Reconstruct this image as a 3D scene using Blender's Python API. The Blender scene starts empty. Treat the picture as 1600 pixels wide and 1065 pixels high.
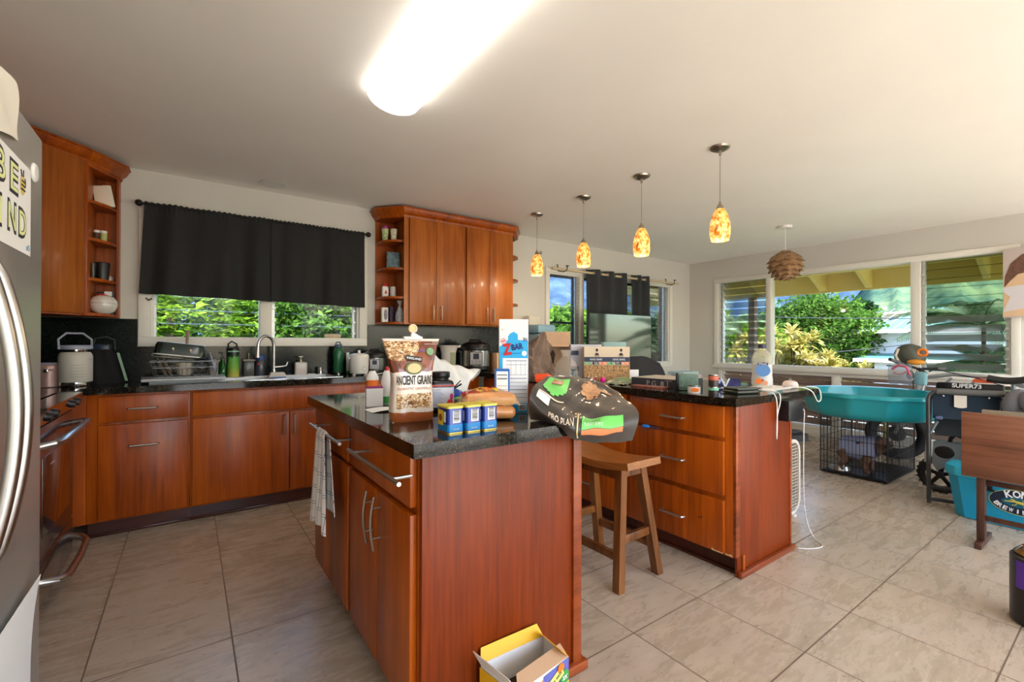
import bpy, bmesh, math, random
import numpy as np
from mathutils import Matrix, Vector, Euler
PI = math.pi
SC = bpy.context.scene
COL = SC.collection
# ------------------------------------------------------------------ camera
F_PX = 711.0
yaw, pit, rol = math.radians(35.35), math.radians(0.18), math.radians(0.17)
cy, sy, cp, sp = math.cos(yaw), math.sin(yaw), math.cos(pit), math.sin(pit)
FW = Vector((sy*cp, cy*cp, sp)); RT = Vector((cy, -sy, 0)); UP = RT.cross(FW)
cr, sr = math.cos(rol), math.sin(rol)
RT, UP = cr*RT+sr*UP, -sr*RT+cr*UP
cd = bpy.data.cameras.new('camera'); cam = bpy.data.objects.new('camera', cd); COL.objects.link(cam)
cd.sensor_width = 36; cd.lens = F_PX*36/1600; cd.clip_start = .02; cd.clip_end = 3000
m3 = Matrix((RT, UP, -FW)).transposed()
cam.matrix_world = Matrix.Translation((0, 0, 1.20)) @ m3.to_4x4()
SC.camera = cam
# ------------------------------------------------------------------ world, sun, exposure
SC.view_settings.view_transform = 'Standard'; SC.view_settings.look = 'None'
SC.view_settings.gamma = 1; SC.view_settings.use_curve_mapping = False
SC.view_settings.exposure = 1.12
w = bpy.data.worlds.new('world'); SC.world = w; w.use_nodes = True
nt = w.node_tree; bg = nt.nodes['Background']
sk = nt.nodes.new('ShaderNodeTexSky'); sk.sky_type = 'NISHITA'; sk.sun_disc = False
sk.sun_elevation = math.radians(52); sk.sun_rotation = math.radians(190); sk.altitude = 50
sk.air_density = 1.0; sk.dust_density = 1.5
nt.links.new(sk.outputs[0], bg.inputs[0]); bg.inputs[1].default_value = 0.5
sl = bpy.data.lights.new('sun', 'SUN'); sl.energy = 6.5; sl.angle = math.radians(.6); sl.color = (1, .95, .84)
so = bpy.data.objects.new('sun', sl); COL.objects.link(so)
so.rotation_euler = Vector((-.35, -.80, .92)).to_track_quat('Z', 'Y').to_euler()
# the ceiling fluorescent and pendant strengths (used by their builders)
FLUO = 2.4
PEND = 2.6
# ------------------------------------------------------------------ colour helpers
def s2l(c):
    c = c/255.0
    return c/12.92 if c <= .04045 else ((c+.055)/1.055)**2.4
def rgb(*c): return (s2l(c[0]), s2l(c[1]), s2l(c[2]), 1)
MATS = {}
def M(name, col=(200, 200, 200), rough=.5, metal=0, alpha=1, emit=None, es=1, trans=0, noise=0, nscale=8, spec=.5, coat=0, bump=0, ior=1.45, sub=0):
    """plain procedural material; noise = value variation amount"""
    if name in MATS: return MATS[name]
    m = bpy.data.materials.new(name); m.use_nodes = True
    n = m.node_tree.nodes; L = m.node_tree.links; b = n['Principled BSDF']
    b.inputs['Base Color'].default_value = rgb(*col); b.inputs['Roughness'].default_value = rough
    b.inputs['Metallic'].default_value = metal; b.inputs['IOR'].default_value = ior
    b.inputs['Specular IOR Level'].default_value = spec
    if trans: b.inputs['Transmission Weight'].default_value = trans
    if coat: b.inputs['Coat Weight'].default_value = coat; b.inputs['Coat Roughness'].default_value = .08
    if alpha < 1: b.inputs['Alpha'].default_value = alpha
    if emit: b.inputs['Emission Color'].default_value = rgb(*emit); b.inputs['Emission Strength'].default_value = es
    if noise or bump:
        tc = n.new('ShaderNodeTexCoord'); nz = n.new('ShaderNodeTexNoise'); nz.inputs['Scale'].default_value = nscale
        nz.inputs['Detail'].default_value = 5; L.new(tc.outputs['Object'], nz.inputs['Vector'])
        if noise:
            mp = n.new('ShaderNodeMapRange'); mp.inputs[1].default_value = .3; mp.inputs[2].default_value = .7
            mp.inputs[3].default_value = 1-noise; mp.inputs[4].default_value = 1+noise*.6
            L.new(nz.outputs[0], mp.inputs[0])
            mx = n.new('ShaderNodeVectorMath'); mx.operation = 'SCALE'; mx.inputs[0].default_value = rgb(*col)[:3]
            L.new(mp.outputs[0], mx.inputs['Scale']); L.new(mx.outputs[0], b.inputs['Base Color'])
        if bump:
            bp = n.new('ShaderNodeBump'); bp.inputs['Strength'].default_value = bump; bp.inputs['Distance'].default_value = .01
            L.new(nz.outputs[0], bp.inputs['Height']); L.new(bp.outputs[0], b.inputs['Normal'])
    MATS[name] = m
    return m
def ramp(n, L, fac, stops):
    r = n.new('ShaderNodeValToRGB'); e = r.color_ramp.elements
    while len(e) < len(stops): e.new(.5)
    for i, (p, c) in enumerate(stops): e[i].position = p; e[i].color = rgb(*c)
    L.new(fac, r.inputs[0]); return r.outputs[0]
def mth(n, L, op, a, b=None, c=None):
    q = n.new('ShaderNodeMath'); q.operation = op
    for i, v in enumerate((a, b, c)):
        if v is None: continue
        if isinstance(v, (int, float)): q.inputs[i].default_value = v
        else: L.new(v, q.inputs[i])
    return q.outputs[0]
def ntex(n, L, vec, sc, det=4, rough=.5, dist=0):
    z = n.new('ShaderNodeTexNoise'); z.inputs['Scale'].default_value = sc; z.inputs['Detail'].default_value = det
    z.inputs['Roughness'].default_value = rough; z.inputs['Distortion'].default_value = dist
    if vec is not None: L.new(vec, z.inputs['Vector'])
    return z.outputs[0]
def mapping(n, L, vec, scale=(1, 1, 1), rot=(0, 0, 0), loc=(0, 0, 0)):
    q = n.new('ShaderNodeMapping'); q.inputs['Scale'].default_value = scale; q.inputs['Rotation'].default_value = rot
    q.inputs['Location'].default_value = loc; L.new(vec, q.inputs[0]); return q.outputs[0]
def newmat(name):
    m = bpy.data.materials.new(name); m.use_nodes = True; MATS[name] = m
    n = m.node_tree.nodes; L = m.node_tree.links; b = n['Principled BSDF']
    tc = n.new('ShaderNodeTexCoord'); return m, n, L, b, tc.outputs['Object']
def wood(name, dark, mid, light, rough=.3, axis='z', planks=.12, coat=.25, ns=1):
    """axis = grain direction"""
    m, n, L, b, oc = newmat(name)
    sc = {'z': (38, 38, 1.6), 'x': (1.6, 38, 38), 'y': (38, 1.6, 38)}[axis]
    g = ntex(n, L, mapping(n, L, oc, sc), 1*ns, 5, .6, .6)
    sp_ = n.new('ShaderNodeSeparateXYZ'); L.new(oc, sp_.inputs[0])
    if axis == 'z': a = mth(n, L, 'ADD', sp_.outputs[0], sp_.outputs[1])
    elif axis == 'x': a = mth(n, L, 'ADD', sp_.outputs[1], sp_.outputs[2])
    else: a = mth(n, L, 'ADD', sp_.outputs[0], sp_.outputs[2])
    fl = mth(n, L, 'FLOOR', mth(n, L, 'DIVIDE', a, planks))
    wn = n.new('ShaderNodeTexWhiteNoise'); wn.noise_dimensions = '1D'; L.new(fl, wn.inputs['W'])
    cl = ntex(n, L, mapping(n, L, oc, {'z': (7, 7, 2), 'x': (2, 7, 7), 'y': (7, 2, 7)}[axis]), 1, 3)
    f = mth(n, L, 'ADD', mth(n, L, 'MULTIPLY', g, .55), mth(n, L, 'MULTIPLY', cl, .40))
    f = mth(n, L, 'ADD', f, mth(n, L, 'MULTIPLY', mth(n, L, 'SUBTRACT', wn.outputs[0], .5), .16))
    L.new(ramp(n, L, f, [(.28, dark), (.48, mid), (.72, light)]), b.inputs['Base Color'])
    b.inputs['Roughness'].default_value = rough; b.inputs['Coat Weight'].default_value = coat; b.inputs['Coat Roughness'].default_value = .12; b.inputs['Specular IOR Level'].default_value = .3
    return m
# ------------------------------------------------------------------ mesh builder
class MB:
    def __init__(s): s.bm = bmesh.new()
    def _x(s, vs, mat): 
        if mat is not None: bmesh.ops.transform(s.bm, matrix=mat, verts=vs)
    def box(s, x0, x1, y0, y1, z0, z1, bev=0, seg=2, mat=None):
        r = bmesh.ops.create_cube(s.bm, size=1, matrix=Matrix.Translation(((x0+x1)/2, (y0+y1)/2, (z0+z1)/2)) @ Matrix.Diagonal((abs(x1-x0), abs(y1-y0), abs(z1-z0), 1)))
        vs = r['verts']
        if bev:
            es = list({e for v in vs for e in v.link_edges})
            q = bmesh.ops.bevel(s.bm, geom=es, offset=min(bev, .49*min(abs(x1-x0), abs(y1-y0), abs(z1-z0))), segments=seg, affect='EDGES', profile=.5)
            vs = list({v for f in q['faces'] for v in f.verts} | {v for v in vs if v.is_valid})
        s._x(vs, mat); return s
    def cyl(s, p, r, h, r2=None, seg=24, mat=None, cap=True):
        """upright frustum whose base centre is p"""
        g = bmesh.ops.create_cone(s.bm, cap_ends=cap, segments=seg, radius1=r, radius2=r if r2 is None else r2, depth=h, matrix=Matrix.Translation((p[0], p[1], p[2]+h/2)))
        s._x(g['verts'], mat); return s
    def sph(s, p, r, sc=(1, 1, 1), seg=16, mat=None):
        g = bmesh.ops.create_uvsphere(s.bm, u_segments=seg, v_segments=max(6, seg//2), radius=r, matrix=Matrix.Translation(p) @ Matrix.Diagonal((*sc, 1)))
        s._x(g['verts'], mat); return s
    def tube(s, pts, r, seg=8, closed=False, mat=None, cap=True):
        pts = [Vector(p) for p in pts]; n = len(pts); rs = r if isinstance(r, (list, tuple)) else [r]*n
        rings = []; allv = []
        t0 = (pts[1]-pts[0]).normalized(); up = Vector((0, 0, 1)) if abs(t0.z) < .9 else Vector((1, 0, 0))
        nrm = (up - t0*up.dot(t0)).normalized()
        for i, p in enumerate(pts):
            if closed: t = (pts[(i+1) % n]-pts[i-1]).normalized()
            elif i == 0: t = (pts[1]-pts[0]).normalized()
            elif i == n-1: t = (pts[-1]-pts[-2]).normalized()
            else: t = ((pts[i+1]-p).normalized()+(p-pts[i-1]).normalized()).normalized()
            nrm = nrm - t*nrm.dot(t)
            if nrm.length < 1e-6: nrm = t.orthogonal()
            nrm.normalize(); bn = t.cross(nrm)
            ring = [s.bm.verts.new(p+(nrm*math.cos(2*PI*k/seg)+bn*math.sin(2*PI*k/seg))*rs[i]) for k in range(seg)]
            rings.append(ring); allv += ring
        m = n if closed else n-1
        for i in range(m):
            a, b = rings[i], rings[(i+1) % n]
            for k in range(seg): s.bm.faces.new((a[k], a[(k+1) % seg], b[(k+1) % seg], b[k]))
        if not closed and cap:
            s.bm.faces.new(rings[0][::-1]); s.bm.faces.new(rings[-1])
        s._x(allv, mat); return s
    def lathe(s, prof, p=(0, 0, 0), seg=28, mat=None, sx=1, sy=1, cap=True):
        """prof = [(r, z)...] bottom to top"""
        rings = []; allv = []
        for (r, z) in prof:
            ring = [s.bm.verts.new((p[0]+sx*r*math.cos(2*PI*k/seg), p[1]+sy*r*math.sin(2*PI*k/seg), p[2]+z)) for k in range(seg)]
            rings.append(ring); allv += ring
        for a, b in zip(rings, rings[1:]):
            for k in range(seg): s.bm.faces.new((a[k], a[(k+1) % seg], b[(k+1) % seg], b[k]))
        if cap:
            s.bm.faces.new(rings[0][::-1]); s.bm.faces.new(rings[-1])
        s._x(allv, mat); return s
    def prism(s, poly, z0, z1, mat=None, bev=0):
        """poly in xy, extruded in z"""
        a = [s.bm.verts.new((x, y, z0)) for x, y in poly]; b = [s.bm.verts.new((x, y, z1)) for x, y in poly]
        n = len(poly); fs = [s.bm.faces.new(a[::-1]), s.bm.faces.new(b)]
        for k in range(n): fs.append(s.bm.faces.new((a[k], a[(k+1) % n], b[(k+1) % n], b[k])))
        vs = a+b
        if bev:
            es = list({e for f in fs for e in f.edges})
            q = bmesh.ops.bevel(s.bm, geom=es, offset=bev, segments=2, affect='EDGES', profile=.5)
            vs = list({v for f in q['faces'] for v in f.verts} | {v for v in vs if v.is_valid})
        s._x(vs, mat); return s
    def quad(s, a, b, c, d):
        s.bm.faces.new([s.bm.verts.new(p) for p in (a, b, c, d)]); return s
    def poly(s, pts):
        s.bm.faces.new([s.bm.verts.new(p) for p in pts]); return s
    def surf(s, fn, nu, nv, thick=0):
        """open sheet fn(u,v)->point, u,v in 0..1"""
        g = [[s.bm.verts.new(fn(i/nu, j/nv)) for j in range(nv+1)] for i in range(nu+1)]
        fs = [s.bm.faces.new((g[i][j], g[i+1][j], g[i+1][j+1], g[i][j+1])) for i in range(nu) for j in range(nv)]
        if thick:
            bmesh.ops.recalc_face_normals(s.bm, faces=fs)
            bmesh.ops.solidify(s.bm, geom=fs, thickness=thick)
        return s
    def obj(s, name, mat, parent=None, world=True, smooth=True, ang=35, recalc=True):
        if recalc: bmesh.ops.recalc_face_normals(s.bm, faces=s.bm.faces[:])
        me = bpy.data.meshes.new(name)
        if parent is not None and world:
            M4 = wm(parent)
            bmesh.ops.transform(s.bm, matrix=M4.inverted(), verts=s.bm.verts[:])
        if smooth:
            ca = math.radians(ang)
            for f in s.bm.faces: f.smooth = True
            for e in s.bm.edges:
                if len(e.link_faces) == 2:
                    try:
                        if e.calc_face_angle() > ca: e.smooth = False
                    except ValueError: pass
        s.bm.to_mesh(me); s.bm.free()
        o = bpy.data.objects.new(name, me); COL.objects.link(o)
        if mat is not None:
            for mm in (mat if isinstance(mat, list) else [mat]): me.materials.append(mm)
        if parent is not None: o.parent = parent
        return o
def wm(o):
    m = Matrix.LocRotScale(o.location, o.rotation_euler, o.scale)
    return (wm(o.parent) @ m) if o.parent else m
def RZ(a, p=(0, 0, 0)):
    p = Vector(p); return Matrix.Translation(p) @ Matrix.Rotation(a, 4, 'Z') @ Matrix.Translation(-p)
def ROT(a, ax, p=(0, 0, 0)):
    p = Vector(p); return Matrix.Translation(p) @ Matrix.Rotation(a, 4, ax) @ Matrix.Translation(-p)
def tag(o, label, cat, group=None):
    o['label'] = label; o['category'] = cat
    if group: o['group'] = group
    return o
def thing(name, label, cat, loc=(0, 0, 0), rz=0, group=None, rot=None):
    o = bpy.data.objects.new(name, None); COL.objects.link(o)
    o.location = loc; o.rotation_euler = rot if rot else (0, 0, rz); o.empty_display_size = .05
    return tag(o, label, cat, group)
def struct(o): o['kind'] = 'structure'; return o
def dup(root, loc, rz=None, label=None, group=None):
    def cp_(o, par):
        c = o.copy(); COL.objects.link(c)
        if par: c.parent = par
        for k in [x for x in bpy.data.objects if x.parent == o]: cp_(k, c)
        return c
    r = cp_(root, None); r.location = loc
    if rz is not None: r.rotation_euler = (0, 0, rz)
    if label: r['label'] = label
    if group: r['group'] = group
    return r
def solo(mb, name, mat, label, cat, group=None, base=None, **k):
    o = mb.obj(name, mat, None, **k)
    tag(o, label, cat, group)
    return o
def txt(s_, width, mat, parent, origin, xdir, ydir, name='lettering', height=None, ext=.0004, bold=0, shear=0, world=True, align='CENTER'):
    """text as thin mesh; origin = centre of the text in world space, xdir along the text, ydir up"""
    cu = bpy.data.curves.new('t', 'FONT'); cu.body = s_; cu.size = 1; cu.align_x = 'CENTER'; cu.align_y = 'CENTER'; cu.offset = bold; cu.shear = shear
    cu.resolution_u = 3; cu.extrude = .002
    ob = bpy.data.objects.new('t', cu); COL.objects.link(ob)
    me = bpy.data.meshes.new_from_object(ob); bpy.data.objects.remove(ob)
    xs = [v.co.x for v in me.vertices]; ys = [v.co.y for v in me.vertices]
    cx, cyy = (min(xs)+max(xs))/2, (min(ys)+max(ys))/2; W_, H_ = max(xs)-min(xs), max(ys)-min(ys)
    sx_ = width/W_; sy_ = (height/H_) if height else sx_
    X = Vector(xdir).normalized(); Y = Vector(ydir).normalized(); Z = X.cross(Y); O = Vector(origin)
    inv = wm(parent).inverted() if (parent is not None and world) else Matrix()
    for v in me.vertices:
        p = O + X*((v.co.x-cx)*sx_) + Y*((v.co.y-cyy)*sy_) + Z*(v.co.z/.002*ext)
        v.co = inv @ p
    me.materials.append(mat)
    o = bpy.data.objects.new(name, me); COL.objects.link(o)
    if parent is not None: o.parent = parent
    return o
def decal(name, mat, parent, origin, xdir, ydir, w_, h_, ext=.0006, shape=None):
    """thin printed patch; shape = list of (x,y) in -.5..+.5, default rectangle"""
    X = Vector(xdir).normalized(); Y = Vector(ydir).normalized(); Z = X.cross(Y); O = Vector(origin)
    sh = shape or [(-.5, -.5), (.5, -.5), (.5, .5), (-.5, .5)]
    mb = MB(); a = [mb.bm.verts.new(O+X*x*w_+Y*y*h_) for x, y in sh]; b = [mb.bm.verts.new(O+X*x*w_+Y*y*h_+Z*ext) for x, y in sh]
    mb.bm.faces.new(a[::-1]); mb.bm.faces.new(b); n = len(sh)
    for k in range(n): mb.bm.faces.new((a[k], a[(k+1) % n], b[(k+1) % n], b[k]))
    return mb.obj(name, mat, parent, smooth=False)
CIRC = [(.5*math.cos(2*PI*k/28), .5*math.sin(2*PI*k/28)) for k in range(28)]
def bars(name, mat, parent, origin, xdir, ydir, w_, h_, n=14, seed=1):
    """barcode bars"""
    X = Vector(xdir).normalized(); Y = Vector(ydir).normalized(); Z = X.cross(Y); O = Vector(origin); r = random.Random(seed)
    mb = MB(); x = -w_/2
    while x < w_/2:
        t = w_/n*r.choice((.25, .4, .7)); a = O+X*x-Y*h_/2+Z*.0008; b = a+X*t
        mb.quad(a, b, b+Y*h_, a+Y*h_); x += t+w_/n*r.choice((.3, .5))
    return mb.obj(name, mat, parent, smooth=False, recalc=False)
# ------------------------------------------------------------------ materials
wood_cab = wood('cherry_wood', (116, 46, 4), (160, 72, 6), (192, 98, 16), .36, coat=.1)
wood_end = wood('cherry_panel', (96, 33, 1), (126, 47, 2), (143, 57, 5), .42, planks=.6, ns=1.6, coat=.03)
wood_up = wood('cherry_upper', (128, 64, 16), (162, 88, 26), (186, 110, 40), .36, coat=.12)
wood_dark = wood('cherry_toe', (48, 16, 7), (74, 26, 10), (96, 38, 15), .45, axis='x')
wood_trim = wood('cherry_trim', (100, 42, 16), (140, 62, 24), (165, 82, 36), .3, axis='x')
wood_stool = wood('stool_wood', (74, 40, 16), (118, 70, 30), (150, 96, 46), .35, axis='z', planks=.09)
wood_tray = wood('walnut_tray', (88, 54, 38), (128, 82, 60), (150, 104, 80), .4, axis='y', planks=.3, coat=.1)
wood_tray_dark = wood('walnut_leg', (48, 28, 20), (72, 42, 30), (92, 58, 42), .45)
m_wall = M('wall_paint', (208, 204, 195), .75, noise=.03, nscale=1.5)
m_trimw = M('white_trim', (226, 222, 212), .45)
m_ceil = M('ceiling_paint', (248, 244, 236), .55, noise=.02, nscale=2)
m_steel = M('brushed_steel', (190, 188, 184), .28, 1)
m_chrome = M('chrome', (215, 213, 210), .12, 1)
m_nickel = M('satin_nickel', (170, 158, 145), .3, 1)
m_black = M('black_plastic', (18, 18, 20), .35)
m_blackm = M('black_metal', (22, 21, 22), .4, .3)
m_white = M('white_plastic', (228, 226, 222), .35)
m_paper = M('white_paper', (236, 234, 232), .7)
m_cable = M('white_cable', (225, 222, 216), .5)
def granite():
    m, n, L, b, oc = newmat('dark_granite')
    v = n.new('ShaderNodeTexVoronoi'); v.inputs['Scale'].default_value = 260; L.new(oc, v.inputs['Vector'])
    z = ntex(n, L, oc, 90, 6, .7); z2 = ntex(n, L, oc, 14, 3)
    f = mth(n, L, 'ADD', mth(n, L, 'MULTIPLY', z, .75), mth(n, L, 'MULTIPLY', v.outputs['Distance'], .45))
    f = mth(n, L, 'ADD', f, mth(n, L, 'MULTIPLY', mth(n, L, 'SUBTRACT', z2, .5), .25))
    L.new(ramp(n, L, f, [(.5, (14, 15, 14)), (.68, (30, 30, 25)), (.77, (66, 56, 40)), (.9, (104, 90, 66))]), b.inputs['Base Color'])
    b.inputs['Roughness'].default_value = .07; b.inputs['Specular IOR Level'].default_value = .32
    return m
m_gran = granite()
def splash_mat():
    m, n, L, b, oc = newmat('black_backsplash')
    z = ntex(n, L, oc, 120, 4, .7); z2 = ntex(n, L, oc, 5, 4)
    f = mth(n, L, 'ADD', mth(n, L, 'MULTIPLY', z, .7), mth(n, L, 'MULTIPLY', z2, .3))
    L.new(ramp(n, L, f, [(.45, (14, 20, 18)), (.6, (26, 34, 30)), (.75, (52, 58, 50))]), b.inputs['Base Color'])
    b.inputs['Roughness'].default_value = .16; b.inputs['Specular IOR Level'].default_value = .28
    return m
m_splash = splash_mat()
def tile_mat():
    m, n, L, b, oc = newmat('travertine_tile')
    sx_ = n.new('ShaderNodeSeparateXYZ'); L.new(oc, sx_.inputs[0]); x, y = sx_.outputs[0], sx_.outputs[1]
    def line(c, c0, p, wd=.0028):
        t = mth(n, L, 'DIVIDE', mth(n, L, 'SUBTRACT', c, c0), p)
        fr = mth(n, L, 'FRACT', mth(n, L, 'ADD', t, .5))
        d = mth(n, L, 'MULTIPLY', mth(n, L, 'ABSOLUTE', mth(n, L, 'SUBTRACT', fr, .5)), p)
        return mth(n, L, 'LESS_THAN', d, wd), mth(n, L, 'FLOOR', mth(n, L, 'ADD', t, .5)), mth(n, L, 'FLOOR', t)
    lx, _, tx = line(x, .147, .4527); ly, ky, ty = line(y, .325, .46)
    odd = mth(n, L, 'PINGPONG', ky, 1)
    skip = mth(n, L, 'MULTIPLY', odd, mth(n, L, 'LESS_THAN', x, 1.05))
    ly = mth(n, L, 'MULTIPLY', ly, mth(n, L, 'SUBTRACT', 1, skip))
    g = mth(n, L, 'MAXIMUM', lx, ly)
    left = mth(n, L, 'LESS_THAN', x, 1.05)
    ty2 = mth(n, L, 'ADD', mth(n, L, 'MULTIPLY', mth(n, L, 'FLOOR', mth(n, L, 'DIVIDE', ty, 2)), left), mth(n, L, 'MULTIPLY', ty, mth(n, L, 'SUBTRACT', 1, left)))
    cmb = n.new('ShaderNodeCombineXYZ'); L.new(tx, cmb.inputs[0]); L.new(ty2, cmb.inputs[1])
    wn = n.new('ShaderNodeTexWhiteNoise'); L.new(cmb.outputs[0], wn.inputs['Vector'])
    off = n.new('ShaderNodeVectorMath'); off.operation = 'MULTIPLY_ADD'; L.new(wn.outputs['Color'], off.inputs[0]); off.inputs[1].default_value = (9, 9, 9); L.new(oc, off.inputs[2])
    st = ntex(n, L, mapping(n, L, off.outputs[0], (1.6, 6.5, 1), rot=(0, 0, .12)), 2.6, 9, .66, .8)
    fine = ntex(n, L, mapping(n, L, off.outputs[0], (14, 40, 1)), 1.4, 6, .7)
    pit = ntex(n, L, mapping(n, L, off.outputs[0], (18, 34, 1)), 1.2, 2)
    f = mth(n, L, 'ADD', mth(n, L, 'MULTIPLY', st, .72), mth(n, L, 'MULTIPLY', fine, .28))
    f = mth(n, L, 'ADD', f, mth(n, L, 'MULTIPLY', mth(n, L, 'SUBTRACT', wn.outputs['Value'], .5), .07))
    c = ramp(n, L, f, [(.26, (150, 131, 109)), (.42, (174, 158, 137)), (.58, (186, 170, 151)), (.75, (200, 186, 170))])
    pm = mth(n, L, 'GREATER_THAN', pit, .70)
    mx = n.new('ShaderNodeMix'); mx.data_type = 'RGBA'; L.new(mth(n, L, 'MULTIPLY', pm, .45), mx.inputs[0]); L.new(c, mx.inputs[6]); mx.inputs[7].default_value = rgb(110, 92, 74)
    m2 = n.new('ShaderNodeMix'); m2.data_type = 'RGBA'; L.new(g, m2.inputs[0]); L.new(mx.outputs[2], m2.inputs[6]); m2.inputs[7].default_value = rgb(104, 86, 70)
    L.new(m2.outputs[2], b.inputs['Base Color'])
    r = mth(n, L, 'ADD', mth(n, L, 'MULTIPLY', f, .3), mth(n, L, 'ADD', mth(n, L, 'MULTIPLY', g, .4), .13))
    L.new(r, b.inputs['Roughness'])
    return m
m_tile = tile_mat()
def glass_mat(name='window_glass', tint=(255, 255, 255), refl=.10):
    m = bpy.data.materials.new(name); m.use_nodes = True; n = m.node_tree.nodes; L = m.node_tree.links
    n.remove(n['Principled BSDF']); out = n['Material Output']
    tr = n.new('ShaderNodeBsdfTransparent'); tr.inputs[0].default_value = rgb(*tint); gl = n.new('ShaderNodeBsdfGlossy'); gl.inputs['Roughness'].default_value = .03
    fr = n.new('ShaderNodeFresnel'); fr.inputs[0].default_value = 1.4; mx = n.new('ShaderNodeMixShader')
    L.new(mth(n, L, 'MULTIPLY', fr.outputs[0], refl*8), mx.inputs[0]); L.new(tr.outputs[0], mx.inputs[1]); L.new(gl.outputs[0], mx.inputs[2]); L.new(mx.outputs[0], out.inputs[0])
    MATS[name] = m; return m
m_glass = glass_mat(); m_glass_smoke = glass_mat('smoked_glass', (214, 218, 210), .12)
m_clear = glass_mat('clear_plastic', (225, 232, 235), .10)
# ------------------------------------------------------------------ room shell
XW, XE, YN, YS, ZC = -1.16, 6.54, 4.30, -2.2, 2.46
mb = MB(); mb.box(XW-.15, XE+.15, YS-.15, YN+.15, -.12, 0); o = mb.obj('floor', m_tile, smooth=False); struct(o)
mb = MB(); mb.box(XW-.15, XE+.15, YS-.15, YN+.15, ZC, ZC+.12); o = mb.obj('ceiling', m_ceil, smooth=False); struct(o)
def wall_holes(name, axis, a0, a1, z0, z1, t0, t1, holes, mat=m_wall):
    """wall in plane 'x' (runs in x, thickness in y) or 'y'; holes=[(a0,a1,z0,z1)]"""
    As = sorted({a0, a1, *[h[0] for h in holes], *[h[1] for h in holes]}); Zs = sorted({z0, z1, *[h[2] for h in holes], *[h[3] for h in holes]})
    mb = MB()
    for i in range(len(As)-1):
        for j in range(len(Zs)-1):
            ca, cz = (As[i]+As[i+1])/2, (Zs[j]+Zs[j+1])/2
            if any(h[0] < ca < h[1] and h[2] < cz < h[3] for h in holes): continue
            if axis == 'x': mb.box(As[i], As[i+1], t0, t1, Zs[j], Zs[j+1])
            else: mb.box(t0, t1, As[i], As[i+1], Zs[j], Zs[j+1])
    bm = mb.bm; bmesh.ops.remove_doubles(bm, verts=bm.verts[:], dist=1e-5)
    # drop interior duplicate faces
    seen = {}
    for f in bm.faces:
        seen.setdefault(tuple(sorted(v.index for v in f.verts)), []).append(f)
    bm.verts.index_update(); seen = {}
    for f in bm.faces[:]: seen.setdefault(tuple(sorted(v.index for v in f.verts)), []).append(f)
    for fs in seen.values():
        if len(fs) > 1:
            bmesh.ops.delete(bm, geom=fs, context='FACES_ONLY')
    return struct(mb.obj(name, mat, smooth=False))
KW = (-.235, 1.29, 1.218, 2.11)      # kitchen window opening
DW = (3.60, 6.00, .90, 2.07)         # dining window opening
RW = (.80, 3.81, .885, 2.12)         # right wall upper opening
RL = (.80, 3.74, .14, .79)           # right wall lower louvre opening
wall_holes('wall_back', 'x', XW-.15, XE+.15, 0, ZC, YN, YN+.15, [KW, DW])
wall_holes('wall_right', 'y', YS-.15, YN, 0, ZC, XE, XE+.15, [RW, RL])
wall_holes('wall_left', 'y', YS-.15, YN, 0, ZC, XW-.15, XW, [])
wall_holes('wall_front', 'x', XW, XE, 0, ZC, YS-.15, YS, [(-.2, 3.0, .02, 2.25), (3.3, 6.3, .02, 2.25)])  # unseen wall; its wide openings are added to let daylight in
def frame_rect(mb, axis, a0, a1, z0, z1, w_, t0, t1, bev=.003):
    def b(p, q, r, s_):
        if axis == 'x': mb.box(p, q, t0, t1, r, s_, bev)
        else: mb.box(t0, t1, p, q, r, s_, bev)
    b(a0, a1, z1-w_, z1); b(a0, a1, z0, z0+w_); b(a0, a0+w_, z0+w_, z1-w_); b(a1-w_, a1, z0+w_, z1-w_)
# --- window_1: kitchen jalousie
W1 = struct(bpy.data.objects.new('window_1', None)); COL.objects.link(W1); W1.location = (.53, YN, 1.2)
mb = MB(); frame_rect(mb, 'x', -.305, 1.365, 1.163, 2.175, .072, YN-.022, YN+.02); frame_rect(mb, 'x', -.24, 1.295, 1.212, 2.115, .02, YN+.0, YN+.10)
mb.box(.478, .566, YN-.012, YN+.10, 1.225, 2.11, .004); mb.obj('frame', m_trimw, W1)
def louvres(mb, axis, a0, a1, z0, z1, c, pitch=.105, tilt=72, wd=.112, th=.005, sgn=1):
    z = z0+pitch/2
    while z < z1:
        t = math.radians(tilt)
        if axis == 'x': mb.box(a0, a1, c-wd/2, c+wd/2, z-th/2, z+th/2, mat=ROT(sgn*t, 'X', (0, c, z)))
        else: mb.box(c-wd/2, c+wd/2, a0, a1, z-th/2, z+th/2, mat=ROT(sgn*t, 'Y', (c, 0, z)))
        z += pitch
mb = MB(); louvres(mb, 'x', -.20, .475, 1.235, 2.10, YN+.07, sgn=-1, tilt=80); louvres(mb, 'x', .60, 1.25, 1.235, 2.10, YN+.07, sgn=-1, tilt=80); mb.obj('pane', m_glass, W1, smooth=False)
mb = MB()
for x in (-.215, .585, 1.262):
    mb.box(x-.012, x+.012, YN+.055, YN+.085, 1.232, 2.10)
    for k in range(8): mb.box(x-.016, x+.016, YN+.03, YN+.10, 1.27+k*.105, 1.285+k*.105)
mb.obj('louvre_track', M('aluminium', (190, 192, 190), .4, .7), W1)
mb = MB(); mb.tube([(-.26, YN-.02, 1.52), (-.245, YN-.05, 1.50), (-.22, YN-.06, 1.515)], .006); mb.box(-.262, -.25, YN-.03, YN-.018, 1.36, 1.375); mb.obj('crank_handle', m_nickel, W1)
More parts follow.
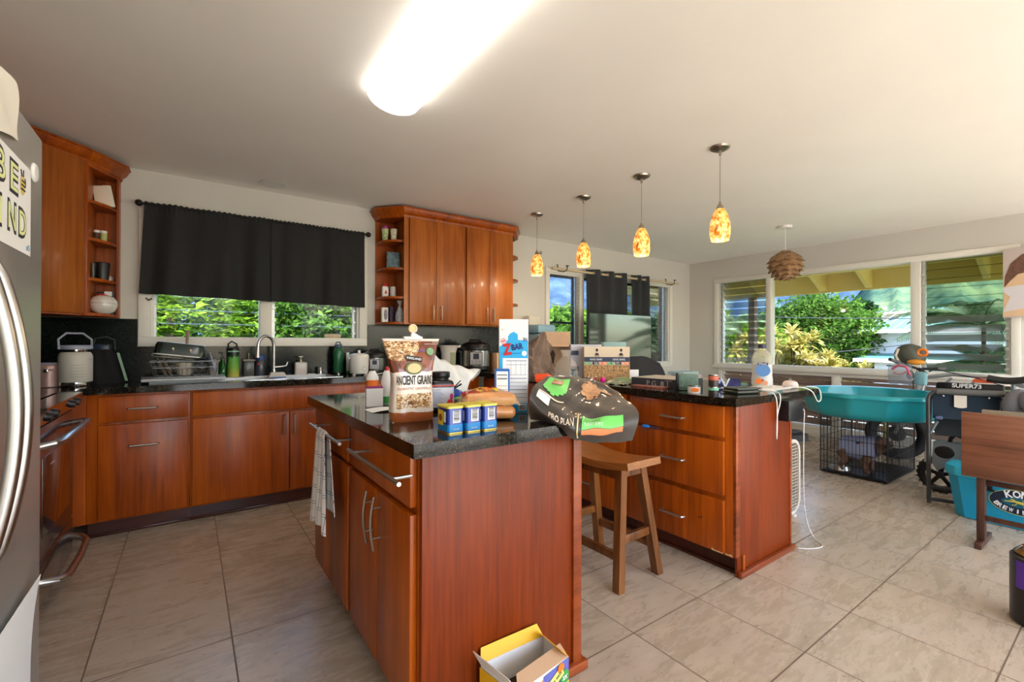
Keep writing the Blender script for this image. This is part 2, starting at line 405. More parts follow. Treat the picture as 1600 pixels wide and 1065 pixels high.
# --- window_2: dining jalousie in three bays
W2 = struct(bpy.data.objects.new('window_2', None)); COL.objects.link(W2); W2.location = (4.8, YN, .9)
mb = MB(); frame_rect(mb, 'x', 3.54, 6.06, .84, 2.13, .062, YN-.022, YN+.02); frame_rect(mb, 'x', 3.60, 6.0, .90, 2.07, .02, YN, YN+.10)
for x in (4.155, 5.40): mb.box(x-.035, x+.035, YN-.012, YN+.10, .90, 2.07, .003)
mb.obj('frame', m_trimw, W2)
m_navy = M('dark_navy_frame', (38, 46, 66), .5)
mb = MB()
for a0, a1 in ((3.62, 4.07), (4.19, 5.365), (5.435, 5.90)): frame_rect(mb, 'x', a0, a1, .92, 2.05, .028, YN+.05, YN+.08); mb.box(a0, a1, YN+.05, YN+.08, 1.44, 1.465)
mb.obj('screen_frame', m_navy, W2)
mb = MB(); louvres(mb, 'x', 3.62, 4.08, .93, 2.05, YN+.04, sgn=-1, tilt=84); louvres(mb, 'x', 4.2, 5.36, .93, 2.05, YN+.04, sgn=-1, tilt=84); louvres(mb, 'x', 5.44, 5.90, .93, 2.05, YN+.04, sgn=-1, tilt=84)
mb.obj('pane', m_glass, W2, smooth=False)
m_alu = MATS['aluminium']
mb = MB()
for x in (4.10, 5.95):
    mb.box(x-.02, x+.02, YN+.02, YN+.05, .92, 2.05)
    for k in range(22): mb.tube([(x-.02, YN+.01, .95+k*.05), (x+.02, YN+.005, .975+k*.05)], .006, 5)
mb.obj('louvre_track', m_alu, W2)
# --- window_3: right wall louvre / picture / louvre
W3 = struct(bpy.data.objects.new('window_3', None)); COL.objects.link(W3); W3.location = (XE, 2.3, .88)
mb = MB(); frame_rect(mb, 'y', .74, 3.875, .83, 2.165, .062, XE-.022, XE+.02); frame_rect(mb, 'y', .80, 3.81, .885, 2.12, .018, XE, XE+.10)
mb.box(XE-.012, XE+.11, 3.05, 3.115, .89, 2.12, .003); mb.box(XE-.02, XE+.12, 1.475, 1.56, .89, 2.12, .003)
mb.box(XE-.05, XE+.10, .74, 3.89, .83, .872, .004)
mb.obj('frame', m_trimw, W3)
mb = MB(); mb.box(XE+.05, XE+.056, 1.56, 3.05, .90, 2.10); mb.obj('picture_pane', m_glass, W3, smooth=False)
mb = MB(); louvres(mb, 'y', 3.12, 3.74, .91, 2.10, XE+.05, pitch=.1, tilt=42, sgn=1, wd=.108); mb.obj('pane', m_glass, W3, smooth=False)
mb = MB(); louvres(mb, 'y', .86, 1.44, 1.50, 2.10, XE+.05, pitch=.1, tilt=75, sgn=1, wd=.108); mb.obj('smoked_pane', m_glass_smoke, W3, smooth=False)
mb = MB(); louvres(mb, 'y', .86, 1.44, .91, 1.50, XE+.05, pitch=.1, tilt=38, sgn=1, wd=.108); mb.obj('frosted_pane', M('frosted_louvre', (112, 120, 108), .35, alpha=.62), W3, smooth=False)
mb = MB()
for y in (3.765, 3.118, 1.455, .83):
    mb.box(XE+.02, XE+.08, y-.012, y+.012, .90, 2.10)
    for k in range(12): mb.box(XE+.005, XE+.03, y-.016, y+.016, .93+k*.1, .96+k*.1, .004)
mb.obj('louvre_track', m_alu, W3)
mb = MB()
for k in range(12): mb.box(XE+.0, XE+.012, 3.10, 3.117, .93+k*.1, .955+k*.1)
mb.obj('louvre_clip', m_blackm, W3)
# --- window_4: timber louvres below
W4 = struct(bpy.data.objects.new('window_4', None)); COL.objects.link(W4); W4.location = (XE, 2.3, .14)
mb = MB(); frame_rect(mb, 'y', .76, 3.80, .10, .83, .045, XE-.015, XE+.05); mb.box(XE-.02, XE+.06, 2.235, 2.32, .14, .80, .003); mb.obj('frame', m_trimw, W4)
m_slat = wood('brown_louvre', (116, 94, 84), (148, 124, 112), (176, 154, 142), .4, axis='y', planks=.3)
mb = MB(); louvres(mb, 'y', .81, 2.235, .15, .80, XE+.06, pitch=.098, tilt=52, wd=.112, th=.010, sgn=1); louvres(mb, 'y', 2.32, 3.74, .15, .80, XE+.06, pitch=.098, tilt=52, wd=.115, th=.012, sgn=1)
mb.obj('slat', m_slat, W4, smooth=False)
# baseboards
mb = MB(); mb.box(XE-.018, XE, YS, YN, 0, .10, .003); struct(mb.obj('baseboard_right', m_trimw))
mb = MB(); mb.box(3.2, XE-.02, YN-.018, YN, 0, .10, .003); struct(mb.obj('baseboard_back', m_trimw))
# backsplash
mb = MB(); mb.box(XW+.02, -.308, YN-.02, YN, .92, 1.362); mb.box(-.308, 1.368, YN-.02, YN, .92, 1.162); mb.box(1.368, 2.9, YN-.02, YN, .92, 1.362)
mb.box(XW, XW+.02, 1.95, YN, .92, 1.362)
struct(mb.obj('trim_1', m_splash, smooth=False))
# ------------------------------------------------------------------ cabinets
def bar_handle(parent, a, b, out, r=.0065, bow=.0, name='handle', mat=None):
    """bow/bar pull from a to b standing off along 'out'"""
    a, b, out = Vector(a), Vector(b), Vector(out); d = (b-a); mb = MB()
    p = [a, a+out*.8+d*.02]
    for k in range(9):
        t = k/8; p.append(a+d*(.04+.92*t)+out*(1+bow*math.sin(PI*t)))
    p += [b+out*.8-d*.02, b]
    mb.tube(p, r, 8); return mb.obj(name, mat or m_steel, parent)
def post_handle(parent, a, b, out, r=.006, inset=.16, name='handle', mat=None, bow=0):
    a, b, out = Vector(a), Vector(b), Vector(out); d = b-a; mb = MB()
    mb.tube([a+d*k/8+out*(1+bow*(math.sin(PI*k/8)-1)) for k in range(9)], r, 10)
    for t in (inset, 1-inset): mb.tube([a+d*t, a+d*t+out], r*.8, 8)
    return mb.obj(name, mat or m_steel, parent)
def panel(name, x0, x1, y0, y1, z0, z1, mat, parent, bev=.003):
    mb = MB(); mb.box(x0, x1, y0, y1, z0, z1, bev); return mb.obj(name, mat, parent)
FY = 3.70   # carcass front of back run; door fronts at 3.68
# --- waste/drawer unit left of the sink
def back_unit(x0, x1, label):
    c = thing('base_cabinet', label, 'cabinet', ((x0+x1)/2, 4.0, 0))
    panel('body', x0, x1, FY, YN-.025, .10, .878, wood_cab, c, .001)
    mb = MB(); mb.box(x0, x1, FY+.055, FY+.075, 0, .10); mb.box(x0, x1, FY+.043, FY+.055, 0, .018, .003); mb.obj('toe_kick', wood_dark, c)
    return c
c = back_unit(-.50, .008, 'cherry base cabinet with one drawer over a pull-out door, left end under the window counter')
d = panel('drawer', -.447, -.005, FY-.022, FY, .705, .862, wood_cab, c); bar_handle(d, (-.308, FY-.022, .782), (-.164, FY-.022, .782), (0, -.022, 0))
d = panel('door', -.447, -.005, FY-.022, FY, .115, .688, wood_cab, c); bar_handle(d, (-.302, FY-.022, .552), (-.158, FY-.022, .552), (0, -.022, 0))
c = back_unit(.009, 1.198, 'wide cherry sink cabinet with two doors below the faucet')
panel('false_drawer_front', .02, 1.19, FY-.022, FY, .705, .862, wood_cab, c)
for a, b_, h in ((.02, .602, .572), (.608, 1.19, .638)):
    d = panel('door', a, b_, FY-.022, FY, .115, .688, wood_cab, c); bar_handle(d, (h, FY-.022, .53), (h, FY-.022, .67), (0, -.022, 0))
c = back_unit(1.199, 1.72, 'cherry base cabinet behind the island, right of the sink cabinet')
d = panel('drawer', 1.21, 1.71, FY-.022, FY, .705, .862, wood_cab, c); bar_handle(d, (1.39, FY-.022, .782), (1.53, FY-.022, .782), (0, -.022, 0))
d = panel('door', 1.21, 1.71, FY-.022, FY, .115, .688, wood_cab, c); bar_handle(d, (1.26, FY-.022, .53), (1.26, FY-.022, .67), (0, -.022, 0))
c = back_unit(1.721, 2.24, 'cherry base cabinet in the back corner beside the peninsula drawers')
d = panel('drawer', 1.735, 2.22, FY-.022, FY, .705, .862, wood_cab, c); bar_handle(d, (1.9, FY-.022, .782), (2.04, FY-.022, .782), (0, -.022, 0))
d = panel('door', 1.735, 2.22, FY-.022, FY, .115, .688, wood_cab, c); bar_handle(d, (2.15, FY-.022, .53), (2.15, FY-.022, .67), (0, -.022, 0))
# --- left run: corner filler beside the range
c = thing('corner_cabinet', 'plain cherry corner cabinet between the range and the window counter', 'cabinet', (-.85, 3.8, 0))
mb = MB(); mb.box(XW+.022, -.575, 3.37, YN-.025, .10, .878); mb.box(-.575, -.502, FY, YN-.025, .10, .878); mb.obj('body', wood_cab, c)
mb = MB(); mb.box(XW+.022, -.60, 3.37, 3.76, 0, .10); mb.obj('toe_kick', wood_dark, c)
panel('filler', -.578, -.560, 3.385, FY-.003, .115, .862, wood_cab, c)
c = thing('base_cabinet', 'cherry base cabinet between the fridge and the range', 'cabinet', (-.85, 2.27, 0))
panel('body', XW+.022, -.575, 1.96, 2.585, .10, .878, wood_cab, c); panel('door', -.575, -.555, 1.97, 2.575, .115, .862, wood_cab, c)
mb = MB(); mb.box(XW+.022, -.62, 1.96, 2.585, 0, .10); mb.obj('toe_kick', wood_dark, c)
# --- countertop (perimeter + peninsula), built from cells, bevelled
def cells(name, xs, ys, inside, z0, z1, bev=.012, mat=m_gran):
    bm = bmesh.new(); V = {}
    def v(i, j, k):
        if (i, j, k) not in V: V[(i, j, k)] = bm.verts.new((xs[i], ys[j], (z0, z1)[k]))
        return V[(i, j, k)]
    nx, ny = len(xs)-1, len(ys)-1
    I = lambda i, j: 0 <= i < nx and 0 <= j < ny and inside((xs[i]+xs[i+1])/2, (ys[j]+ys[j+1])/2)
    for i in range(nx):
        for j in range(ny):
            if not I(i, j): continue
            bm.faces.new((v(i, j, 1), v(i+1, j, 1), v(i+1, j+1, 1), v(i, j+1, 1))); bm.faces.new((v(i, j, 0), v(i, j+1, 0), v(i+1, j+1, 0), v(i+1, j, 0)))
            if not I(i, j-1): bm.faces.new((v(i, j, 0), v(i+1, j, 0), v(i+1, j, 1), v(i, j, 1)))
            if not I(i, j+1): bm.faces.new((v(i+1, j+1, 0), v(i, j+1, 0), v(i, j+1, 1), v(i+1, j+1, 1)))
            if not I(i-1, j): bm.faces.new((v(i, j+1, 0), v(i, j, 0), v(i, j, 1), v(i, j+1, 1)))
            if not I(i+1, j): bm.faces.new((v(i+1, j, 0), v(i+1, j+1, 0), v(i+1, j+1, 1), v(i+1, j, 1)))
    es = [e for e in bm.edges if len(e.link_faces) == 2 and e.calc_face_angle() > 1 and (abs(e.verts[0].co.z-e.verts[1].co.z) < 1e-6)]
    bmesh.ops.bevel(bm, geom=es, offset=bev, segments=4, affect='EDGES', profile=.5)
    mb = MB(); mb.bm = bm; return mb.obj(name, mat)
SINK = (.16, .98, 3.80, 4.16)
def ins(x, y):
    if SINK[0] < x < SINK[1] and SINK[2] < y < SINK[3]: return False
    if 3.65 < y < 4.28 and XW+.02 < x < 3.2: return True
    if XW+.02 < x < -.52 and 3.365 < y < 4.28: return True
    if 2.225 < x < 3.2 and 1.205 < y < 4.28: return True
    return False
o = cells('countertop', [XW+.021, -.52, SINK[0], SINK[1], 2.225, 3.2], [1.205, 3.365, 3.65, SINK[2], SINK[3], 4.279], ins, .88, .92)
tag(o, 'black granite countertop running under the window and out along the peninsula', 'countertop')
o = cells('countertop', [XW+.021, -.52], [1.95, 2.592], lambda x, y: True, .88, .92)
tag(o, 'short black granite countertop between fridge and range', 'countertop')
# sink
c = thing('kitchen_sink', 'dark double sink with steel rim set in the counter below the window', 'sink', (.57, 3.98, .72))
mb = MB(); x0, x1, y0, y1 = SINK; t = .01
for a, b_ in ((x0, (x0+x1)/2), ((x0+x1)/2, x1)):
    mb.box(a, b_, y0, y1, .72, .73); mb.box(a, a+t, y0, y1, .73, .918); mb.box(b_-t, b_, y0, y1, .73, .918); mb.box(a, b_, y0, y0+t, .73, .918); mb.box(a, b_, y1-t, y1, .73, .918)
mb.obj('basin', m_steel, c)
mb = MB(); mb.box(x0-.03, x1+.03, y0-.03, y0+.006, .920, .9235, .001); mb.box(x0-.03, x1+.03, y1-.006, y1+.05, .920, .9235, .001); mb.box(x0-.03, x0+.006, y0, y1, .920, .9235, .001); mb.box(x1-.006, x1+.03, y0, y1, .920, .9235, .001); mb.box((x0+x1)/2-.012, (x0+x1)/2+.012, y0, y1, .915, .9225, .001)
mb.obj('rim', m_chrome, c)
# --- peninsula cabinets
def pen_unit(y0, y1, label, drawers=True):
    c = thing('base_cabinet', label, 'cabinet', (2.56, (y0+y1)/2, 0))
    panel('body', 2.272, 2.868, y0, y1, .10, .878, wood_cab, c, .001)
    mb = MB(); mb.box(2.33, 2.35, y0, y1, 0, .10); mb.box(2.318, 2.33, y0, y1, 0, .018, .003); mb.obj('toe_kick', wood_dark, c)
    return c
def pen_drawers(c, y0, y1, hy):
    for z0, z1, hz in ((.712, .872, .782), (.412, .690, .548), (.113, .385, .235)):
        d = panel('drawer', 2.25, 2.272, y0, y1, z0, z1, wood_cab, c)
        bar_handle(d, (2.25, hy-.075, hz), (2.25, hy+.075, hz), (-.022, 0, 0))
c = pen_unit(1.245, 1.900, 'cherry drawer cabinet at the near end of the peninsula with chipped lower corner')
pen_drawers(c, 1.285, 1.895, 1.585)
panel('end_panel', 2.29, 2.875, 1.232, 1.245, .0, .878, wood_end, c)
mb = MB(); mb.box(2.272, 2.312, 1.228, 1.246, .105, .878, .002); mb.box(2.862, 2.882, 1.226, 1.26, 0, .878, .002); mb.obj('stile', wood_trim, c)
mb = MB(); mb.box(2.33, 2.352, 1.222, 1.250, .018, .105, .002); mb.obj('corner_block', wood_cab, c)
mb = MB(); mb.box(2.29, 2.895, 1.208, 1.2315, 0, .03, .004); mb.obj('base_trim', wood_trim, c)
mb = MB(); r_ = random.Random(4)
for k in range(7): mb.box(2.248, 2.251, 1.287+k*.009, 1.294+k*.009, .113, .113+.004+r_.random()*.008)
for k in range(4): mb.box(2.27, 2.274, 1.249+k*.009, 1.256+k*.009, .105, .108+r_.random()*.008)
mb.obj('chipped_edge', M('raw_chip', (214, 176, 128), .8), c)
mb = MB(); mb.box(2.2485, 2.25, 1.40, 1.425, .262, .266, mat=ROT(-.35, 'X', (2.25, 1.41, .264))); mb.obj('scratch', M('scratch', (60, 18, 8), .6), c)
c = pen_unit(1.901, 2.600, 'cherry drawer cabinet of the peninsula behind the wooden stool')
pen_drawers(c, 1.935, 2.585, 2.26)
c = pen_unit(2.601, 3.64, 'cherry peninsula cabinet at the back behind the island')
for a, b_ in ((2.62, 3.12), (3.126, 3.63)): panel('door', 2.25, 2.272, a, b_, .113, .872, wood_cab, c)
# --- island
c = thing('kitchen_island', 'big cherry kitchen island cabinet in the foreground with towel hung on its drawer bar', 'island', (.86, 1.86, 0))
mb = MB(); mb.box(.552, 1.165, 1.245, 2.49, .10, .878); mb.obj('body', wood_cab, c)
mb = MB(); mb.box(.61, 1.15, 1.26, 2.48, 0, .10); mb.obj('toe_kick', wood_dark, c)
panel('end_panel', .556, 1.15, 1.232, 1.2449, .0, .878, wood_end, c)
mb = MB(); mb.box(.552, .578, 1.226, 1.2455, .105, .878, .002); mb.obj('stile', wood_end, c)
mb = MB(); mb.box(1.145, 1.185, 1.222, 1.2445, .03, .878, .002); mb.box(1.166, 1.185, 1.2445, 2.49, .10, .878, .002); mb.obj('stile', wood_trim, c)
mb = MB(); mb.box(.60, 1.205, 1.205, 1.2315, 0, .035, .005); mb.box(1.186, 1.205, 1.2315, 2.50, 0, .035, .004); mb.obj('base_trim', wood_trim, c)
wood_isl = wood_cab
for y0, y1, dz in ((1.262, 1.868, 0), (1.905, 2.485, 0)):
    d = panel('drawer', .53, .552, y0, y1, .712, .868, wood_isl, c)
    post_handle(d, (.53, (1.19 if y0 < 1.5 else 1.79), .812), (.53, (1.68 if y0 < 1.5 else 2.31), .812), (-.062, 0, 0), .0065, .12 if y0 < 1.5 else .12)
for y0, y1, h in ((1.262, 1.545, 1.515), (1.549, 1.868, 1.592), (1.905, 2.19, None), (2.194, 2.485, None)):
    d = panel('door', .53, .552, y0, y1, .10, .690, wood_isl, c)
    if h: post_handle(d, (.53, h, .50), (.53, h, .68), (-.034, 0, 0), .005, .22, mat=m_nickel, bow=.35)
o = cells('countertop', [.50, 1.225], [1.165, 2.53], lambda x, y: True, .88, .92, .014)
tag(o, 'black granite island countertop crowded with groceries', 'countertop')
# --- upper cabinets
def crown(mb, path, out=.055, z0=2.375, z1=2.435):
    """crown moulding swept along path of ((x,y),(nx,ny)) where n = outward mitre"""
    prof = [(0, z0-.03), (.008, z0-.028), (.012, z0-.008), (.022, z0), (.038, z0+.02), (out-.008, z1-.012), (out, z1-.008), (out, z1), (0, z1)]
    rings = [[mb.bm.verts.new((p[0]+n[0]*o_, p[1]+n[1]*o_, z)) for o_, z in prof] for p, n in path]
    for a, b_ in zip(rings, rings[1:]):
        for k in range(len(prof)-1): mb.bm.faces.new((a[k], a[k+1], b_[k+1], b_[k]))
    mb.bm.faces.new(rings[0]); mb.bm.faces.new(rings[-1][::-1])
UY = 3.97; ZB = 1.365; ZT = 2.40
def quarter_shelf(mb, x0, x1, z, side, t=.02, depth=.31):
    """clipped-corner shelf; side=-1 outer edge to the left"""
    xi, xo = (x1, x0) if side < 0 else (x0, x1); s_ = -1 if side < 0 else 1
    pts = [(xi, YN-.012), (xo, YN-.012), (xo, YN-.12)] + [(xi+(xo-xi)*math.cos(a), YN-.12-(depth-.12)*math.sin(a)) for a in [PI/2*k/6 for k in range(1, 7)]]
    mb.prism(pts, z-t, z, bev=0)
c = thing('upper_cabinet', 'cherry wall cabinet with four doors and open end shelves right of the curtained window', 'cabinet', (2.2, 4.1, ZB))
panel('body', 1.63, 2.815, UY, YN-.003, ZB, ZT, wood_up, c, .001)
mb = MB(); mb.box(1.60, 1.645, UY-.004, UY+.0, ZB, ZT, 0); mb.obj('stile', wood_up, c)
for a, b_, h in ((1.648, 1.918, 1.878), (1.921, 2.205, 1.965), (2.250, 2.515, 2.478), (2.518, 2.812, 2.562)):
    d = panel('door', a, b_, UY-.022, UY-.001, ZB+.015, 2.345, wood_up, c)
    post_handle(d, (h, UY-.022, ZB+.045), (h, UY-.022, ZB+.185), (0, -.028, 0), .005, .12, mat=m_nickel, bow=.3)
mb = MB(); mb.box(1.445, 1.63, YN-.012, YN-.003, ZB, ZT); mb.obj('back_panel', wood_cab, c)
for z in (ZB+.02, 1.62, 1.885, 2.14):
    mb = MB(); quarter_shelf(mb, 1.448, 1.629, z, -1); mb.obj('shelf', wood_cab, c)
for z in (ZB+.02, 1.62, 1.885, 2.14, 2.365):
    mb = MB(); quarter_shelf(mb, 2.816, 3.0, z, 1); mb.obj('shelf', wood_cab, c)
mb = MB(); mb.prism([(1.447, YN-.012), (1.447, YN-.14), (1.60, UY), (2.83, UY), (3.0, YN-.12), (3.0, YN-.012)], 2.345, ZT); mb.obj('top_panel', wood_cab, c)
mb = MB()
n1 = Vector((-1, -math.tan(math.radians(0))))
crown(mb, [((1.447, YN-.004), (-1, 0)), ((1.447, YN-.14), (-1, -.42)), ((1.60, UY), (-.42, -1)), ((2.83, UY), (.42, -1)), ((3.0, YN-.12), (1, -.42)), ((3.0, YN-.004), (1, 0))]); mb.obj('crown_moulding', wood_cab, c)
# left diagonal corner cabinet with end shelves
c = thing('upper_cabinet', 'diagonal cherry corner wall cabinet with open end shelves left of the curtained window', 'cabinet', (-.8, 4.0, ZB))
wood_diag = wood_up  # same wood as the other wall cabinet doors
mb = MB(); mb.prism([(XW+.003, YN-.003), (XW+.003, 3.69), (-.83, 3.69), (-.555, 3.965), (-.555, YN-.003)], ZB, ZT); mb.obj('body', wood_cab, c, smooth=False)
mb = MB(); L_ = math.hypot(.275, .275)
mb.box(.008, L_-.012, -.02, -.001, ZB+.012, 2.355, .002, mat=Matrix.Translation((-.83, 3.69, 0)) @ Matrix.Rotation(PI/4, 4, 'Z')); mb.obj('door', wood_up, c)
mb = MB(); mb.box(-.565, -.535, 3.955, YN-.003, ZB, ZT, .001); mb.obj('side_panel', wood_cab, c)
mb = MB(); mb.box(-.535, -.41, YN-.012, YN-.003, ZB, ZT); mb.box(-.418, -.405, YN-.10, YN-.003, ZB, ZT); mb.obj('back_panel', wood_cab, c)
for z in (ZB+.02, 1.615, 1.875, 2.12):
    mb = MB(); mb.prism([(-.535, YN-.012), (-.418, YN-.012), (-.418, YN-.10), (-.45, YN-.20), (-.50, YN-.28), (-.535, YN-.31)], z-.018, z); mb.obj('shelf', wood_cab, c)
mb = MB(); mb.prism([(-.555, YN-.004), (-.405, YN-.004), (-.405, YN-.09), (-.535, 3.965), (-.555, 3.965)], 2.33, ZT); mb.obj('top_panel', wood_cab, c)
mb = MB(); q = .41421
crown(mb, [((XW+.005, 3.69), (0, -1)), ((-.83, 3.69), (q, -1)), ((-.545, 3.965), (.3, -1)), ((-.405, YN-.10), (1, -.45)), ((-.405, YN-.004), (1, 0))], z1=2.43); mb.obj('crown_moulding', wood_cab, c)
# left wall uppers
c = thing('upper_cabinet', 'cherry wall cabinet on the left wall above the range, next to the diagonal cabinet', 'cabinet', (-1., 3.2, ZB))
panel('body', XW+.003, -.84, 2.60, 3.683, 1.66, ZT, wood_cab, c, .001)
for a, b_ in ((2.61, 3.14), (3.145, 3.675)): panel('door', -.84, -.82, a, b_, 1.67, 2.355, wood_up, c)
mb = MB(); crown(mb, [((-.83, 2.6), (1, 0)), ((-.83, 3.62), (1, 0))]); mb.obj('crown_moulding', wood_cab, c)
# --- fridge
FX = -.36
c = thing('refrigerator', 'tall stainless steel refrigerator with curved handles and papers stuck on its front', 'refrigerator', (-.74, 1.47, 0))
def fr_steel():
    m, n, L, b, oc = newmat('fridge_steel')
    z = ntex(n, L, mapping(n, L, oc, (4, 2, 160)), 1, 4)
    b.inputs['Base Color'].default_value = rgb(206, 204, 200); b.inputs['Metallic'].default_value = .9
    L.new(mth(n, L, 'ADD', mth(n, L, 'MULTIPLY', z, .12), .36), b.inputs['Roughness'])
    return m
m_fst = fr_steel()
mb = MB(); mb.box(-1.12, FX-.06, 1.02, 1.915, .03, 1.79, .004); mb.obj('cabinet_body', M('fridge_grey', (120, 120, 122), .5), c)
d1 = panel('door', FX-.055, FX, 1.02, 1.452, .08, 1.80, m_fst, c, .008)
d2 = panel('door', FX-.055, FX, 1.458, 1.922, .08, 1.80, m_fst, c, .008)
mb = MB(); mb.box(-1.0, FX-.08, 1.05, 1.9, 0, .08); mb.obj('base_grille', m_black, c)
def curved(parent, y, z0, z1):
    mb = MB(); pts = []
    for k in range(21):
        t = k/20; pts.append((FX+.004+.052*math.sin(PI*t)**.8 if 0 < t < 1 else FX, y, z0+(z1-z0)*t))
    mb.tube(pts, .013, 12); mb.obj('handle', m_steel, parent)
curved(d2, 1.492, .70, 1.38); curved(d1, 1.418, .70, 1.38)
mb = MB(); mb.box(FX-.10, FX-.02, 1.83, 1.90, 1.80, 1.815, .003); mb.obj('hinge_cover', m_black, c)
# paper drawing: BE KIND with a bee
pz = lambda v: None
p = thing('paper_sign', 'white paper with hand-drawn BE KIND and a small bee held on the fridge', 'drawing', (FX+.001, 1.6, 1.5))
mb = MB(); mb.box(FX+.0012, FX+.002, 1.25, 1.79, 1.432, 1.668); mb.obj('sheet', m_paper, p, smooth=False)
m_yel = M('pale_yellow_ink', (226, 230, 160), .7); m_ink = M('ink', (46, 46, 50), .7)
YD = (0, 1, 0); ZD = (0, 0, 1)
for s_, y0, z0, hh in (('B', 1.545, 1.612, .085), ('E', 1.643, 1.608, .085), ('K', 1.47, 1.505, .08), ('I', 1.545, 1.505, .08), ('N', 1.628, 1.507, .08), ('D', 1.715, 1.507, .08)):
    txt(s_, .068 if s_ != 'I' else .018, m_ink, p, (FX+.0022, y0, z0), YD, ZD, height=hh, bold=.05)
    txt(s_, .056 if s_ != 'I' else .011, m_yel, p, (FX+.003, y0, z0), YD, ZD, height=hh-.018, bold=.0)
mb = MB(); mb.sph((FX+.003, 1.712, 1.606), .019, (.05, 1, 1.3)); mb.obj('bee_body', M('bee_gold', (224, 190, 96), .7), p)
mb = MB()
for k in (-1, 0, 1): mb.box(FX+.0035, FX+.0048, 1.697+k*.002, 1.728, 1.604+k*.011, 1.608+k*.011)
mb.tube([(FX+.003, 1.705, 1.628), (FX+.003, 1.697, 1.645)], .0012); mb.tube([(FX+.003, 1.716, 1.628), (FX+.003, 1.718, 1.648)], .0012); mb.obj('bee_stripe', m_ink, p)
mb = MB(); mb.sph((FX+.003, 1.733, 1.618), .011, (.05, .8, 1.2)); mb.obj('bee_wing', M('bee_wing', (120, 116, 112), .7), p)
txt('oO', .03, M('blue_ink', (60, 130, 170), .7), p, (FX+.0022, 1.765, 1.452), YD, ZD)
mb = MB(); mb.lathe([(.026, 0), (.027, .003), (.022, .008), (.0, .009)], mat=Matrix.Translation((FX+.001, 1.815, 1.672)) @ Matrix.Rotation(PI/2, 4, 'Y'), seg=24)
solo(mb, 'magnet', m_white, 'small round white magnet on the fridge door above the drawing', 'magnet')
mb = MB(); mb.surf(lambda u, v: (FX+.004+.012*math.sin(u*3+v*2)**2, 1.42+.24*u-(.06*u*v), 1.655+.17*v+.05*u*(1-v)), 8, 8, .001)
solo(mb, 'paper_note', M('cream_paper', (232, 224, 210), .7), 'curled cream paper stuck high at the left edge of the fridge', 'paper')
mb = MB(); mb.surf(lambda u, v: (FX+.004+.02*(v**3)*(u), 1.38+.42*u, .20+.35*v-(.03*(1-u) if v > .5 else 0)), 8, 8, .001)
solo(mb, 'paper_sheet', m_paper, 'white sheet with curled top stuck low on the freezer front', 'paper')
# --- range
RX = -.505
c = thing('range_stove', 'stainless steel slide-in range beside the fridge', 'stove', (-.84, 2.98, 0))
m_rst = M('range_steel', (168, 160, 162), .22, 1)
mb = MB(); mb.box(-1.13, RX-.03, 2.605, 3.358, .05, .90, .002); mb.obj('body', m_rst, c)
mb = MB(); mb.box(-1.13, -.56, 2.60, 3.363, .905, .925, .004); mb.obj('cooktop', M('ceramic_black', (14, 14, 16), .06), c)
mb = MB()
for y in (2.80, 3.17):
    for x in (-1.0, -.72): mb.lathe([(.095, 0), (.095, .001), (.09, .001), (.09, 0)], (x, y, .925), cap=False)
mb.obj('burner_ring', M('burner_grey', (90, 90, 92), .3), c)
mb = MB(); mb.prism([(0, 0), (.11, 0), (.085, -.075), (.01, -.075)], 0, .75, mat=Matrix.Translation((-.58, 3.36, .925)) @ Matrix.Rotation(PI/2, 4, 'X')); mb.obj('control_panel', m_chrome, c)
for y in (2.68, 2.80, 3.16, 3.28):
    mb = MB(); mb.cyl((0, 0, 0), .02, .028, .017, mat=Matrix.Translation((RX+.01, y, .885)) @ Matrix.Rotation(PI/2+.2, 4, 'Y')); mb.obj('knob', m_black, c)
d = panel('oven_door', RX-.03, RX, 2.61, 3.353, .27, .835, m_rst, c, .006)
mb = MB(); mb.box(RX-.001, RX+.002, 2.72, 3.25, .36, .70, .001); mb.obj('door_window', M('oven_glass', (30, 22, 22), .05, coat=1), d)
mb = MB(); mb.tube([(RX-.01, 3.335, .765), (RX+.05, 3.315, .775), (RX+.066, 3.28, .778), (RX+.07, 2.98, .78), (RX+.066, 2.68, .778), (RX+.05, 2.645, .775), (RX-.01, 2.63, .765)], .016, 12); mb.obj('handle', m_steel, d)
d = panel('storage_drawer', RX-.03, RX, 2.61, 3.353, .07, .262, m_rst, c, .006)
mb = MB(); mb.tube([(RX-.01, 3.27, .19), (RX+.05, 3.25, .18), (RX+.075, 3.20, .17), (RX+.08, 2.98, .165), (RX+.075, 2.76, .17), (RX+.05, 2.71, .18), (RX-.01, 2.69, .19)], .016, 12); mb.obj('handle', m_steel, d)
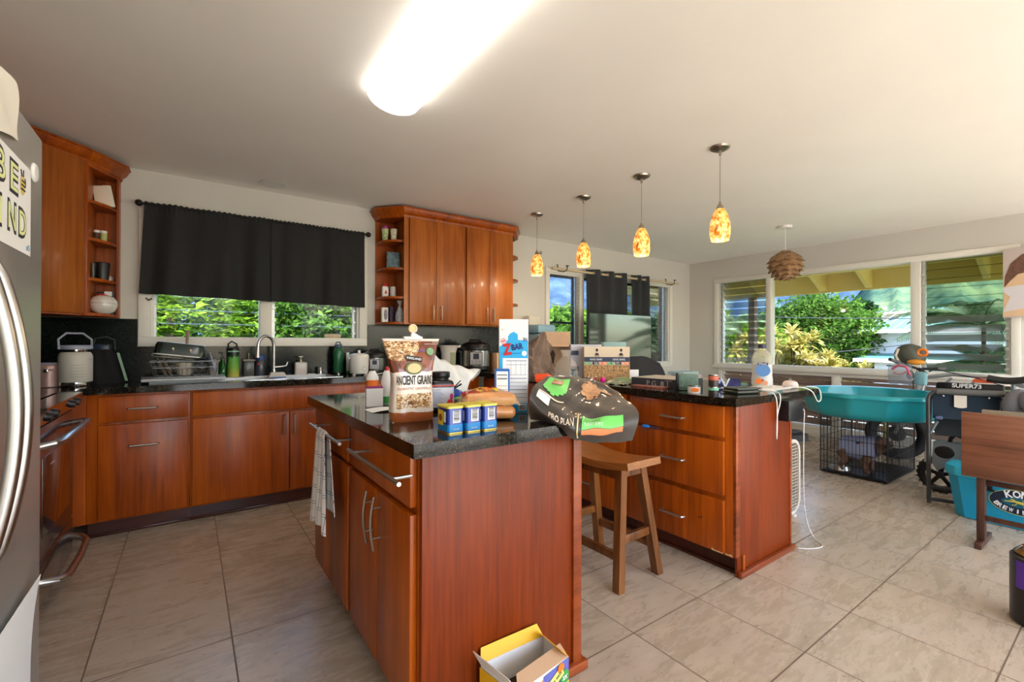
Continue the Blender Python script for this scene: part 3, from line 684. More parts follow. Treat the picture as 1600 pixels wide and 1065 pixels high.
# --- stool
c = thing('bar_stool', 'brown wooden saddle-seat stool between the island and the peninsula', 'stool', (1.84, 1.70, 0))
SZ = .632
def seat(u, v):
    x = 1.68+.245*u; y = 1.43+.50*v; return (x, y, SZ-.028*math.sin(PI*v))
mb = MB(); mb.surf(seat, 4, 14)
bmesh.ops.recalc_face_normals(mb.bm, faces=mb.bm.faces[:]); bmesh.ops.solidify(mb.bm, geom=mb.bm.faces[:], thickness=.034)
mb.obj('seat', wood('seat_wood', (92, 50, 20), (136, 80, 34), (164, 106, 52), .28, axis='y', planks=.2), c)
def leg(x0, y0, x1, y1, w_=.021):
    mb = MB(); a = [(x0-w_, y0-w_, 0), (x0+w_, y0-w_, 0), (x0+w_, y0+w_, 0), (x0-w_, y0+w_, 0)]; z = SZ-.045
    b_ = [(x1-w_, y1-w_, z), (x1+w_, y1-w_, z), (x1+w_, y1+w_, z), (x1-w_, y1+w_, z)]
    A = [mb.bm.verts.new(p) for p in a]; B = [mb.bm.verts.new(p) for p in b_]
    mb.bm.faces.new(A[::-1]); mb.bm.faces.new(B)
    for k in range(4): mb.bm.faces.new((A[k], A[(k+1) % 4], B[(k+1) % 4], B[k]))
    mb.obj('leg', wood_stool, c)
LG = [(1.69, 1.49, 1.735, 1.515), (2.0, 1.50, 1.875, 1.515), (1.985, 1.90, 1.875, 1.85), (1.68, 1.90, 1.735, 1.85)]
for l in LG: leg(*l)
def at(l, z): t = z/(SZ-.045); return Vector((l[0]+(l[2]-l[0])*t, l[1]+(l[3]-l[1])*t, z))
for i, j, z in ((0, 1, .24), (2, 3, .24), (0, 3, .16), (1, 2, .16)):
    a, b_ = at(LG[i], z), at(LG[j], z); mb = MB(); d = b_-a; L_ = d.length
    mb.box(0, L_, -.011, .011, -.02, .02, .002, mat=Matrix.Translation(a) @ Matrix.Rotation(math.atan2(d.y, d.x), 4, 'Z')); mb.obj('stretcher', wood_stool, c)
mb = MB(); mb.box(1.735, 1.875, 1.497, 1.52, SZ-.09, SZ-.046); mb.box(1.735, 1.875, 1.845, 1.868, SZ-.09, SZ-.046); mb.box(1.718, 1.742, 1.515, 1.85, SZ-.105, SZ-.06); mb.box(1.868, 1.89, 1.515, 1.85, SZ-.105, SZ-.06); mb.obj('apron', wood_stool, c)
# ------------------------------------------------------------------ ceiling lights
c = thing('ceiling_light', 'long white fluorescent light fixture on the ceiling above the island', 'ceiling light', (.845, 1.65, ZC))
mb = MB(); mb.box(.745, .945, 1.06, 2.23, ZC-.02, ZC-.001, .004); mb.obj('base_plate', m_white, c)
m_fl = M('lit_diffuser', (255, 253, 248), .5, emit=(255, 251, 244), es=FLUO)
mb = MB()
pr = [(.845+.135*math.cos(PI*k/12), ZC-.02-.075*math.sin(PI*k/12)) for k in range(13)]
A = []
for y, s_ in ((1.03, .93), (1.045, 1), (2.245, 1), (2.26, .93)):
    A.append([mb.bm.verts.new((.845+(x-.845)*s_, y, ZC-.02+(z-ZC+.02)*s_)) for x, z in pr])
for a, b_ in zip(A, A[1:]):
    for k in range(12): mb.bm.faces.new((a[k], a[k+1], b_[k+1], b_[k]))
mb.bm.faces.new(A[0][::-1]); mb.bm.faces.new(A[-1]); mb.obj('diffuser', m_fl, c)
# pendants
def pend_mat():
    m, n, L, b, oc = newmat('amber_glass')
    z = ntex(n, L, mapping(n, L, oc, (1, 1, .8)), 34, 4, .6, .4); z2 = ntex(n, L, oc, 90, 3)
    f = mth(n, L, 'ADD', mth(n, L, 'MULTIPLY', z, .75), mth(n, L, 'MULTIPLY', z2, .25))
    sp_ = n.new('ShaderNodeSeparateXYZ'); L.new(oc, sp_.inputs[0])
    c_ = ramp(n, L, f, [(.36, (150, 62, 10)), (.46, (228, 128, 40)), (.54, (255, 196, 108)), (.66, (255, 226, 160))])
    L.new(c_, b.inputs['Base Color']); L.new(c_, b.inputs['Emission Color']); b.inputs['Emission Strength'].default_value = .42
    b.inputs['Roughness'].default_value = .15
    return m
m_pend = pend_mat(); m_bulb = M('lit_bulb', (255, 240, 200), .5, emit=(255, 236, 190), es=3)
def pendant(y, label):
    c = thing('pendant_light', label, 'pendant light', (2.78, y, ZC), group=None)
    P0 = (2.78, y, 0)
    mb = MB(); mb.lathe([(.0, ZC-.028), (.03, ZC-.027), (.058, ZC-.012), (.062, ZC-.001), (0, ZC-.001)], P0, cap=False); mb.obj('canopy', m_nickel, c)
    mb = MB(); mb.cyl((2.78, y, 2.09), .0022, ZC-.028-2.09, seg=8); mb.cyl((2.78, y, ZC-.055), .007, .028, .009); mb.obj('cord', M('cord_steel', (150, 140, 130), .4, .5), c)
    mb = MB(); mb.lathe([(.026, 2.055), (.024, 2.065), (.016, 2.085), (.007, 2.095), (.006, 2.108), (0, 2.11)], P0, cap=False); mb.obj('cap', m_nickel, c)
    mb = MB(); mb.lathe([(.053, 1.858), (.06, 1.88), (.064, 1.92), (.06, 1.97), (.047, 2.02), (.03, 2.055), (.027, 2.06), (.026, 2.053), (.044, 2.018), (.056, 1.97), (.0605, 1.92), (.0565, 1.88), (.0495, 1.86)], P0, cap=False)
    mb.bm.verts.ensure_lookup_table(); mb.obj('shade', m_pend, c)
    mb = MB(); mb.sph((2.78, y, 1.91), .026, (1, 1, 1.2)); mb.obj('bulb', m_bulb, c)
    l = bpy.data.lights.new('pendant_glow', 'POINT'); l.energy = PEND; l.color = (1, .8, .55); l.shadow_soft_size = .03
    lo = bpy.data.objects.new('pendant_glow', l); COL.objects.link(lo); lo.parent = c; lo.location = (0, 0, 1.845-ZC)
pendant(3.50, 'amber glass pendant light, the one closest to the back wall and wall cabinet')
pendant(2.853, 'amber glass pendant light, second from the wall cabinet, in front of the dark curtain')
pendant(2.234, 'amber glass pendant light, second nearest to the viewer of the four')
pendant(1.612, 'amber glass pendant light, the largest looking and nearest to the viewer')
# nest pendant
NX, NY = 5.225, 2.29
c = thing('leaf_pendant_light', 'brown pinecone shaped pendant lamp of overlapping wooden leaves near the picture window', 'pendant light', (NX, NY, ZC))
mb = MB(); mb.lathe([(0, ZC-.03), (.06, ZC-.028), (.065, ZC-.02), (.065, ZC-.001), (0, ZC-.001)], (NX, NY, 0), cap=False); mb.obj('canopy', m_white, c)
mb = MB(); mb.cyl((NX, NY, 2.19), .003, ZC-.03-2.19, seg=8); mb.obj('cord', m_white, c)
m_leaf = wood('leaf_veneer', (112, 82, 56), (156, 120, 86), (184, 148, 112), .5, coat=0)
def petal(mb, a, z, r0, r1, w_, l_):
    """petal hanging from radius r0 at z, tip flaring to r1"""
    ca, sa = math.cos(a), math.sin(a)
    G = []
    for i in range(5):
        t = i/4; r = r0+(r1-r0)*t**1.3; zz = z-l_*t; ww = w_*(1-t**4.0)**.7*(.8+.2*t)
        row = []
        for j in (-1, -.5, 0, .5, 1):
            rr = r-.022*j*j; row.append(mb.bm.verts.new((NX+ca*rr-sa*ww*j, NY+sa*rr+ca*ww*j, zz)))
        G.append(row)
    for i in range(4):
        for j in range(4): mb.bm.faces.new((G[i][j], G[i+1][j], G[i+1][j+1], G[i][j+1]))
mb = MB()
rows = [(2.19, .02, .12, 8, .06, .035), (2.175, .07, .165, 9, .07, .06), (2.14, .125, .185, 10, .075, .075), (2.095, .142, .182, 10, .075, .085), (2.045, .14, .168, 10, .07, .085), (1.995, .12, .145, 9, .065, .08), (1.955, .09, .11, 7, .058, .07), (1.92, .05, .06, 5, .045, .045)]
for q, (z, r0, r1, n_, w_, l_) in enumerate(rows):
    for k in range(n_): petal(mb, 2*PI*(k+.5*(q % 2))/n_, z, r0, r1, w_, l_)
mb.obj('shade', m_leaf, c, smooth=True, ang=60, recalc=False)
mb = MB(); mb.lathe([(0, 1.93), (.06, 1.94), (.11, 2.0), (.115, 2.08), (.07, 2.16), (0, 2.18)], (NX, NY, 0), cap=False); mb.obj('core', M('lamp_core', (92, 62, 38), .7), c)
mb = MB(); mb.lathe([(.095, -.004), (.095, 0), (.07, 0), (.06, .02), (.058, .03), (0, .03)], (.544, 4.06, ZC-.0035)); 
solo(mb, 'recessed_light', m_white, 'small round recessed ceiling light above the curtained kitchen window', 'ceiling light')
# ------------------------------------------------------------------ outdoors
def leaf_mat(name, a, b_, c_, sc=3):
    m = bpy.data.materials.new(name); m.use_nodes = True; n = m.node_tree.nodes; L = m.node_tree.links; MATS[name] = m
    n.remove(n['Principled BSDF']); tc = n.new('ShaderNodeTexCoord')
    z = ntex(n, L, tc.outputs['Object'], sc, 3); z2 = ntex(n, L, tc.outputs['Object'], sc*9, 2)
    f = mth(n, L, 'ADD', mth(n, L, 'MULTIPLY', z, .6), mth(n, L, 'MULTIPLY', z2, .4))
    col = ramp(n, L, f, [(.36, a), (.5, b_), (.62, c_)])
    d = n.new('ShaderNodeBsdfDiffuse'); t = n.new('ShaderNodeBsdfTranslucent'); L.new(col, d.inputs[0]); L.new(col, t.inputs[0])
    mx = n.new('ShaderNodeMixShader'); mx.inputs[0].default_value = .4; L.new(d.outputs[0], mx.inputs[1]); L.new(t.outputs[0], mx.inputs[2]); L.new(mx.outputs[0], n['Material Output'].inputs[0])
    return m
lm_bright = leaf_mat('leaf_bright', (58, 92, 20), (104, 146, 38), (158, 186, 72))
lm_mid = leaf_mat('leaf_mid', (36, 66, 24), (70, 108, 42), (116, 148, 72))
lm_dark = leaf_mat('leaf_dark', (16, 36, 22), (34, 62, 36), (62, 92, 56))
lm_yel = leaf_mat('leaf_croton', (126, 124, 48), (186, 178, 100), (226, 218, 168))
lm_pur = leaf_mat('leaf_purple', (72, 64, 72), (108, 96, 102), (144, 132, 128))
lm_palm = leaf_mat('leaf_palm', (56, 84, 60), (104, 132, 98), (160, 178, 144))
m_bark = M('bark', (92, 74, 58), .9, noise=.3, nscale=6)
def leaves(name, mat, parent, blobs, n_, size, seed, aspect=2.2, flat=0):
    """foliage as one mesh of leaf quads filling ellipsoid blobs [(cx,cy,cz,rx,ry,rz)]"""
    rg = np.random.default_rng(seed); vol = np.array([b[3]*b[4]*b[5] for b in blobs])**.75; cnt = (vol/vol.sum()*n_).astype(int)
    V = []
    for b, k in zip(blobs, cnt):
        d = rg.normal(size=(k, 3)); d /= np.linalg.norm(d, axis=1)[:, None]
        r = rg.uniform(.62, 1.04, (k, 1)); lump = 1+.16*np.sin(d[:, :1]*7+seed)+.14*np.sin(d[:, 2:]*9+d[:, 1:2]*6)
        p = np.array(b[:3])+d*r*lump*np.array(b[3:6])
        u = rg.normal(size=(k, 3)); u[:, 2] *= (1-flat); u /= np.linalg.norm(u, axis=1)[:, None]
        w_ = rg.normal(size=(k, 3)); 
        if flat: w_ = w_*(1-flat)+np.array([0, 0, 1])*flat
        w_ = np.cross(u, w_); w_ /= np.linalg.norm(w_, axis=1)[:, None]+1e-9
        s_ = size*rg.uniform(.6, 1.3, (k, 1))
        V.append(np.stack([p-u*s_*aspect/2, p+w_*s_/2, p+u*s_*aspect/2, p-w_*s_/2], 1).reshape(-1, 3))
    V = np.concatenate(V)
    if parent is not None: V = V-np.array(parent.location)
    me = bpy.data.meshes.new(name); me.from_pydata(V.tolist(), [], np.arange(len(V)).reshape(-1, 4).tolist()); me.materials.append(mat)
    o = bpy.data.objects.new(name, me); COL.objects.link(o); o.parent = parent
    return o
def tree(name, label, cat, base, blobs, mat, n_, size, seed, trunk=.12, group=None, **k):
    t = thing(name, label, cat, base, group=group)
    leaves('foliage', mat, t, blobs, n_, size, seed, **k)
    mb = MB(); r = random.Random(seed); bx, by, bz = base
    for b in blobs:
        a = Vector((bx, by, bz)); c_ = Vector((b[0], b[1], b[2])); m_ = a.lerp(c_, .5)+Vector((r.uniform(-.2, .2), r.uniform(-.2, .2), 0))*b[3]*.5
        mb.tube([a, m_, c_+Vector((0, 0, b[5]*.3))], [trunk, trunk*.7, trunk*.3], 7)
    mb.obj('trunk', m_bark, t)
    return t
GZ = -2.2
mb = MB(); mb.box(-60, 120, 4.6, 160, GZ-.3, GZ); mb.box(6.9, 120, -60, 4.6, GZ-.3, GZ); struct(mb.obj('ground', M('lawn', (120, 132, 84), .95, noise=.3, nscale=.6), smooth=False))
mb = MB(); mb.box(6.72, 8.6, -4, 6.6, -.35, -.25); mb.box(-3, 6.72, 4.48, 6.6, -.35, -.25); struct(mb.obj('ground_bank', M('garden_bank', (168, 166, 138), .95, noise=.3, nscale=2), smooth=False))
mb = MB(); mb.box(-4, 6.6, -9, YS-.16, -.12, -.02); struct(mb.obj('bounce_slab', M('bounce_slab_pale', (232, 226, 214), .8, noise=.08, nscale=3), smooth=False))  # unseen pale slab added to bounce sunlight into the room
# roof and eaves over the right wall
c = struct(bpy.data.objects.new('roof_eave', None)); COL.objects.link(c); c.location = (7, 2, 2.3)
m_eave = wood('eave_lit_yellow', (222, 200, 140), (236, 216, 160), (244, 228, 180), .6, axis='y', planks=.14, coat=0); m_eaveb = M('eave_beam', (236, 214, 132), .6)  # yellow of light bounced from below put into the eave colours
mb = MB()
def zr(x): return 2.44-(x-6.69)*.24
mb.prism([(6.5, zr(6.5)+.03), (7.95, zr(7.95)+.03), (7.95, zr(7.95)+.1), (6.5, zr(6.5)+.1)], -.0, 9.5, mat=Matrix.Translation((0, 6.5, 0)) @ Matrix.Rotation(PI/2, 4, 'X')); mb.obj('soffit', m_eave, c, smooth=False)
mb = MB(); mb.box(7.72, 7.80, -3, 6.5, 1.955, 2.26); mb.obj('outer_beam', m_eaveb, c)
mb = MB(); mb.box(6.70, 6.76, -3, 6.5, 2.10, 2.50); mb.obj('wall_beam', m_eaveb, c)
for y in (4.9, 3.72, 2.86, 2.30, 1.16, .3, -.6):
    mb = MB(); mb.prism([(6.76, zr(6.76)+.02), (7.72, zr(7.72)+.02), (7.72, 1.98), (7.62, 1.965), (7.5, 2.02), (7.3, 2.12), (6.95, zr(6.95)-.08), (6.76, zr(6.76)-.09)], 0, .05, mat=Matrix.Translation((0, y, 0)) @ Matrix.Rotation(PI/2, 4, 'X')); mb.obj('rafter', m_eaveb, c)
mb = MB(); mb.box(7.70, 7.80, 3.86, 3.96, -.3, 1.955); mb.obj('post', M('post_paint', (150, 128, 112), .6), c)
mb = MB(); mb.box(-2.2, 6.5, 4.6, 5.1, 2.62, 2.68); mb.box(-2.2, 8.0, -2.4, 4.6, 2.62, 2.70); mb.obj('roof_top', M('roof_grey', (120, 120, 118), .8), c, smooth=False)
# distant land
def land(name, mat, az0, az1, r0, r1, prof, seed, na=120, nr=26, amp=.12):
    rg = np.random.default_rng(seed); V = []; ph = rg.uniform(0, 6, 24)
    for j in range(nr+1):
        t = j/nr; r = r0+(r1-r0)*t
        for i in range(na+1):
            az = az0+(az1-az0)*i/na; H = math.tan(math.radians(prof(az)))*r1
            s_ = t*t*(3-2*t)
            nz = sum(math.sin(az*(.9+1.1*q)+ph[q]+t*(3+q))*(1/(1+q)) for q in range(8))*amp*H*math.sin(PI*min(1, t*1.15))
            V.append((r*math.sin(math.radians(az)), r*math.cos(math.radians(az)), GZ+(H-GZ+1.2)*s_+nz*.5))
    Fc = [(j*(na+1)+i, j*(na+1)+i+1, (j+1)*(na+1)+i+1, (j+1)*(na+1)+i) for j in range(nr) for i in range(na)]
    me = bpy.data.meshes.new(name); me.from_pydata(V, [], Fc); me.materials.append(mat)
    for p in me.polygons: p.use_smooth = True
    o = bpy.data.objects.new(name, me); COL.objects.link(o); return struct(o)
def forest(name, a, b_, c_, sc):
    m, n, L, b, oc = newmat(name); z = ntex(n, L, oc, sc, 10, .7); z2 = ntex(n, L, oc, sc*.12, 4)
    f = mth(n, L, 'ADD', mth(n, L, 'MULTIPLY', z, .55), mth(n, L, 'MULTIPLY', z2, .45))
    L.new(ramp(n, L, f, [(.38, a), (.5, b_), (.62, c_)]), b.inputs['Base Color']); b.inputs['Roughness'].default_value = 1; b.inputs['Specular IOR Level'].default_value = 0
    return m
def pf(az):
    if az < 55: return 7.6+.9*math.sin(az*.35)+.3*math.sin(az*1.3)
    return 9.2+4.0*min(1, (az-55)/30)+.4*math.sin(az*.9)
land('distant_mountain', forest('hazy_forest', (38, 56, 84), (58, 80, 104), (90, 112, 110), .02), -40, 112, 330, 900, pf, 3)  # blue haze of distance put into the forest colours
def pn(az):
    t = max(0, min(1, (az-66.5)/7)); return -1.2+7.2*t+.4*math.sin(az*1.2)+2.5*max(0, min(1, (az-73)/8))
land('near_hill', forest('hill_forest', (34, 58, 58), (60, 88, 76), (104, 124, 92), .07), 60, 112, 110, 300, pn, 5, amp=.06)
# trees outside the kitchen window
tree('garden_tree', 'bright green feathery tree outside the left half of the kitchen window', 'tree', (-.6, 8.6, GZ),
     [(-1.6, 8.3, 1.1, 1.2, .8, 1.0), (-.2, 8.0, 1.45, 1.3, .8, .8), (.9, 8.3, .8, 1.1, .8, .8)], lm_bright, 16000, .06, 11, flat=.7)
tree('garden_tree', 'dark green tree standing behind the feathery one outside the kitchen window', 'tree', (.4, 11, GZ),
     [(-2.4, 11, .9, 2.4, 1, 2.2), (.8, 11, 1.0, 2.2, 1, 2.2), (3.4, 11.2, 1.2, 2.4, 1, 2.4)], lm_dark, 16000, .13, 12)
tree('garden_shrub', 'low yellow-green leafy shrub just under the kitchen window sill', 'shrub', (.1, 6.4, -.3),
     [(-.35, 6.3, 1.0, .45, .3, .18), (1.0, 6.4, .95, .5, .3, .2)], lm_bright, 1500, .07, 13, flat=.5)
tree('garden_tree', 'mid green tree outside the right half of the kitchen window', 'tree', (2.0, 8.2, GZ),
     [(1.6, 8.0, 1.3, .9, .7, .9), (2.0, 8.3, .3, .9, .7, .8)], lm_mid, 10000, .06, 14, flat=.3)
tree('garden_tree', 'purple-grey leafed tree at the right end of the kitchen window', 'tree', (3.1, 8.4, GZ),
     [(2.9, 8.4, 1.3, .7, .7, .85), (3.3, 8.5, .4, .8, .7, .8)], lm_pur, 8000, .055, 15)
# outside the dining window
tree('valley_tree', 'broad mid green tree seen low through the leftmost dining window bay', 'tree', (17, 20, GZ),
     [(15.5, 20, .2, 2.4, 2.4, 2.0), (18.5, 20.5, .6, 2.6, 2.4, 2.2), (22, 21, .2, 2.6, 2.4, 2.3)], lm_mid, 7000, .3, 21)
tree('valley_tree', 'yellowish green tree below the mountains through the dining window', 'tree', (34, 40, GZ),
     [(29, 39, 1.5, 5, 3, 3.2), (36, 40, 1.6, 5, 3, 3.4), (44, 40, 1.8, 6, 3, 3.6)], lm_bright, 7000, .5, 22)
tree('yard_tree', 'dark leafy tree outside the right bay of the dining window', 'tree', (9.6, 7.6, GZ),
     [(9.6, 7.6, 1.1, 1.0, .8, .75), (10.4, 7.8, .3, .9, .8, .8)], lm_dark, 3600, .12, 23)
# outside the picture window
tree('monkeypod_tree', 'big spreading green tree in the middle of the picture window', 'tree', (21.5, 8.3, GZ),
     [(21.5, 9.6, 1.6, 1.3, 1.5, 1.1), (21.5, 8.2, 2.0, 1.4, 1.5, 1.3), (22, 7.2, 1.7, 1.2, 1.1, 1.0), (22, 8.6, .3, 1.2, 1.6, .9), (22.3, 7.3, .4, 1, .9, .9)], lm_mid, 26000, .09, 31, flat=.3)
tree('yard_tree', 'lighter green tree left of the big spreading tree in the picture window', 'tree', (18, 9.3, GZ),
     [(18, 9.6, 1.1, 1.2, 1.1, .8), (18.4, 8.5, .9, .9, .9, .7), (18.4, 10.6, 1.3, 1, 1, 1.0)], lm_bright, 12000, .085, 32)
tree('yard_tree', 'row of small dark trees under the big tree behind the parked cars', 'tree', (24, 9, GZ),
     [(24, 11, .0, 1.2, 1.5, 1.4), (24, 8.7, -.1, 1.2, 1.5, 1.3), (24.5, 7.6, -.3, 1.2, 1.0, 1.2)], lm_dark, 6000, .18, 33)
tree('yard_tree', 'small round tree on the ridge beside the far white house', 'tree', (44, 14.2, GZ), [(44, 13.6, 4.0, .9, .9, .7)], lm_dark, 900, .2, 34)
def croton(name, label, base, tufts, seed):
    t = thing(name, label, 'shrub', base); rg = random.Random(seed); mb = MB(); st = MB()
    for (x, y, z, R, n_) in tufts:
        st.tube([base, (x, y, z)], [.03, .012], 6)
        for k in range(n_):
            th = rg.uniform(0, 2*PI); ph = rg.uniform(-.3, 1.35); L_ = R*rg.uniform(.7, 1.1); w_ = R*.085
            d = Vector((math.cos(th)*math.cos(ph), math.sin(th)*math.cos(ph), math.sin(ph))); s_ = d.cross(Vector((0, 0, 1)))
            s_ = s_.normalized() if s_.length > .01 else Vector((1, 0, 0)); o_ = Vector((x, y, z)); dz = Vector((0, 0, -L_*.25))
            p = [o_+s_*w_*.3, o_+d*L_*.55+s_*w_, o_+d*L_+dz, o_+d*L_*.55-s_*w_, o_-s_*w_*.3]
            mb.poly(p)
    mb.obj('foliage', lm_yel, t, smooth=False, recalc=False); st.obj('stem', m_bark, t)
rr = random.Random(8)
croton('croton_bush', 'tall yellow croton bush behind the left glass louvres of the right wall', (9.4, 4.6, GZ), [(9.4+rr.uniform(-.4, .4), 4.6+rr.uniform(-.75, .8), rr.uniform(.2, 1.35), .34, 46) for _ in range(30)], 41)
croton('croton_bush', 'yellow croton bush at the left edge of the picture window', (9.0, 3.75, GZ), [(9.0+rr.uniform(-.3, .3), 3.75+rr.uniform(-.3, .26), rr.uniform(.2, 1.38), .33, 46) for _ in range(15)], 42)
croton('croton_bush', 'low pale yellow spiky croton bush in front of the parked cars', (9.2, 3.15, GZ), [(9.2+rr.uniform(-.3, .3), 3.2+rr.uniform(-.38, .42), rr.uniform(.35, .92), .34, 46) for _ in range(16)], 43)
def frond(mb, a, d, L_, droop, w_, rg, nl=34):
    """palm frond: rachis curve with leaflets"""
    a = Vector(a); d = Vector(d).normalized(); side = d.cross(Vector((0, 0, 1))).normalized(); pts = []
    for k in range(nl+1):
        t = k/nl; pts.append(a+d*L_*t+Vector((0, 0, -droop*t*t)))
    for k in range(2, nl):
        t = k/nl; p = pts[k]; tg = (pts[k+1]-pts[k-1]).normalized(); l_ = w_*math.sin(PI*min(1, .15+t*.85))**.7+.05
        for s_ in (-1, 1):
            e = p+(side*s_*.8+tg*.75+Vector((0, 0, -.25)))*l_; q = tg*.010
            mb.poly([p-q, p+q, (p+e)/2+q*1.6, e, (p+e)/2-q*1.6])
    mb.tube(pts, [.012*(1-.8*k/nl)+.002 for k in range(nl+1)], 5)
def palm(label, crown_c, n_, L_, w_, seed, dirs=None, th=.09):
    x, y, z = crown_c; t = thing('palm_tree', label, 'palm tree', (x, y, GZ)); rg = random.Random(seed)
    mb = MB()
    for k in range(n_):
        if dirs: th_, el = dirs[k % len(dirs)]
        else: th_ = 2*PI*k/n_+rg.uniform(-.2, .2); el = rg.uniform(-.1, .9)
        frond(mb, crown_c, (math.cos(th_)*math.cos(el), math.sin(th_)*math.cos(el), math.sin(el)), L_*rg.uniform(.85, 1.1), L_*rg.uniform(.35, .6), w_, rg)
    mb.obj('frond', lm_palm, t, smooth=False, recalc=False); t.children[0]['kind'] = 'stuff' if False else 'part'
    del t.children[0]['kind']
    mb = MB(); mb.tube([(x, y, GZ), (x+.05, y, (GZ+z)/2), (x, y, z)], [th*1.3, th, th*.8], 10); mb.obj('trunk', m_bark, t)
palm('large palm whose fronds fill the right louvre window', (8.9, 1.35, 1.45), 17, 1.12, .34, 51, th=.028)
palm('drooping palm low behind the right end of the louvre window', (9.4, 1.35, .9), 15, 1.05, .34, 52, th=.028)
palm('slim palm with short fronds beside the big tree at left of the picture window', (16.0, 8.55, 2.0), 12, 1.2, .3, 53)
palm('small palm top showing behind the slim palm in the picture window', (19.5, 11.8, 2.1), 12, 1.3, .32, 54)
palm('palm in the yard behind the left glass louvres', (13.5, 8.2, 1.9), 11, 1.1, .3, 55)
# houses
m_teal = M('teal_roof', (90, 142, 142), .5, noise=.05, nscale=2); m_hw = M('house_white', (196, 198, 208), .7); m_fas = M('house_fascia', (232, 232, 230), .6)
c = thing('neighbour_house', 'white two-storey neighbour house with teal metal roof seen through the picture window', 'house', (25, 4, GZ))
mb = MB(); mb.box(22.4, 29, -1.5, 6.60, .62, 1.75); mb.obj('upper_wall', m_hw, c); mb = MB(); mb.box(21.8, 29, -2.5, 6.3, GZ, .55); mb.obj('lower_wall', m_hw, c)
def hip(mb, x0, x1, y0, y1, z0, z1, ins):
    a = [(x0, y0, z0), (x1, y0, z0), (x1, y1, z0), (x0, y1, z0)]; xm = (x0+x1)/2
    r1, r2 = (xm, y0+ins, z1), (xm, y1-ins, z1)
    for f in ([a[0], a[3], r2, r1], [a[1], r1, r2, a[2]][::1], [a[0], r1, a[1]], [a[3], a[2], r2], a): mb.poly(f)
mb = MB(); hip(mb, 21.6, 30, -2, 7.0, 1.72, 2.75, 1.9); bmesh.ops.remove_doubles(mb.bm, verts=mb.bm.verts[:], dist=1e-4); mb.obj('roof', m_teal, c, smooth=False)
mb = MB(); mb.box(21.58, 21.62, -2, 7.0, 1.60, 1.74); mb.box(21.6, 30, 6.98, 7.02, 1.60, 1.74); mb.obj('fascia', m_fas, c)
mb = MB(); mb.prism([(21.5, .62), (22.4, .82), (22.4, .77), (21.5, .56)], 0, 9.6, mat=Matrix.Translation((0, 6.9, 0)) @ Matrix.Rotation(PI/2, 4, 'X')); mb.obj('porch_roof', m_teal, c)
mb = MB(); mb.box(21.47, 21.51, -2.9, 6.9, .48, .62); mb.obj('porch_fascia', m_fas, c)
mb = MB(); 
for k in range(26): mb.tube([(21.6+.02, -1.6+k*.33, 1.76), (25.6, -1.6+k*.33, 2.745)], .015, 4)
mb.obj('roof_rib', M('teal_rib', (150, 200, 196), .5), c)
c = thing('ridge_house', 'small far house with pale roof on the ridge above the teal roof', 'house', (46, 12, GZ))
mb = MB(); mb.box(46, 50, 9.5, 14.2, GZ, 3.6); mb.obj('wall', M('far_wall', (206, 196, 206), .8), c); mb = MB(); mb.prism([(45.2, 3.55), (50.5, 3.7), (50.5, 3.85), (45.2, 3.7)], 0, 6.2, mat=Matrix.Translation((0, 15.2, 0)) @ Matrix.Rotation(PI/2, 4, 'X')); mb.obj('roof', M('far_roof', (196, 190, 196), .7), c)
mb = MB()
for y in (10.2, 11.6, 13.0): mb.box(45.95, 46, y, y+.7, 2.5, 3.3)
mb.obj('window', M('far_window', (90, 96, 120), .3), c)
c = thing('distant_shed', 'low blue-grey carport roof behind the cars under the big tree', 'shed', (27, 9.5, GZ))
mb = MB(); mb.box(25, 29, 8.0, 12.5, .55, .65); mb.obj('roof', M('shed_roof', (128, 150, 170), .6), c); mb = MB(); mb.box(25.3, 28.7, 8.3, 12.2, GZ, .55); mb.obj('wall', M('shed_wall', (80, 84, 92), .8), c)
def car(label, x, y, rz, col, L_=4.3):
    c = thing('parked_car', label, 'car', (x, y, GZ), rz)
    mt = M('car_paint_%d_%d_%d' % col, col, .25, coat=1)
    prof = [(-L_/2, .35), (-L_/2+.02, .85), (-L_/2+.35, .98), (-L_/2+.9, 1.42), (-.2, 1.5), (.55, 1.42), (1.15, 1.0), (L_/2-.25, .85), (L_/2, .6), (L_/2, .35)]
    mb = MB(); mb.prism([(a, b_) for a, b_ in prof], -.85, .85, mat=Matrix.Rotation(PI/2, 4, 'X'), bev=.06); mb.obj('car_body', mt, c, world=False)
    mb = MB(); mb.prism([(-L_/2+.6, 1.02), (-L_/2+1.0, 1.36), (-.2, 1.44), (.5, 1.36), (.95, 1.02)], -.862, .862, mat=Matrix.Rotation(PI/2, 4, 'X')); mb.obj('window_glass', M('car_glass', (60, 80, 96), .1), c, world=False)
    for sx_ in (-1.3, 1.3):
        for sy_ in (-.8, .8): 
            mb = MB(); mb.cyl((0, 0, -.1), .32, .2, mat=Matrix.Translation((sx_, sy_, .32)) @ Matrix.Rotation(PI/2, 4, 'X')); mb.obj('wheel', m_black, c, world=False)
    return c
car('white parked car whose roof shows over the sill of the picture window', 19.0, 6.55, PI/2-.15, (232, 234, 240))
car('blue-grey parked car left of the white one beyond the croton', 23.0, 9.9, PI/2-.1, (120, 130, 170))
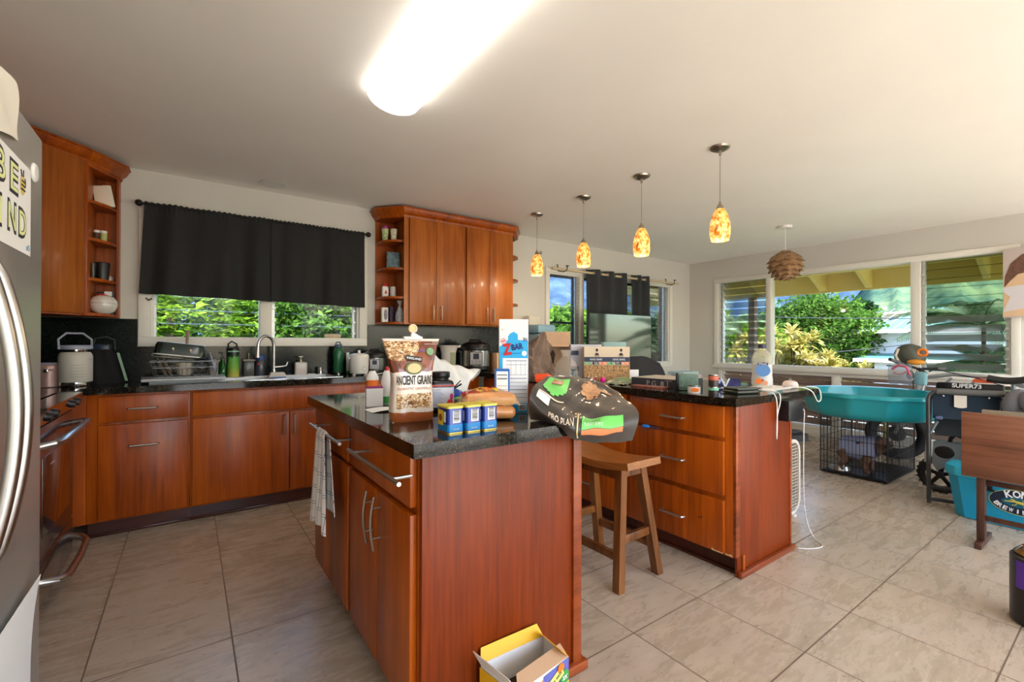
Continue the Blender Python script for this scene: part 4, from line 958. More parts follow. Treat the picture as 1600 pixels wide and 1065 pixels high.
# power lines
def wire(label, a, b_, sag, r=.012):
    mb = MB(); a, b_ = Vector(a), Vector(b_); mb.tube([a.lerp(b_, k/16)+Vector((0, 0, -sag*4*(k/16)*(1-k/16))) for k in range(17)], r, 5)
    solo(mb, 'power_line', M('wire', (70, 74, 80), .6), label, 'power line')
wire('overhead wire crossing the top of the big tree in the picture window', (15, 12, 2.45), (15, 1.2, 1.75), .1)
wire('overhead wire crossing lower in front of the big tree', (15, 12, .55), (15, -1.5, 2.25), .45)
wire('overhead wire crossing the mountains in the dining window', (6, 12, 2.9), (14, 9.5, 2.2), .2)
# ------------------------------------------------------------------ helpers for small things
def face(x, y): return -math.atan2(x, y)
def lo(mb, name, mat, c, **k): return mb.obj(name, mat, c, world=False, **k)
def dl(name, mat, c, p, xd, yd, w_, h_, **k):
    m = wm(c); r = m.to_3x3(); return decal(name, mat, c, m @ Vector(p), r @ Vector(xd), r @ Vector(yd), w_, h_, **k)
def tl(s_, w_, mat, c, p, xd=(1, 0, 0), yd=(0, 0, 1), **k):
    m = wm(c); r = m.to_3x3(); return txt(s_, w_, mat, c, m @ Vector(p), r @ Vector(xd), r @ Vector(yd), **k)
def bl(name, mat, c, p, xd, yd, w_, h_, **k):
    m = wm(c); r = m.to_3x3(); return bars(name, mat, c, m @ Vector(p), r @ Vector(xd), r @ Vector(yd), w_, h_, **k)
class CR:
    """Catmull-Rom sheet through control points G[i][j]; call (u,v) in 0..1"""
    def __init__(s, G): s.G = [[Vector(p) for p in r] for r in G]; s.ni = len(G)-1; s.nj = len(G[0])-1
    @staticmethod
    def sp(P, t):
        n = len(P)-1; x = min(max(t, 0), 1)*n; i = min(int(x), n-1); f = x-i
        p1, p2 = P[i], P[i+1]; p0 = P[i-1] if i > 0 else p1*2-p2; p3 = P[i+2] if i+2 <= n else p2*2-p1
        return .5*((2*p1)+(p2-p0)*f+(2*p0-5*p1+4*p2-p3)*f*f+(3*p1-p0-3*p2+p3)*f**3)
    def __call__(s, u, v, off=0):
        p = s.sp([s.sp(r, v) for r in s.G], u)
        if off:
            e = .01; a = s(min(u+e, 1), v)-s(max(u-e, 0), v); b = s(u, min(v+e, 1))-s(u, max(v-e, 0)); nn = a.cross(b)
            if nn.length > 1e-12: p = p+nn.normalized()*off
        return p
def patch(name, mat, parent, fn, u0, u1, v0, v1, nu=12, nv=12, off=.0012, mask=None):
    mb = MB(); g = [[mb.bm.verts.new(fn(u0+(u1-u0)*i/nu, v0+(v1-v0)*j/nv, off)) for j in range(nv+1)] for i in range(nu+1)]
    for i in range(nu):
        for j in range(nv):
            if mask and not mask((i+.5)/nu, (j+.5)/nv): continue
            mb.bm.faces.new((g[i][j], g[i+1][j], g[i+1][j+1], g[i][j+1]))
    bmesh.ops.delete(mb.bm, geom=[v for v in mb.bm.verts if not v.link_faces], context='VERTS')
    return mb.obj(name, mat, parent, recalc=False)
def txt_on(s_, mat, parent, fn, u0, u1, v0, v1, off=.002, swap=False, name='lettering', bold=.0):
    cu = bpy.data.curves.new('t', 'FONT'); cu.body = s_; cu.size = 1; cu.offset = bold; cu.resolution_u = 3
    ob = bpy.data.objects.new('t', cu); COL.objects.link(ob); me = bpy.data.meshes.new_from_object(ob); bpy.data.objects.remove(ob)
    xs = [v.co.x for v in me.vertices]; ys = [v.co.y for v in me.vertices]; x0, x1, y0, y1 = min(xs), max(xs), min(ys), max(ys)
    inv = wm(parent).inverted()
    for v in me.vertices:
        a = (v.co.x-x0)/(x1-x0); b = (v.co.y-y0)/(y1-y0)
        if swap: a, b = b, a
        v.co = inv @ fn(u0+(u1-u0)*a, v0+(v1-v0)*b, off)
    me.materials.append(mat); o = bpy.data.objects.new(name, me); COL.objects.link(o); o.parent = parent; return o
# colours
m_red = M('red_plastic', (196, 34, 36), .35); m_blue = M('blue_print', (24, 96, 178), .35); m_dblue = M('dark_blue_print', (20, 36, 110), .35)
m_yellow = M('yellow_print', (238, 198, 40), .45); m_orange = M('orange_print', (236, 120, 40), .45); m_green = M('green_print', (60, 150, 70), .45)
m_ltgreen = M('light_green_print', (112, 206, 100), .45); m_cream = M('cream_print', (236, 218, 196), .5); m_brown = M('brown_print', (134, 66, 26), .35)
m_ink2 = M('dark_ink', (40, 30, 34), .6); m_grey = M('grey_plastic', (128, 130, 134), .5); m_whiteink = M('white_ink', (240, 240, 240), .5)
m_cyan = M('cyan_print', (40, 168, 226), .4); m_pink = M('pink_print', (224, 60, 140), .45)
Z9 = .9205
# --- granola bag
def granola_mat():
    m, n, L, b, oc = newmat('granola_pack'); s_ = n.new('ShaderNodeSeparateXYZ'); L.new(oc, s_.inputs[0]); x, z = s_.outputs[0], s_.outputs[2]
    v = n.new('ShaderNodeTexVoronoi'); v.inputs['Scale'].default_value = 190; L.new(oc, v.inputs['Vector'])
    sc_ = n.new('ShaderNodeSeparateColor'); L.new(v.outputs['Color'], sc_.inputs[0])
    food = ramp(n, L, sc_.outputs[0], [(0, (96, 52, 22)), (.35, (176, 122, 70)), (.7, (214, 176, 124)), (.95, (236, 214, 180))])
    def mix(f, a, c):
        q = n.new('ShaderNodeMix'); q.data_type = 'RGBA'
        if isinstance(f, (int, float)): q.inputs[0].default_value = f
        else: L.new(f, q.inputs[0])
        for i, k in ((6, a), (7, c)):
            if isinstance(k, tuple): q.inputs[i].default_value = rgb(*k)
            else: L.new(k, q.inputs[i])
        return q.outputs[2]
    wob = mth(n, L, 'MULTIPLY', mth(n, L, 'SUBTRACT', ntex(n, L, oc, 18, 2), .5), .02); zz = mth(n, L, 'ADD', z, wob)
    gt = lambda a, b_: mth(n, L, 'GREATER_THAN', a, b_)
    c_ = mix(gt(zz, .034), (164, 86, 44), (228, 212, 196))
    win = mth(n, L, 'MULTIPLY', mth(n, L, 'MULTIPLY', gt(zz, .048), mth(n, L, 'LESS_THAN', zz, .098)), mth(n, L, 'LESS_THAN', mth(n, L, 'ABSOLUTE', x), .062))
    c_ = mix(win, c_, food)
    c_ = mix(gt(zz, .176), c_, mix(gt(ntex(n, L, oc, 9, 2), .55), (138, 66, 24), (104, 44, 16)))
    r2 = mth(n, L, 'ADD', mth(n, L, 'POWER', mth(n, L, 'DIVIDE', mth(n, L, 'ADD', x, .045), .07), 2), mth(n, L, 'POWER', mth(n, L, 'DIVIDE', mth(n, L, 'SUBTRACT', z, .265), .052), 2))
    c_ = mix(mth(n, L, 'LESS_THAN', r2, 1), c_, food)
    c_ = mix(gt(z, .283), c_, (222, 206, 196))
    L.new(c_, b.inputs['Base Color']); b.inputs['Roughness'].default_value = .22; b.inputs['Coat Weight'].default_value = .5
    bp = n.new('ShaderNodeBump'); bp.inputs['Strength'].default_value = .5; bp.inputs['Distance'].default_value = .006; L.new(ntex(n, L, oc, 22, 3), bp.inputs['Height']); L.new(bp.outputs[0], b.inputs['Normal'])
    return m
c = thing('granola_bag', 'brown and cream granola pouch closed with a clip, at the near left of the island', 'granola bag', (.652, 1.545, Z9), -.14)
def gb(sg):
    G = []
    for (hw, d, z) in ((.076, .036, 0), (.078, .042, .02), (.076, .044, .07), (.072, .040, .14), (.080, .030, .20), (.096, .014, .26), (.104, .004, .292)):
        G.append([(-hw, 0, z), (-hw*.86, -sg*d*.86, z), (0, -sg*d, z), (hw*.86, -sg*d*.86, z), (hw, 0, z)])
    return CR(G)
mb = MB()
for sg in (1, -1):
    f_ = gb(sg); mb.surf(lambda u, v: f_(u, v), 28, 16)
bmesh.ops.remove_doubles(mb.bm, verts=mb.bm.verts[:], dist=1e-4); mb.box(-.074, .074, -.03, .03, 0, .002)
lo(mb, 'pouch', granola_mat(), c)
f0 = gb(1); mc_ = wm(c); gf = lambda u, v, off=0: mc_ @ (f0(u, v)+Vector((0, -off, 0)))
txt_on('ANCIENT GRAINS', m_ink2, c, gf, .475, .56, .25, .76, swap=True, bold=.02, off=.003)
txt_on('PROBIOTIC GRANOLA', M('rose_ink', (190, 120, 104), .6), c, gf, .435, .455, .27, .73, swap=True, off=.003)
mb = MB(); mb.prism([(x*.062, y*.046) for x, y in CIRC], 0, .002, mat=Matrix.Translation((.0, -.0385, .188)) @ Matrix.Rotation(PI/2+.12, 4, 'X')); lo(mb, 'oval_logo', M('olive_print', (116, 122, 78), .5), c)
mb = MB(); mb.prism([(x*.048, y*.034) for x, y in CIRC], 0, .002, mat=Matrix.Translation((.0, -.0405, .188)) @ Matrix.Rotation(PI/2+.12, 4, 'X')); lo(mb, 'oval_centre', M('sand_print', (224, 204, 150), .5), c)
mb = MB(); mb.box(-.03, .03, -.002, .0, -.008, .008, mat=Matrix.Translation((0, -.034, .222)) @ Matrix.Rotation(.16, 4, 'Y') @ Matrix.Rotation(.1, 4, 'X')); lo(mb, 'name_plate', m_ink2, c)
tl('KIRKLAND', .052, m_whiteink, c, (0, -.0385, .222), (1, 0, -.16), (.16, -.1, 1), bold=.02)
mb = MB(); mb.prism([(x*.027, y*.027) for x, y in CIRC], 0, .002, mat=Matrix.Translation((.062, -.023, .246)) @ Matrix.Rotation(PI/2-.15, 4, 'X')); lo(mb, 'organic_seal', M('seal_green', (120, 160, 110), .5), c)
tl('GMO', .03, M('violet_ink', (110, 110, 190), .5), c, (.028, -.032, .25), (1, 0, 0), (0, -.3, 1))
txt_on('NATURALLY FLAVORED', m_cream, c, gf, .88, .90, .62, .94, swap=True, off=.004); txt_on('Organic', m_cream, c, gf, .91, .94, .7, .9, swap=True, off=.004)
cl = thing('bag_clip', 'white bag clip with round orange knob on top of the granola pouch', 'clip', (.655, 1.545, Z9+.292), -.14)
mb = MB(); mb.box(-.032, .036, -.012, .012, -.004, .008, .003); mb.box(-.012, .03, -.006, .006, .006, .022, .003, mat=ROT(.5, 'Y')); lo(mb, 'clip_body', m_white, cl)
mb = MB(); mb.cyl((0, 0, -.004), .0165, .008, seg=24, mat=Matrix.Translation((.002, 0, .036)) @ Matrix.Rotation(PI/2, 4, 'X')); lo(mb, 'knob', M('amber_knob', (226, 150, 40), .3, coat=1), cl)
mb = MB(); mb.tube([(.002+.013*math.cos(a), -.006, .036+.013*math.sin(a)) for a in [2*PI*k/20 for k in range(20)]], .0018, 6, closed=True); lo(mb, 'knob_ring', m_cream, cl)
# --- three blue tins
def tin(x, y, label, first=None):
    if first: return dup(first, (x, y, Z9), label=label, group='blue tins with yellow lids on the island')
    c = thing('food_tin', label, 'tin', (x, y, Z9), -.02, group='blue tins with yellow lids on the island')
    def rr_(hx, hy, r, n_=5): return [(sx_*(hx-r)+r*math.cos(a0+PI/2*k/n_), sy_*(hy-r)+r*math.sin(a0+PI/2*k/n_)) for sx_, sy_, a0 in ((1, 1, 0), (-1, 1, PI/2), (-1, -1, PI), (1, -1, 3*PI/2)) for k in range(n_+1)]
    hx, hy = .0265, .040
    mb = MB(); mb.prism(rr_(hx, hy, .009), .003, .078); lo(mb, 'can_body', M('tin_blue', (22, 52, 140), .3, .2, coat=.6), c)
    mb = MB(); mb.prism(rr_(hx+.0004, hy+.0004, .009), .006, .028); lo(mb, 'blue_band', M('tin_light_blue', (28, 128, 196), .35), c)
    mb = MB(); mb.prism(rr_(hx+.001, hy+.001, .009), 0, .004); lo(mb, 'base_rim', M('gold_rim', (206, 180, 90), .3, .8), c)
    mb = MB(); mb.prism(rr_(hx+.0015, hy+.0015, .009), .077, .083); mb.prism(rr_(hx-.004, hy-.004, .006), .0825, .0835); lo(mb, 'lid', M('tin_lid', (214, 200, 84), .35), c)
    dl('barcode_patch', m_paper, c, (.002, -hy-.0006, .052), (1, 0, 0), (0, 0, 1), .026, .038); bl('barcode', m_ink2, c, (.002, -hy-.0012, .054), (0, 0, 1), (-1, 0, 0), .034, .02, seed=2)
    dl('picture_patch', m_yellow, c, (-hx-.0006, .010, .046), (0, -1, 0), (0, 0, 1), .034, .046); dl('meat_picture', M('meat_brown', (150, 80, 50), .5), c, (-hx-.0012, .010, .046), (0, -1, 0), (0, 0, 1), .022, .022, shape=CIRC)
    dl('side_patch', m_whiteink, c, (-hx-.0006, -.018, .050), (0, -1, 0), (0, 0, 1), .012, .032)
    tl('25% LESS', .02, m_whiteink, c, (0, -hy-.0012, .013)); return c
t0 = tin(.668, 1.276, 'blue tin with yellow lid, leftmost of the three and beside the granola pouch')
tin(.730, 1.272, '', t0)['label'] = 'blue tin with yellow lid, middle one of the row of three'
tin(.789, 1.268, '', t0)['label'] = 'blue tin with yellow lid, right one of the row beside the buns'
# --- buns
c = thing('bun_package', 'clear bag of hot dog buns with red and yellow print behind the blue tins', 'bread', (.905, 1.43, Z9), -.42)
m_bun = M('bun_crust', (206, 138, 78), .45, noise=.25, nscale=18, coat=.6)
for j, z in enumerate((.026, .074)):
    mb = MB()
    for k in range(3):
        y = -.05+k*.045; pts = [(-.082, y, z), (0, y+.002, z+.003), (.082, y, z)]; mb.tube([(-.092, y, z)]+pts+[(.092, y, z)], [.012, .023, .026, .023, .012], 12)
    lo(mb, 'bun_layer', m_bun, c)
mb = MB()
def bag_top(u, v):
    x = -.11+.22*u; y = -.08+.15*v; return (x, y, .055+.052*(math.sin(PI*u)*math.sin(PI*v))**.32+.004*math.sin(u*23+v*9))
mb.surf(bag_top, 22, 22); lo(mb, 'plastic_bag', M('bag_plastic', (236, 190, 130), .12, alpha=.35), c, recalc=False)
bt = lambda u, v, off=0: wm(c) @ (Vector(bag_top(u, v))+Vector((0, 0, off)))
for q, (mm, u0, u1, v0, v1) in enumerate(((m_red, .06, .34, .15, .6), (m_yellow, .30, .66, .3, .92), (m_yellow, .1, .45, .62, .9), (m_red, .5, .62, .55, .8), (m_orange, .40, .52, .2, .45))):
    patch('print_patch', mm, c, bt, u0, u1, v0, v1, off=.003+.0006*q, mask=(lambda a, b_: math.sin(a*14+b_*9) > -.45))
txt_on('BUNS', m_whiteink, c, bt, .12, .32, .3, .5, off=.007)
# --- supplement jar
c = thing('gummy_jar', 'square jar with black cap and white and pink label behind the blue tins', 'jar', (.845, 1.70, Z9), face(.845, 1.70)+.25)
mb = MB(); mb.box(-.047, .047, -.047, .047, 0, .125, .014, 3); lo(mb, 'jar_body', M('jar_black', (30, 26, 30), .25), c)
mb = MB(); mb.box(-.0478, .0478, -.0478, .0478, .008, .108, .014, 3); lo(mb, 'label_wrap', M('jar_label', (226, 226, 232), .4), c)
mb = MB(); mb.box(-.0484, .0484, -.0484, .0484, .100, .108, .014, 3); lo(mb, 'label_band', M('coral_print', (222, 92, 84), .4), c)
mb = MB(); mb.cyl((0, 0, .125), .034, .012); mb.lathe([(.038, .135), (.039, .137), (.039, .155), (.037, .158), (0, .158)], cap=False, seg=32); lo(mb, 'cap', m_black, c)
tl('FACTS', .022, m_grey, c, (-.022, -.0484, .088))
mb = MB()
for k in range(12): mb.box(-.04, .002-(k % 3)*.006, -.0486, -.0482, .018+k*.0055, .0195+k*.0055)
lo(mb, 'small_print', M('lilac_ink', (150, 150, 190), .6), c)
dl('berry_picture', M('berry_red', (220, 60, 70), .5), c, (.028, -.0484, .032), (1, 0, 0), (0, 0, 1), .026, .036, shape=CIRC); dl('berry_leaf', m_pink, c, (.034, -.0484, .06), (1, 0, 0), (0, 0, 1), .014, .026, shape=CIRC)
# --- tall snack bar box
ang = face(1.03, 1.44)+.06
c = thing('snack_box', 'tall blue and white snack bar carton standing at the right of the island', 'box', (1.055, 1.475, Z9), ang)
mb = MB(); mb.box(-.058, .058, 0, .09, 0, .372, .001); lo(mb, 'carton', m_paper, c, smooth=False)
dl('blue_print', m_cyan, c, (0, -.0002, .12), (1, 0, 0), (0, 0, 1), .114, .236, ext=.0006); 
dl('blue_print', m_cyan, c, (0, -.0002, .262), (1, 0, 0), (0, 0, 1), .114, .055, ext=.0006, shape=[(-.5, -.5), (.5, -.5), (.5, .45), (.15, .5), (.14, .9), (0, 1.1), (-.14, .95), (-.2, .75), (-.2, .5), (-.5, .0)])
dl('dark_edge', M('teal_edge', (40, 110, 100), .5), c, (.0586, .04, .34), (0, 1, 0), (0, 0, 1), .05, .06)
dl('nutrition_panel', m_paper, c, (.006, -.0010, .128), (1, 0, 0), (0, 0, 1), .100, .178)
mb = MB()
for k, z in enumerate((.205, .19, .15, .135, .12, .105, .09, .075, .06)): mb.box(-.03, .052, -.0022, -.0018, z, z+(.0016 if k % 3 else .003))
for x in (-.012, .008, .028, .045): mb.box(x, x+.001, -.0022, -.0018, .15, .205)
lo(mb, 'nutrition_lines', M('slate_ink', (120, 130, 160), .6), c, smooth=False)
dl('barcode_patch', m_paper, c, (.036, -.0010, .022), (1, 0, 0), (0, 0, 1), .032, .026); bl('barcode', m_ink2, c, (.036, -.0020, .022), (1, 0, 0), (0, 0, 1), .026, .020, seed=5)
txz = lambda s_, w_, m_, x, z, b_=0, tilt=.0, h=None: tl(s_, w_, m_, c, (x, -.0026, z), (1, 0, tilt), (-tilt, 0, 1), bold=b_, height=h)
txz('Z', .036, m_red, -.026, .252, .05, .12, .046); txz('BAR', .046, m_dblue, .014, .263, .03, .14, .024); txz('36', .018, m_dblue, .046, .292)
dl('round_seal', m_whiteink, c, (.042, -.0012, .236), (1, 0, 0), (0, 0, 1), .020, .020, shape=CIRC); dl('red_badge', M('badge_pink', (222, 190, 196), .5), c, (-.041, -.0012, .285), (1, 0, 0), (0, 0, 1), .024, .026, shape=CIRC)
txz('NEW', .018, m_red, -.041, .285, .0, .3); txz('<', .006, m_red, -.046, .33)
c = thing('snack_box', 'small blue-edged carton leaning against the tall snack bar carton', 'box', (1.008, 1.520, Z9), ang)
mb = MB(); mb.box(-.028, .028, 0, .05, 0, .178, .001); lo(mb, 'carton', m_blue, c, smooth=False)
dl('nutrition_panel', m_paper, c, (0, -.0003, .09), (1, 0, 0), (0, 0, 1), .044, .160)
mb = MB()
for k, (z, h) in enumerate(((.155, .003), (.145, .001), (.14, .003), (.115, .001), (.10, .001), (.085, .001), (.07, .004), (.05, .001), (.035, .001))): mb.box(-.019, .019, -.0016, -.0012, z, z+h)
lo(mb, 'nutrition_lines', m_ink2, c, smooth=False)
dl('side_print', M('pale_lilac', (196, 202, 226), .5), c, (.0283, .025, .09), (0, 1, 0), (0, 0, 1), .044, .168)
c.location = (.966, 1.425, Z9)
# --- dog food bag
C0 = Vector((0, 0, 1.2))
def ray(u, v): return FW + RT*((u-800)/F_PX) - UP*((v-532.5)/F_PX)
def atY(u, v, y): d = ray(u, v); return C0+d*(y/d.y)
def atX(u, v, x): d = ray(u, v); return C0+d*(x/d.x)
def atZ(u, v, z): d = ray(u, v); return C0+d*((z-1.2)/d.z)
ctl = [[(829, 655, 1.29), (868, 681, 1.17), (905, 689, 1.135), (950, 691, 1.11), (988, 688, 1.09)],
       [(827, 628, 1.31), (865, 655, 1.17), (905, 664, 1.12), (950, 664, 1.09), (998, 655, 1.075)],
       [(832, 606, 1.36), (868, 630, 1.26), (908, 638, 1.22), (950, 636, 1.17), (994, 637, 1.12)],
       [(846, 594, 1.44), (878, 603, 1.38), (912, 608, 1.36), (944, 612, 1.32), (975, 622, 1.22)],
       [(858, 590, 1.50), (886, 588, 1.50), (914, 590, 1.49), (936, 597, 1.44), (964, 612, 1.31)]]
G = [[atY(*q) for q in r] for r in ctl]
for i in (0,):
    for p in G[i]:
        if p.y > 1.165 and p.x < 1.22: p.z = max(p.z, Z9+.002)
bk = [Vector((p.x+.02, min(p.y+.03, 1.54), Z9+.001)) for p in G[-1]]
c = thing('dog_food_bag', 'big dark grey dog food bag lying over the right end of the island counter', 'dog food bag', (1.15, 1.3, Z9))
D_ = CR(G+[bk]); 
def wr(u, v, off=0):
    p = D_(u, v, off); e = math.sin(PI*min(1, max(0, v)))*.0035*(math.sin(u*31+v*13)+math.sin(v*27-u*19)); return p+Vector((0, -.3, 1))*e
mb = MB(); N_, K_ = 40, 36
g = [[mb.bm.verts.new(wr(i/N_, j/K_)) for j in range(K_+1)] for i in range(N_+1)]
for i in range(N_):
    for j in range(K_): mb.bm.faces.new((g[i][j], g[i+1][j], g[i+1][j+1], g[i][j+1]))
loop = [g[0][j] for j in range(K_+1)]+[g[i][K_] for i in range(1, N_+1)]+[g[N_][j] for j in range(K_-1, -1, -1)]+[g[i][0] for i in range(N_-1, 0, -1)]
cv = mb.bm.verts.new((1.15, 1.3, Z9+.001))
for a, b_ in zip(loop, loop[1:]+loop[:1]): mb.bm.faces.new((a, b_, cv))
m_dog = M('bag_charcoal', (64, 58, 54), .5, noise=.25, nscale=9, coat=.2, bump=.6)
mb.obj('bag_body', m_dog, c)
Wd = lambda u, v, off=0: wr(u, v, off) if (D_(.4, .5, .01)-D_(.4, .5)).z > 0 else wr(u, v, -off)
patch('green_label', m_ltgreen, c, Wd, .165, .29, .52, .87, off=.003); patch('orange_stripe', M('salmon_print', (226, 132, 84), .45), c, Wd, .105, .160, .52, .87, off=.003)
txt_on('ADULT 7+ COMPLETE', M('forest_ink', (40, 90, 50), .5), c, Wd, .235, .265, .54, .68, off=.005, swap=True)
txt_on('TURKEY & RICE', m_whiteink, c, Wd, .19, .22, .54, .70, off=.005, swap=True)
txt_on('PRO PLAN', m_cream, c, Wd, .17, .26, .20, .44, off=.005, swap=True, bold=.01)
patch('gold_line', M('gold_line', (224, 204, 140), .5), c, Wd, .03, .34, .475, .487, 14, 1, off=.004)
patch('green_badge', m_ltgreen, c, Wd, .46, .68, .06, .32, off=.003, mask=lambda a, b_: a > .25*abs(b_-.5)*2-.02)
patch('badge_line', m_cream, c, Wd, .425, .44, .06, .32, off=.003); patch('badge_photo', m_brown, c, Wd, .58, .66, .13, .25, off=.005)
patch('ear_tag', m_paper, c, Wd, .33, .42, .06, .19, off=.003)
patch('dog_picture', M('tan_fur', (198, 146, 104), .6, noise=.3, nscale=60), c, Wd, .48, .70, .47, .70, 16, 16, off=.003, mask=lambda a, b_: (a-.5)**2+(b_-.5)**2 < .2+.05*math.sin(b_*17)+.04*math.sin(a*23))
patch('dog_picture', MATS['tan_fur'], c, Wd, .56, .60, .68, .84, 4, 8, off=.003)
# --- things behind the pouch on the island
c = thing('squeeze_bottle', 'white bottle with orange label left behind the granola pouch', 'bottle', (.672, 2.03, Z9))
mb = MB(); mb.lathe([(.026, 0), (.028, .004), (.028, .12), (.02, .135), (.012, .15), (0, .15)], cap=False, sx=1, sy=.8); lo(mb, 'bottle_body', m_white, c)
mb = MB(); mb.lathe([(.0285, .03), (.0285, .11)], cap=False, sx=1, sy=.8); lo(mb, 'label_wrap', m_orange, c)
c = thing('squeeze_bottle', 'white bottle with red cap and green bottom label beside the granola pouch', 'bottle', (.735, 2.02, Z9))
mb = MB(); mb.lathe([(.026, 0), (.028, .004), (.028, .10), (.018, .135), (.012, .15), (0, .15)], cap=False); lo(mb, 'bottle_body', m_white, c)
mb = MB(); mb.lathe([(.0285, .004), (.0285, .035)], cap=False); lo(mb, 'label_wrap', m_green, c); mb = MB(); mb.cyl((0, 0, .15), .010, .018, .007); lo(mb, 'cap', m_red, c)
c = thing('tissue_box', 'small white carton with magenta top behind the granola pouch', 'box', (.66, 1.97, Z9), -.2)
mb = MB(); mb.box(-.035, .035, -.02, .02, 0, .085, .001); lo(mb, 'carton', m_paper, c, smooth=False); mb = MB(); mb.box(-.0352, .0352, -.0202, .0202, .078, .0855, .001); lo(mb, 'magenta_edge', M('magenta_print', (150, 40, 110), .5), c, smooth=False)
mb = MB(); mb.surf(lambda u, v: (.59+.13*u, 1.78+.10*v, Z9+.001+.006*math.sin(u*3)), 6, 6, .0006); solo(mb, 'paper_slip', m_paper, 'white folded paper lying on the island left of the granola pouch', 'paper')
m_film = M('white_film', (222, 224, 222), .25, noise=.06, nscale=14, bump=.8)
c = thing('plastic_bag', 'crumpled white plastic bag behind the black-capped jar', 'bag', (1.0, 2.1, Z9))
mb = MB()
cb = CR([[atY(668, 615, 2.0), atY(690, 616, 2.0), atY(712, 620, 2.0), atY(728, 612, 2.05)], [atY(668, 585, 2.08), atY(692, 592, 2.04), atY(716, 598, 2.05), atY(738, 590, 2.1)], [atY(672, 550, 2.18), atY(692, 562, 2.16), atY(718, 572, 2.16), atY(751, 578, 2.18)], [atY(676, 575, 2.34), atY(695, 585, 2.34), atY(716, 592, 2.32), atY(738, 596, 2.28)]])
mb.surf(lambda u, v: cb(u, v)+Vector((0, 0, 1))*.006*math.sin(u*17+v*23), 22, 22, .002); mb.obj('film', m_film, c)
c = thing('candy_bag', 'blue and dark crinkled snack bag between the jar and the buns', 'bag', (1.02, 1.9, Z9))
mb = MB(); mb.sph((1.02, 1.93, Z9+.03), .05, (1.2, .9, .6)); mb.obj('wrapper', M('royal_blue_film', (24, 70, 170), .2, bump=.9, nscale=30), c)
mb = MB(); r_ = random.Random(3)
for k in range(14): a = r_.uniform(0, 6.28); mb.tube([(1.03, 1.95, Z9+.05), (1.03+.05*math.cos(a), 1.95+.05*math.sin(a), Z9+.05+r_.uniform(.01, .05))], .003, 5)
mb.obj('bow', m_black, c)
c = thing('salad_bag', 'dark green vegetable bag with bright green stripes behind the buns', 'bag', (.97, 1.68, Z9), -.4)
mb = MB(); mb.surf(lambda u, v: (-.09+.18*u, -.07+.14*v, .045*(math.sin(PI*u)*math.sin(PI*v))**.4+.006*math.sin(u*15+v*8)), 16, 16); mb.box(-.085, .085, -.065, .065, 0, .004); lo(mb, 'bag_body', M('dark_green_film', (46, 62, 48), .25, noise=.4, nscale=12), c, recalc=False)
for s_ in (-1, 1):
    mb = MB(); mb.box(-.006, .006, -.06, .06, .044, .050, mat=ROT(.7*s_, 'Z', (0, 0, 0)) @ Matrix.Translation((.03*s_, 0, 0))); lo(mb, 'stripe', m_ltgreen, c)
mb = MB(); mb.box(1.04, 1.20, 1.86, 2.06, Z9, Z9+.012, .002, mat=RZ(-.3, (1.12, 1.96, 0))); solo(mb, 'blue_folder', M('blue_card', (70, 124, 190), .5), 'flat blue folder lying on the island left of the snack cartons', 'folder')
# --- open cereal carton on the floor
c = thing('cereal_box', 'open yellow and white cereal carton standing on the floor against the island', 'box', (.86, 1.10, 0), 0)
P_ = [(.74, 1.205), (.985, 1.20), (.985, 1.075), (.765, 1.045)]
m_cy = M('cereal_yellow', (236, 180, 30), .5); m_cp = M('cereal_purple', (96, 100, 176), .5)
hgt = .205
mb = MB()
for a, b_ in zip(P_, P_[1:]+P_[:1]):
    mb.surf(lambda u, v: (a[0]+(b_[0]-a[0])*u, a[1]+(b_[1]-a[1])*u, hgt*v), 1, 1, .0015)
mb.prism(P_, 0, .002); mb.obj('carton', m_paper, c, smooth=False)
mb = MB(); mb.surf(lambda u, v: (P_[3][0]-.001+(P_[0][0]-P_[3][0])*u, P_[3][1]+(P_[0][1]-P_[3][1])*u, hgt*.96*v), 1, 1, .001); 
for v_ in mb.bm.verts: v_.co.x -= .002
mb.obj('side_print', m_cy, c, smooth=False)
def fp(u, z): return (P_[3][0]+(P_[2][0]-P_[3][0])*u, P_[3][1]+(P_[2][1]-P_[3][1])*u-.002, z)
fx = Vector((P_[2][0]-P_[3][0], P_[2][1]-P_[3][1], 0)).normalized()
mb = MB(); mb.poly([fp(0, 0), fp(.48, 0), fp(.48, .19), fp(0, .165)]); mb.obj('front_print', M('cereal_orange', (222, 140, 30), .5), c, smooth=False)
mb = MB(); mb.poly([fp(.48, 0), fp(1, 0), fp(1, .205), fp(.48, .198)]); mb.obj('front_print', m_cp, c, smooth=False)
mb = MB(); q = lambda u, z: (fp(u, z)[0], fp(u, z)[1]-.001, z); mb.poly([q(.50, .0), q(1, .0), q(1, .135), q(.6, .10)]); mb.obj('yellow_swoosh', m_yellow, c, smooth=False)
decal('green_dot', m_green, c, Vector(fp(.90, .155))+Vector((0, -.003, 0)), fx, (0, 0, 1), .04, .045, shape=CIRC); txt('2X', .022, m_whiteink, c, Vector(fp(.90, .155))+Vector((0, -.005, 0)), fx, (0, 0, 1), bold=.03)
for u, z in ((.30, .145), (.68, .165)):
    decal('name_plate', M('oat_yellow', (232, 214, 120), .5), c, Vector(fp(u, z))+Vector((0, -.003, 0)), fx+Vector((0, 0, .45)), Vector((-.45, 0, 1)), .085, .03); txt('honey oats', .07, M('green_ink', (70, 100, 50), .6), c, Vector(fp(u, z))+Vector((0, -.005, 0)), fx+Vector((0, 0, .45)), Vector((-.45, 0, 1)))
    decal('oat_ring', m_orange, c, Vector(fp(u+.14, z+.025))+Vector((0, -.003, 0)), fx, (0, 0, 1), .03, .03, shape=CIRC)
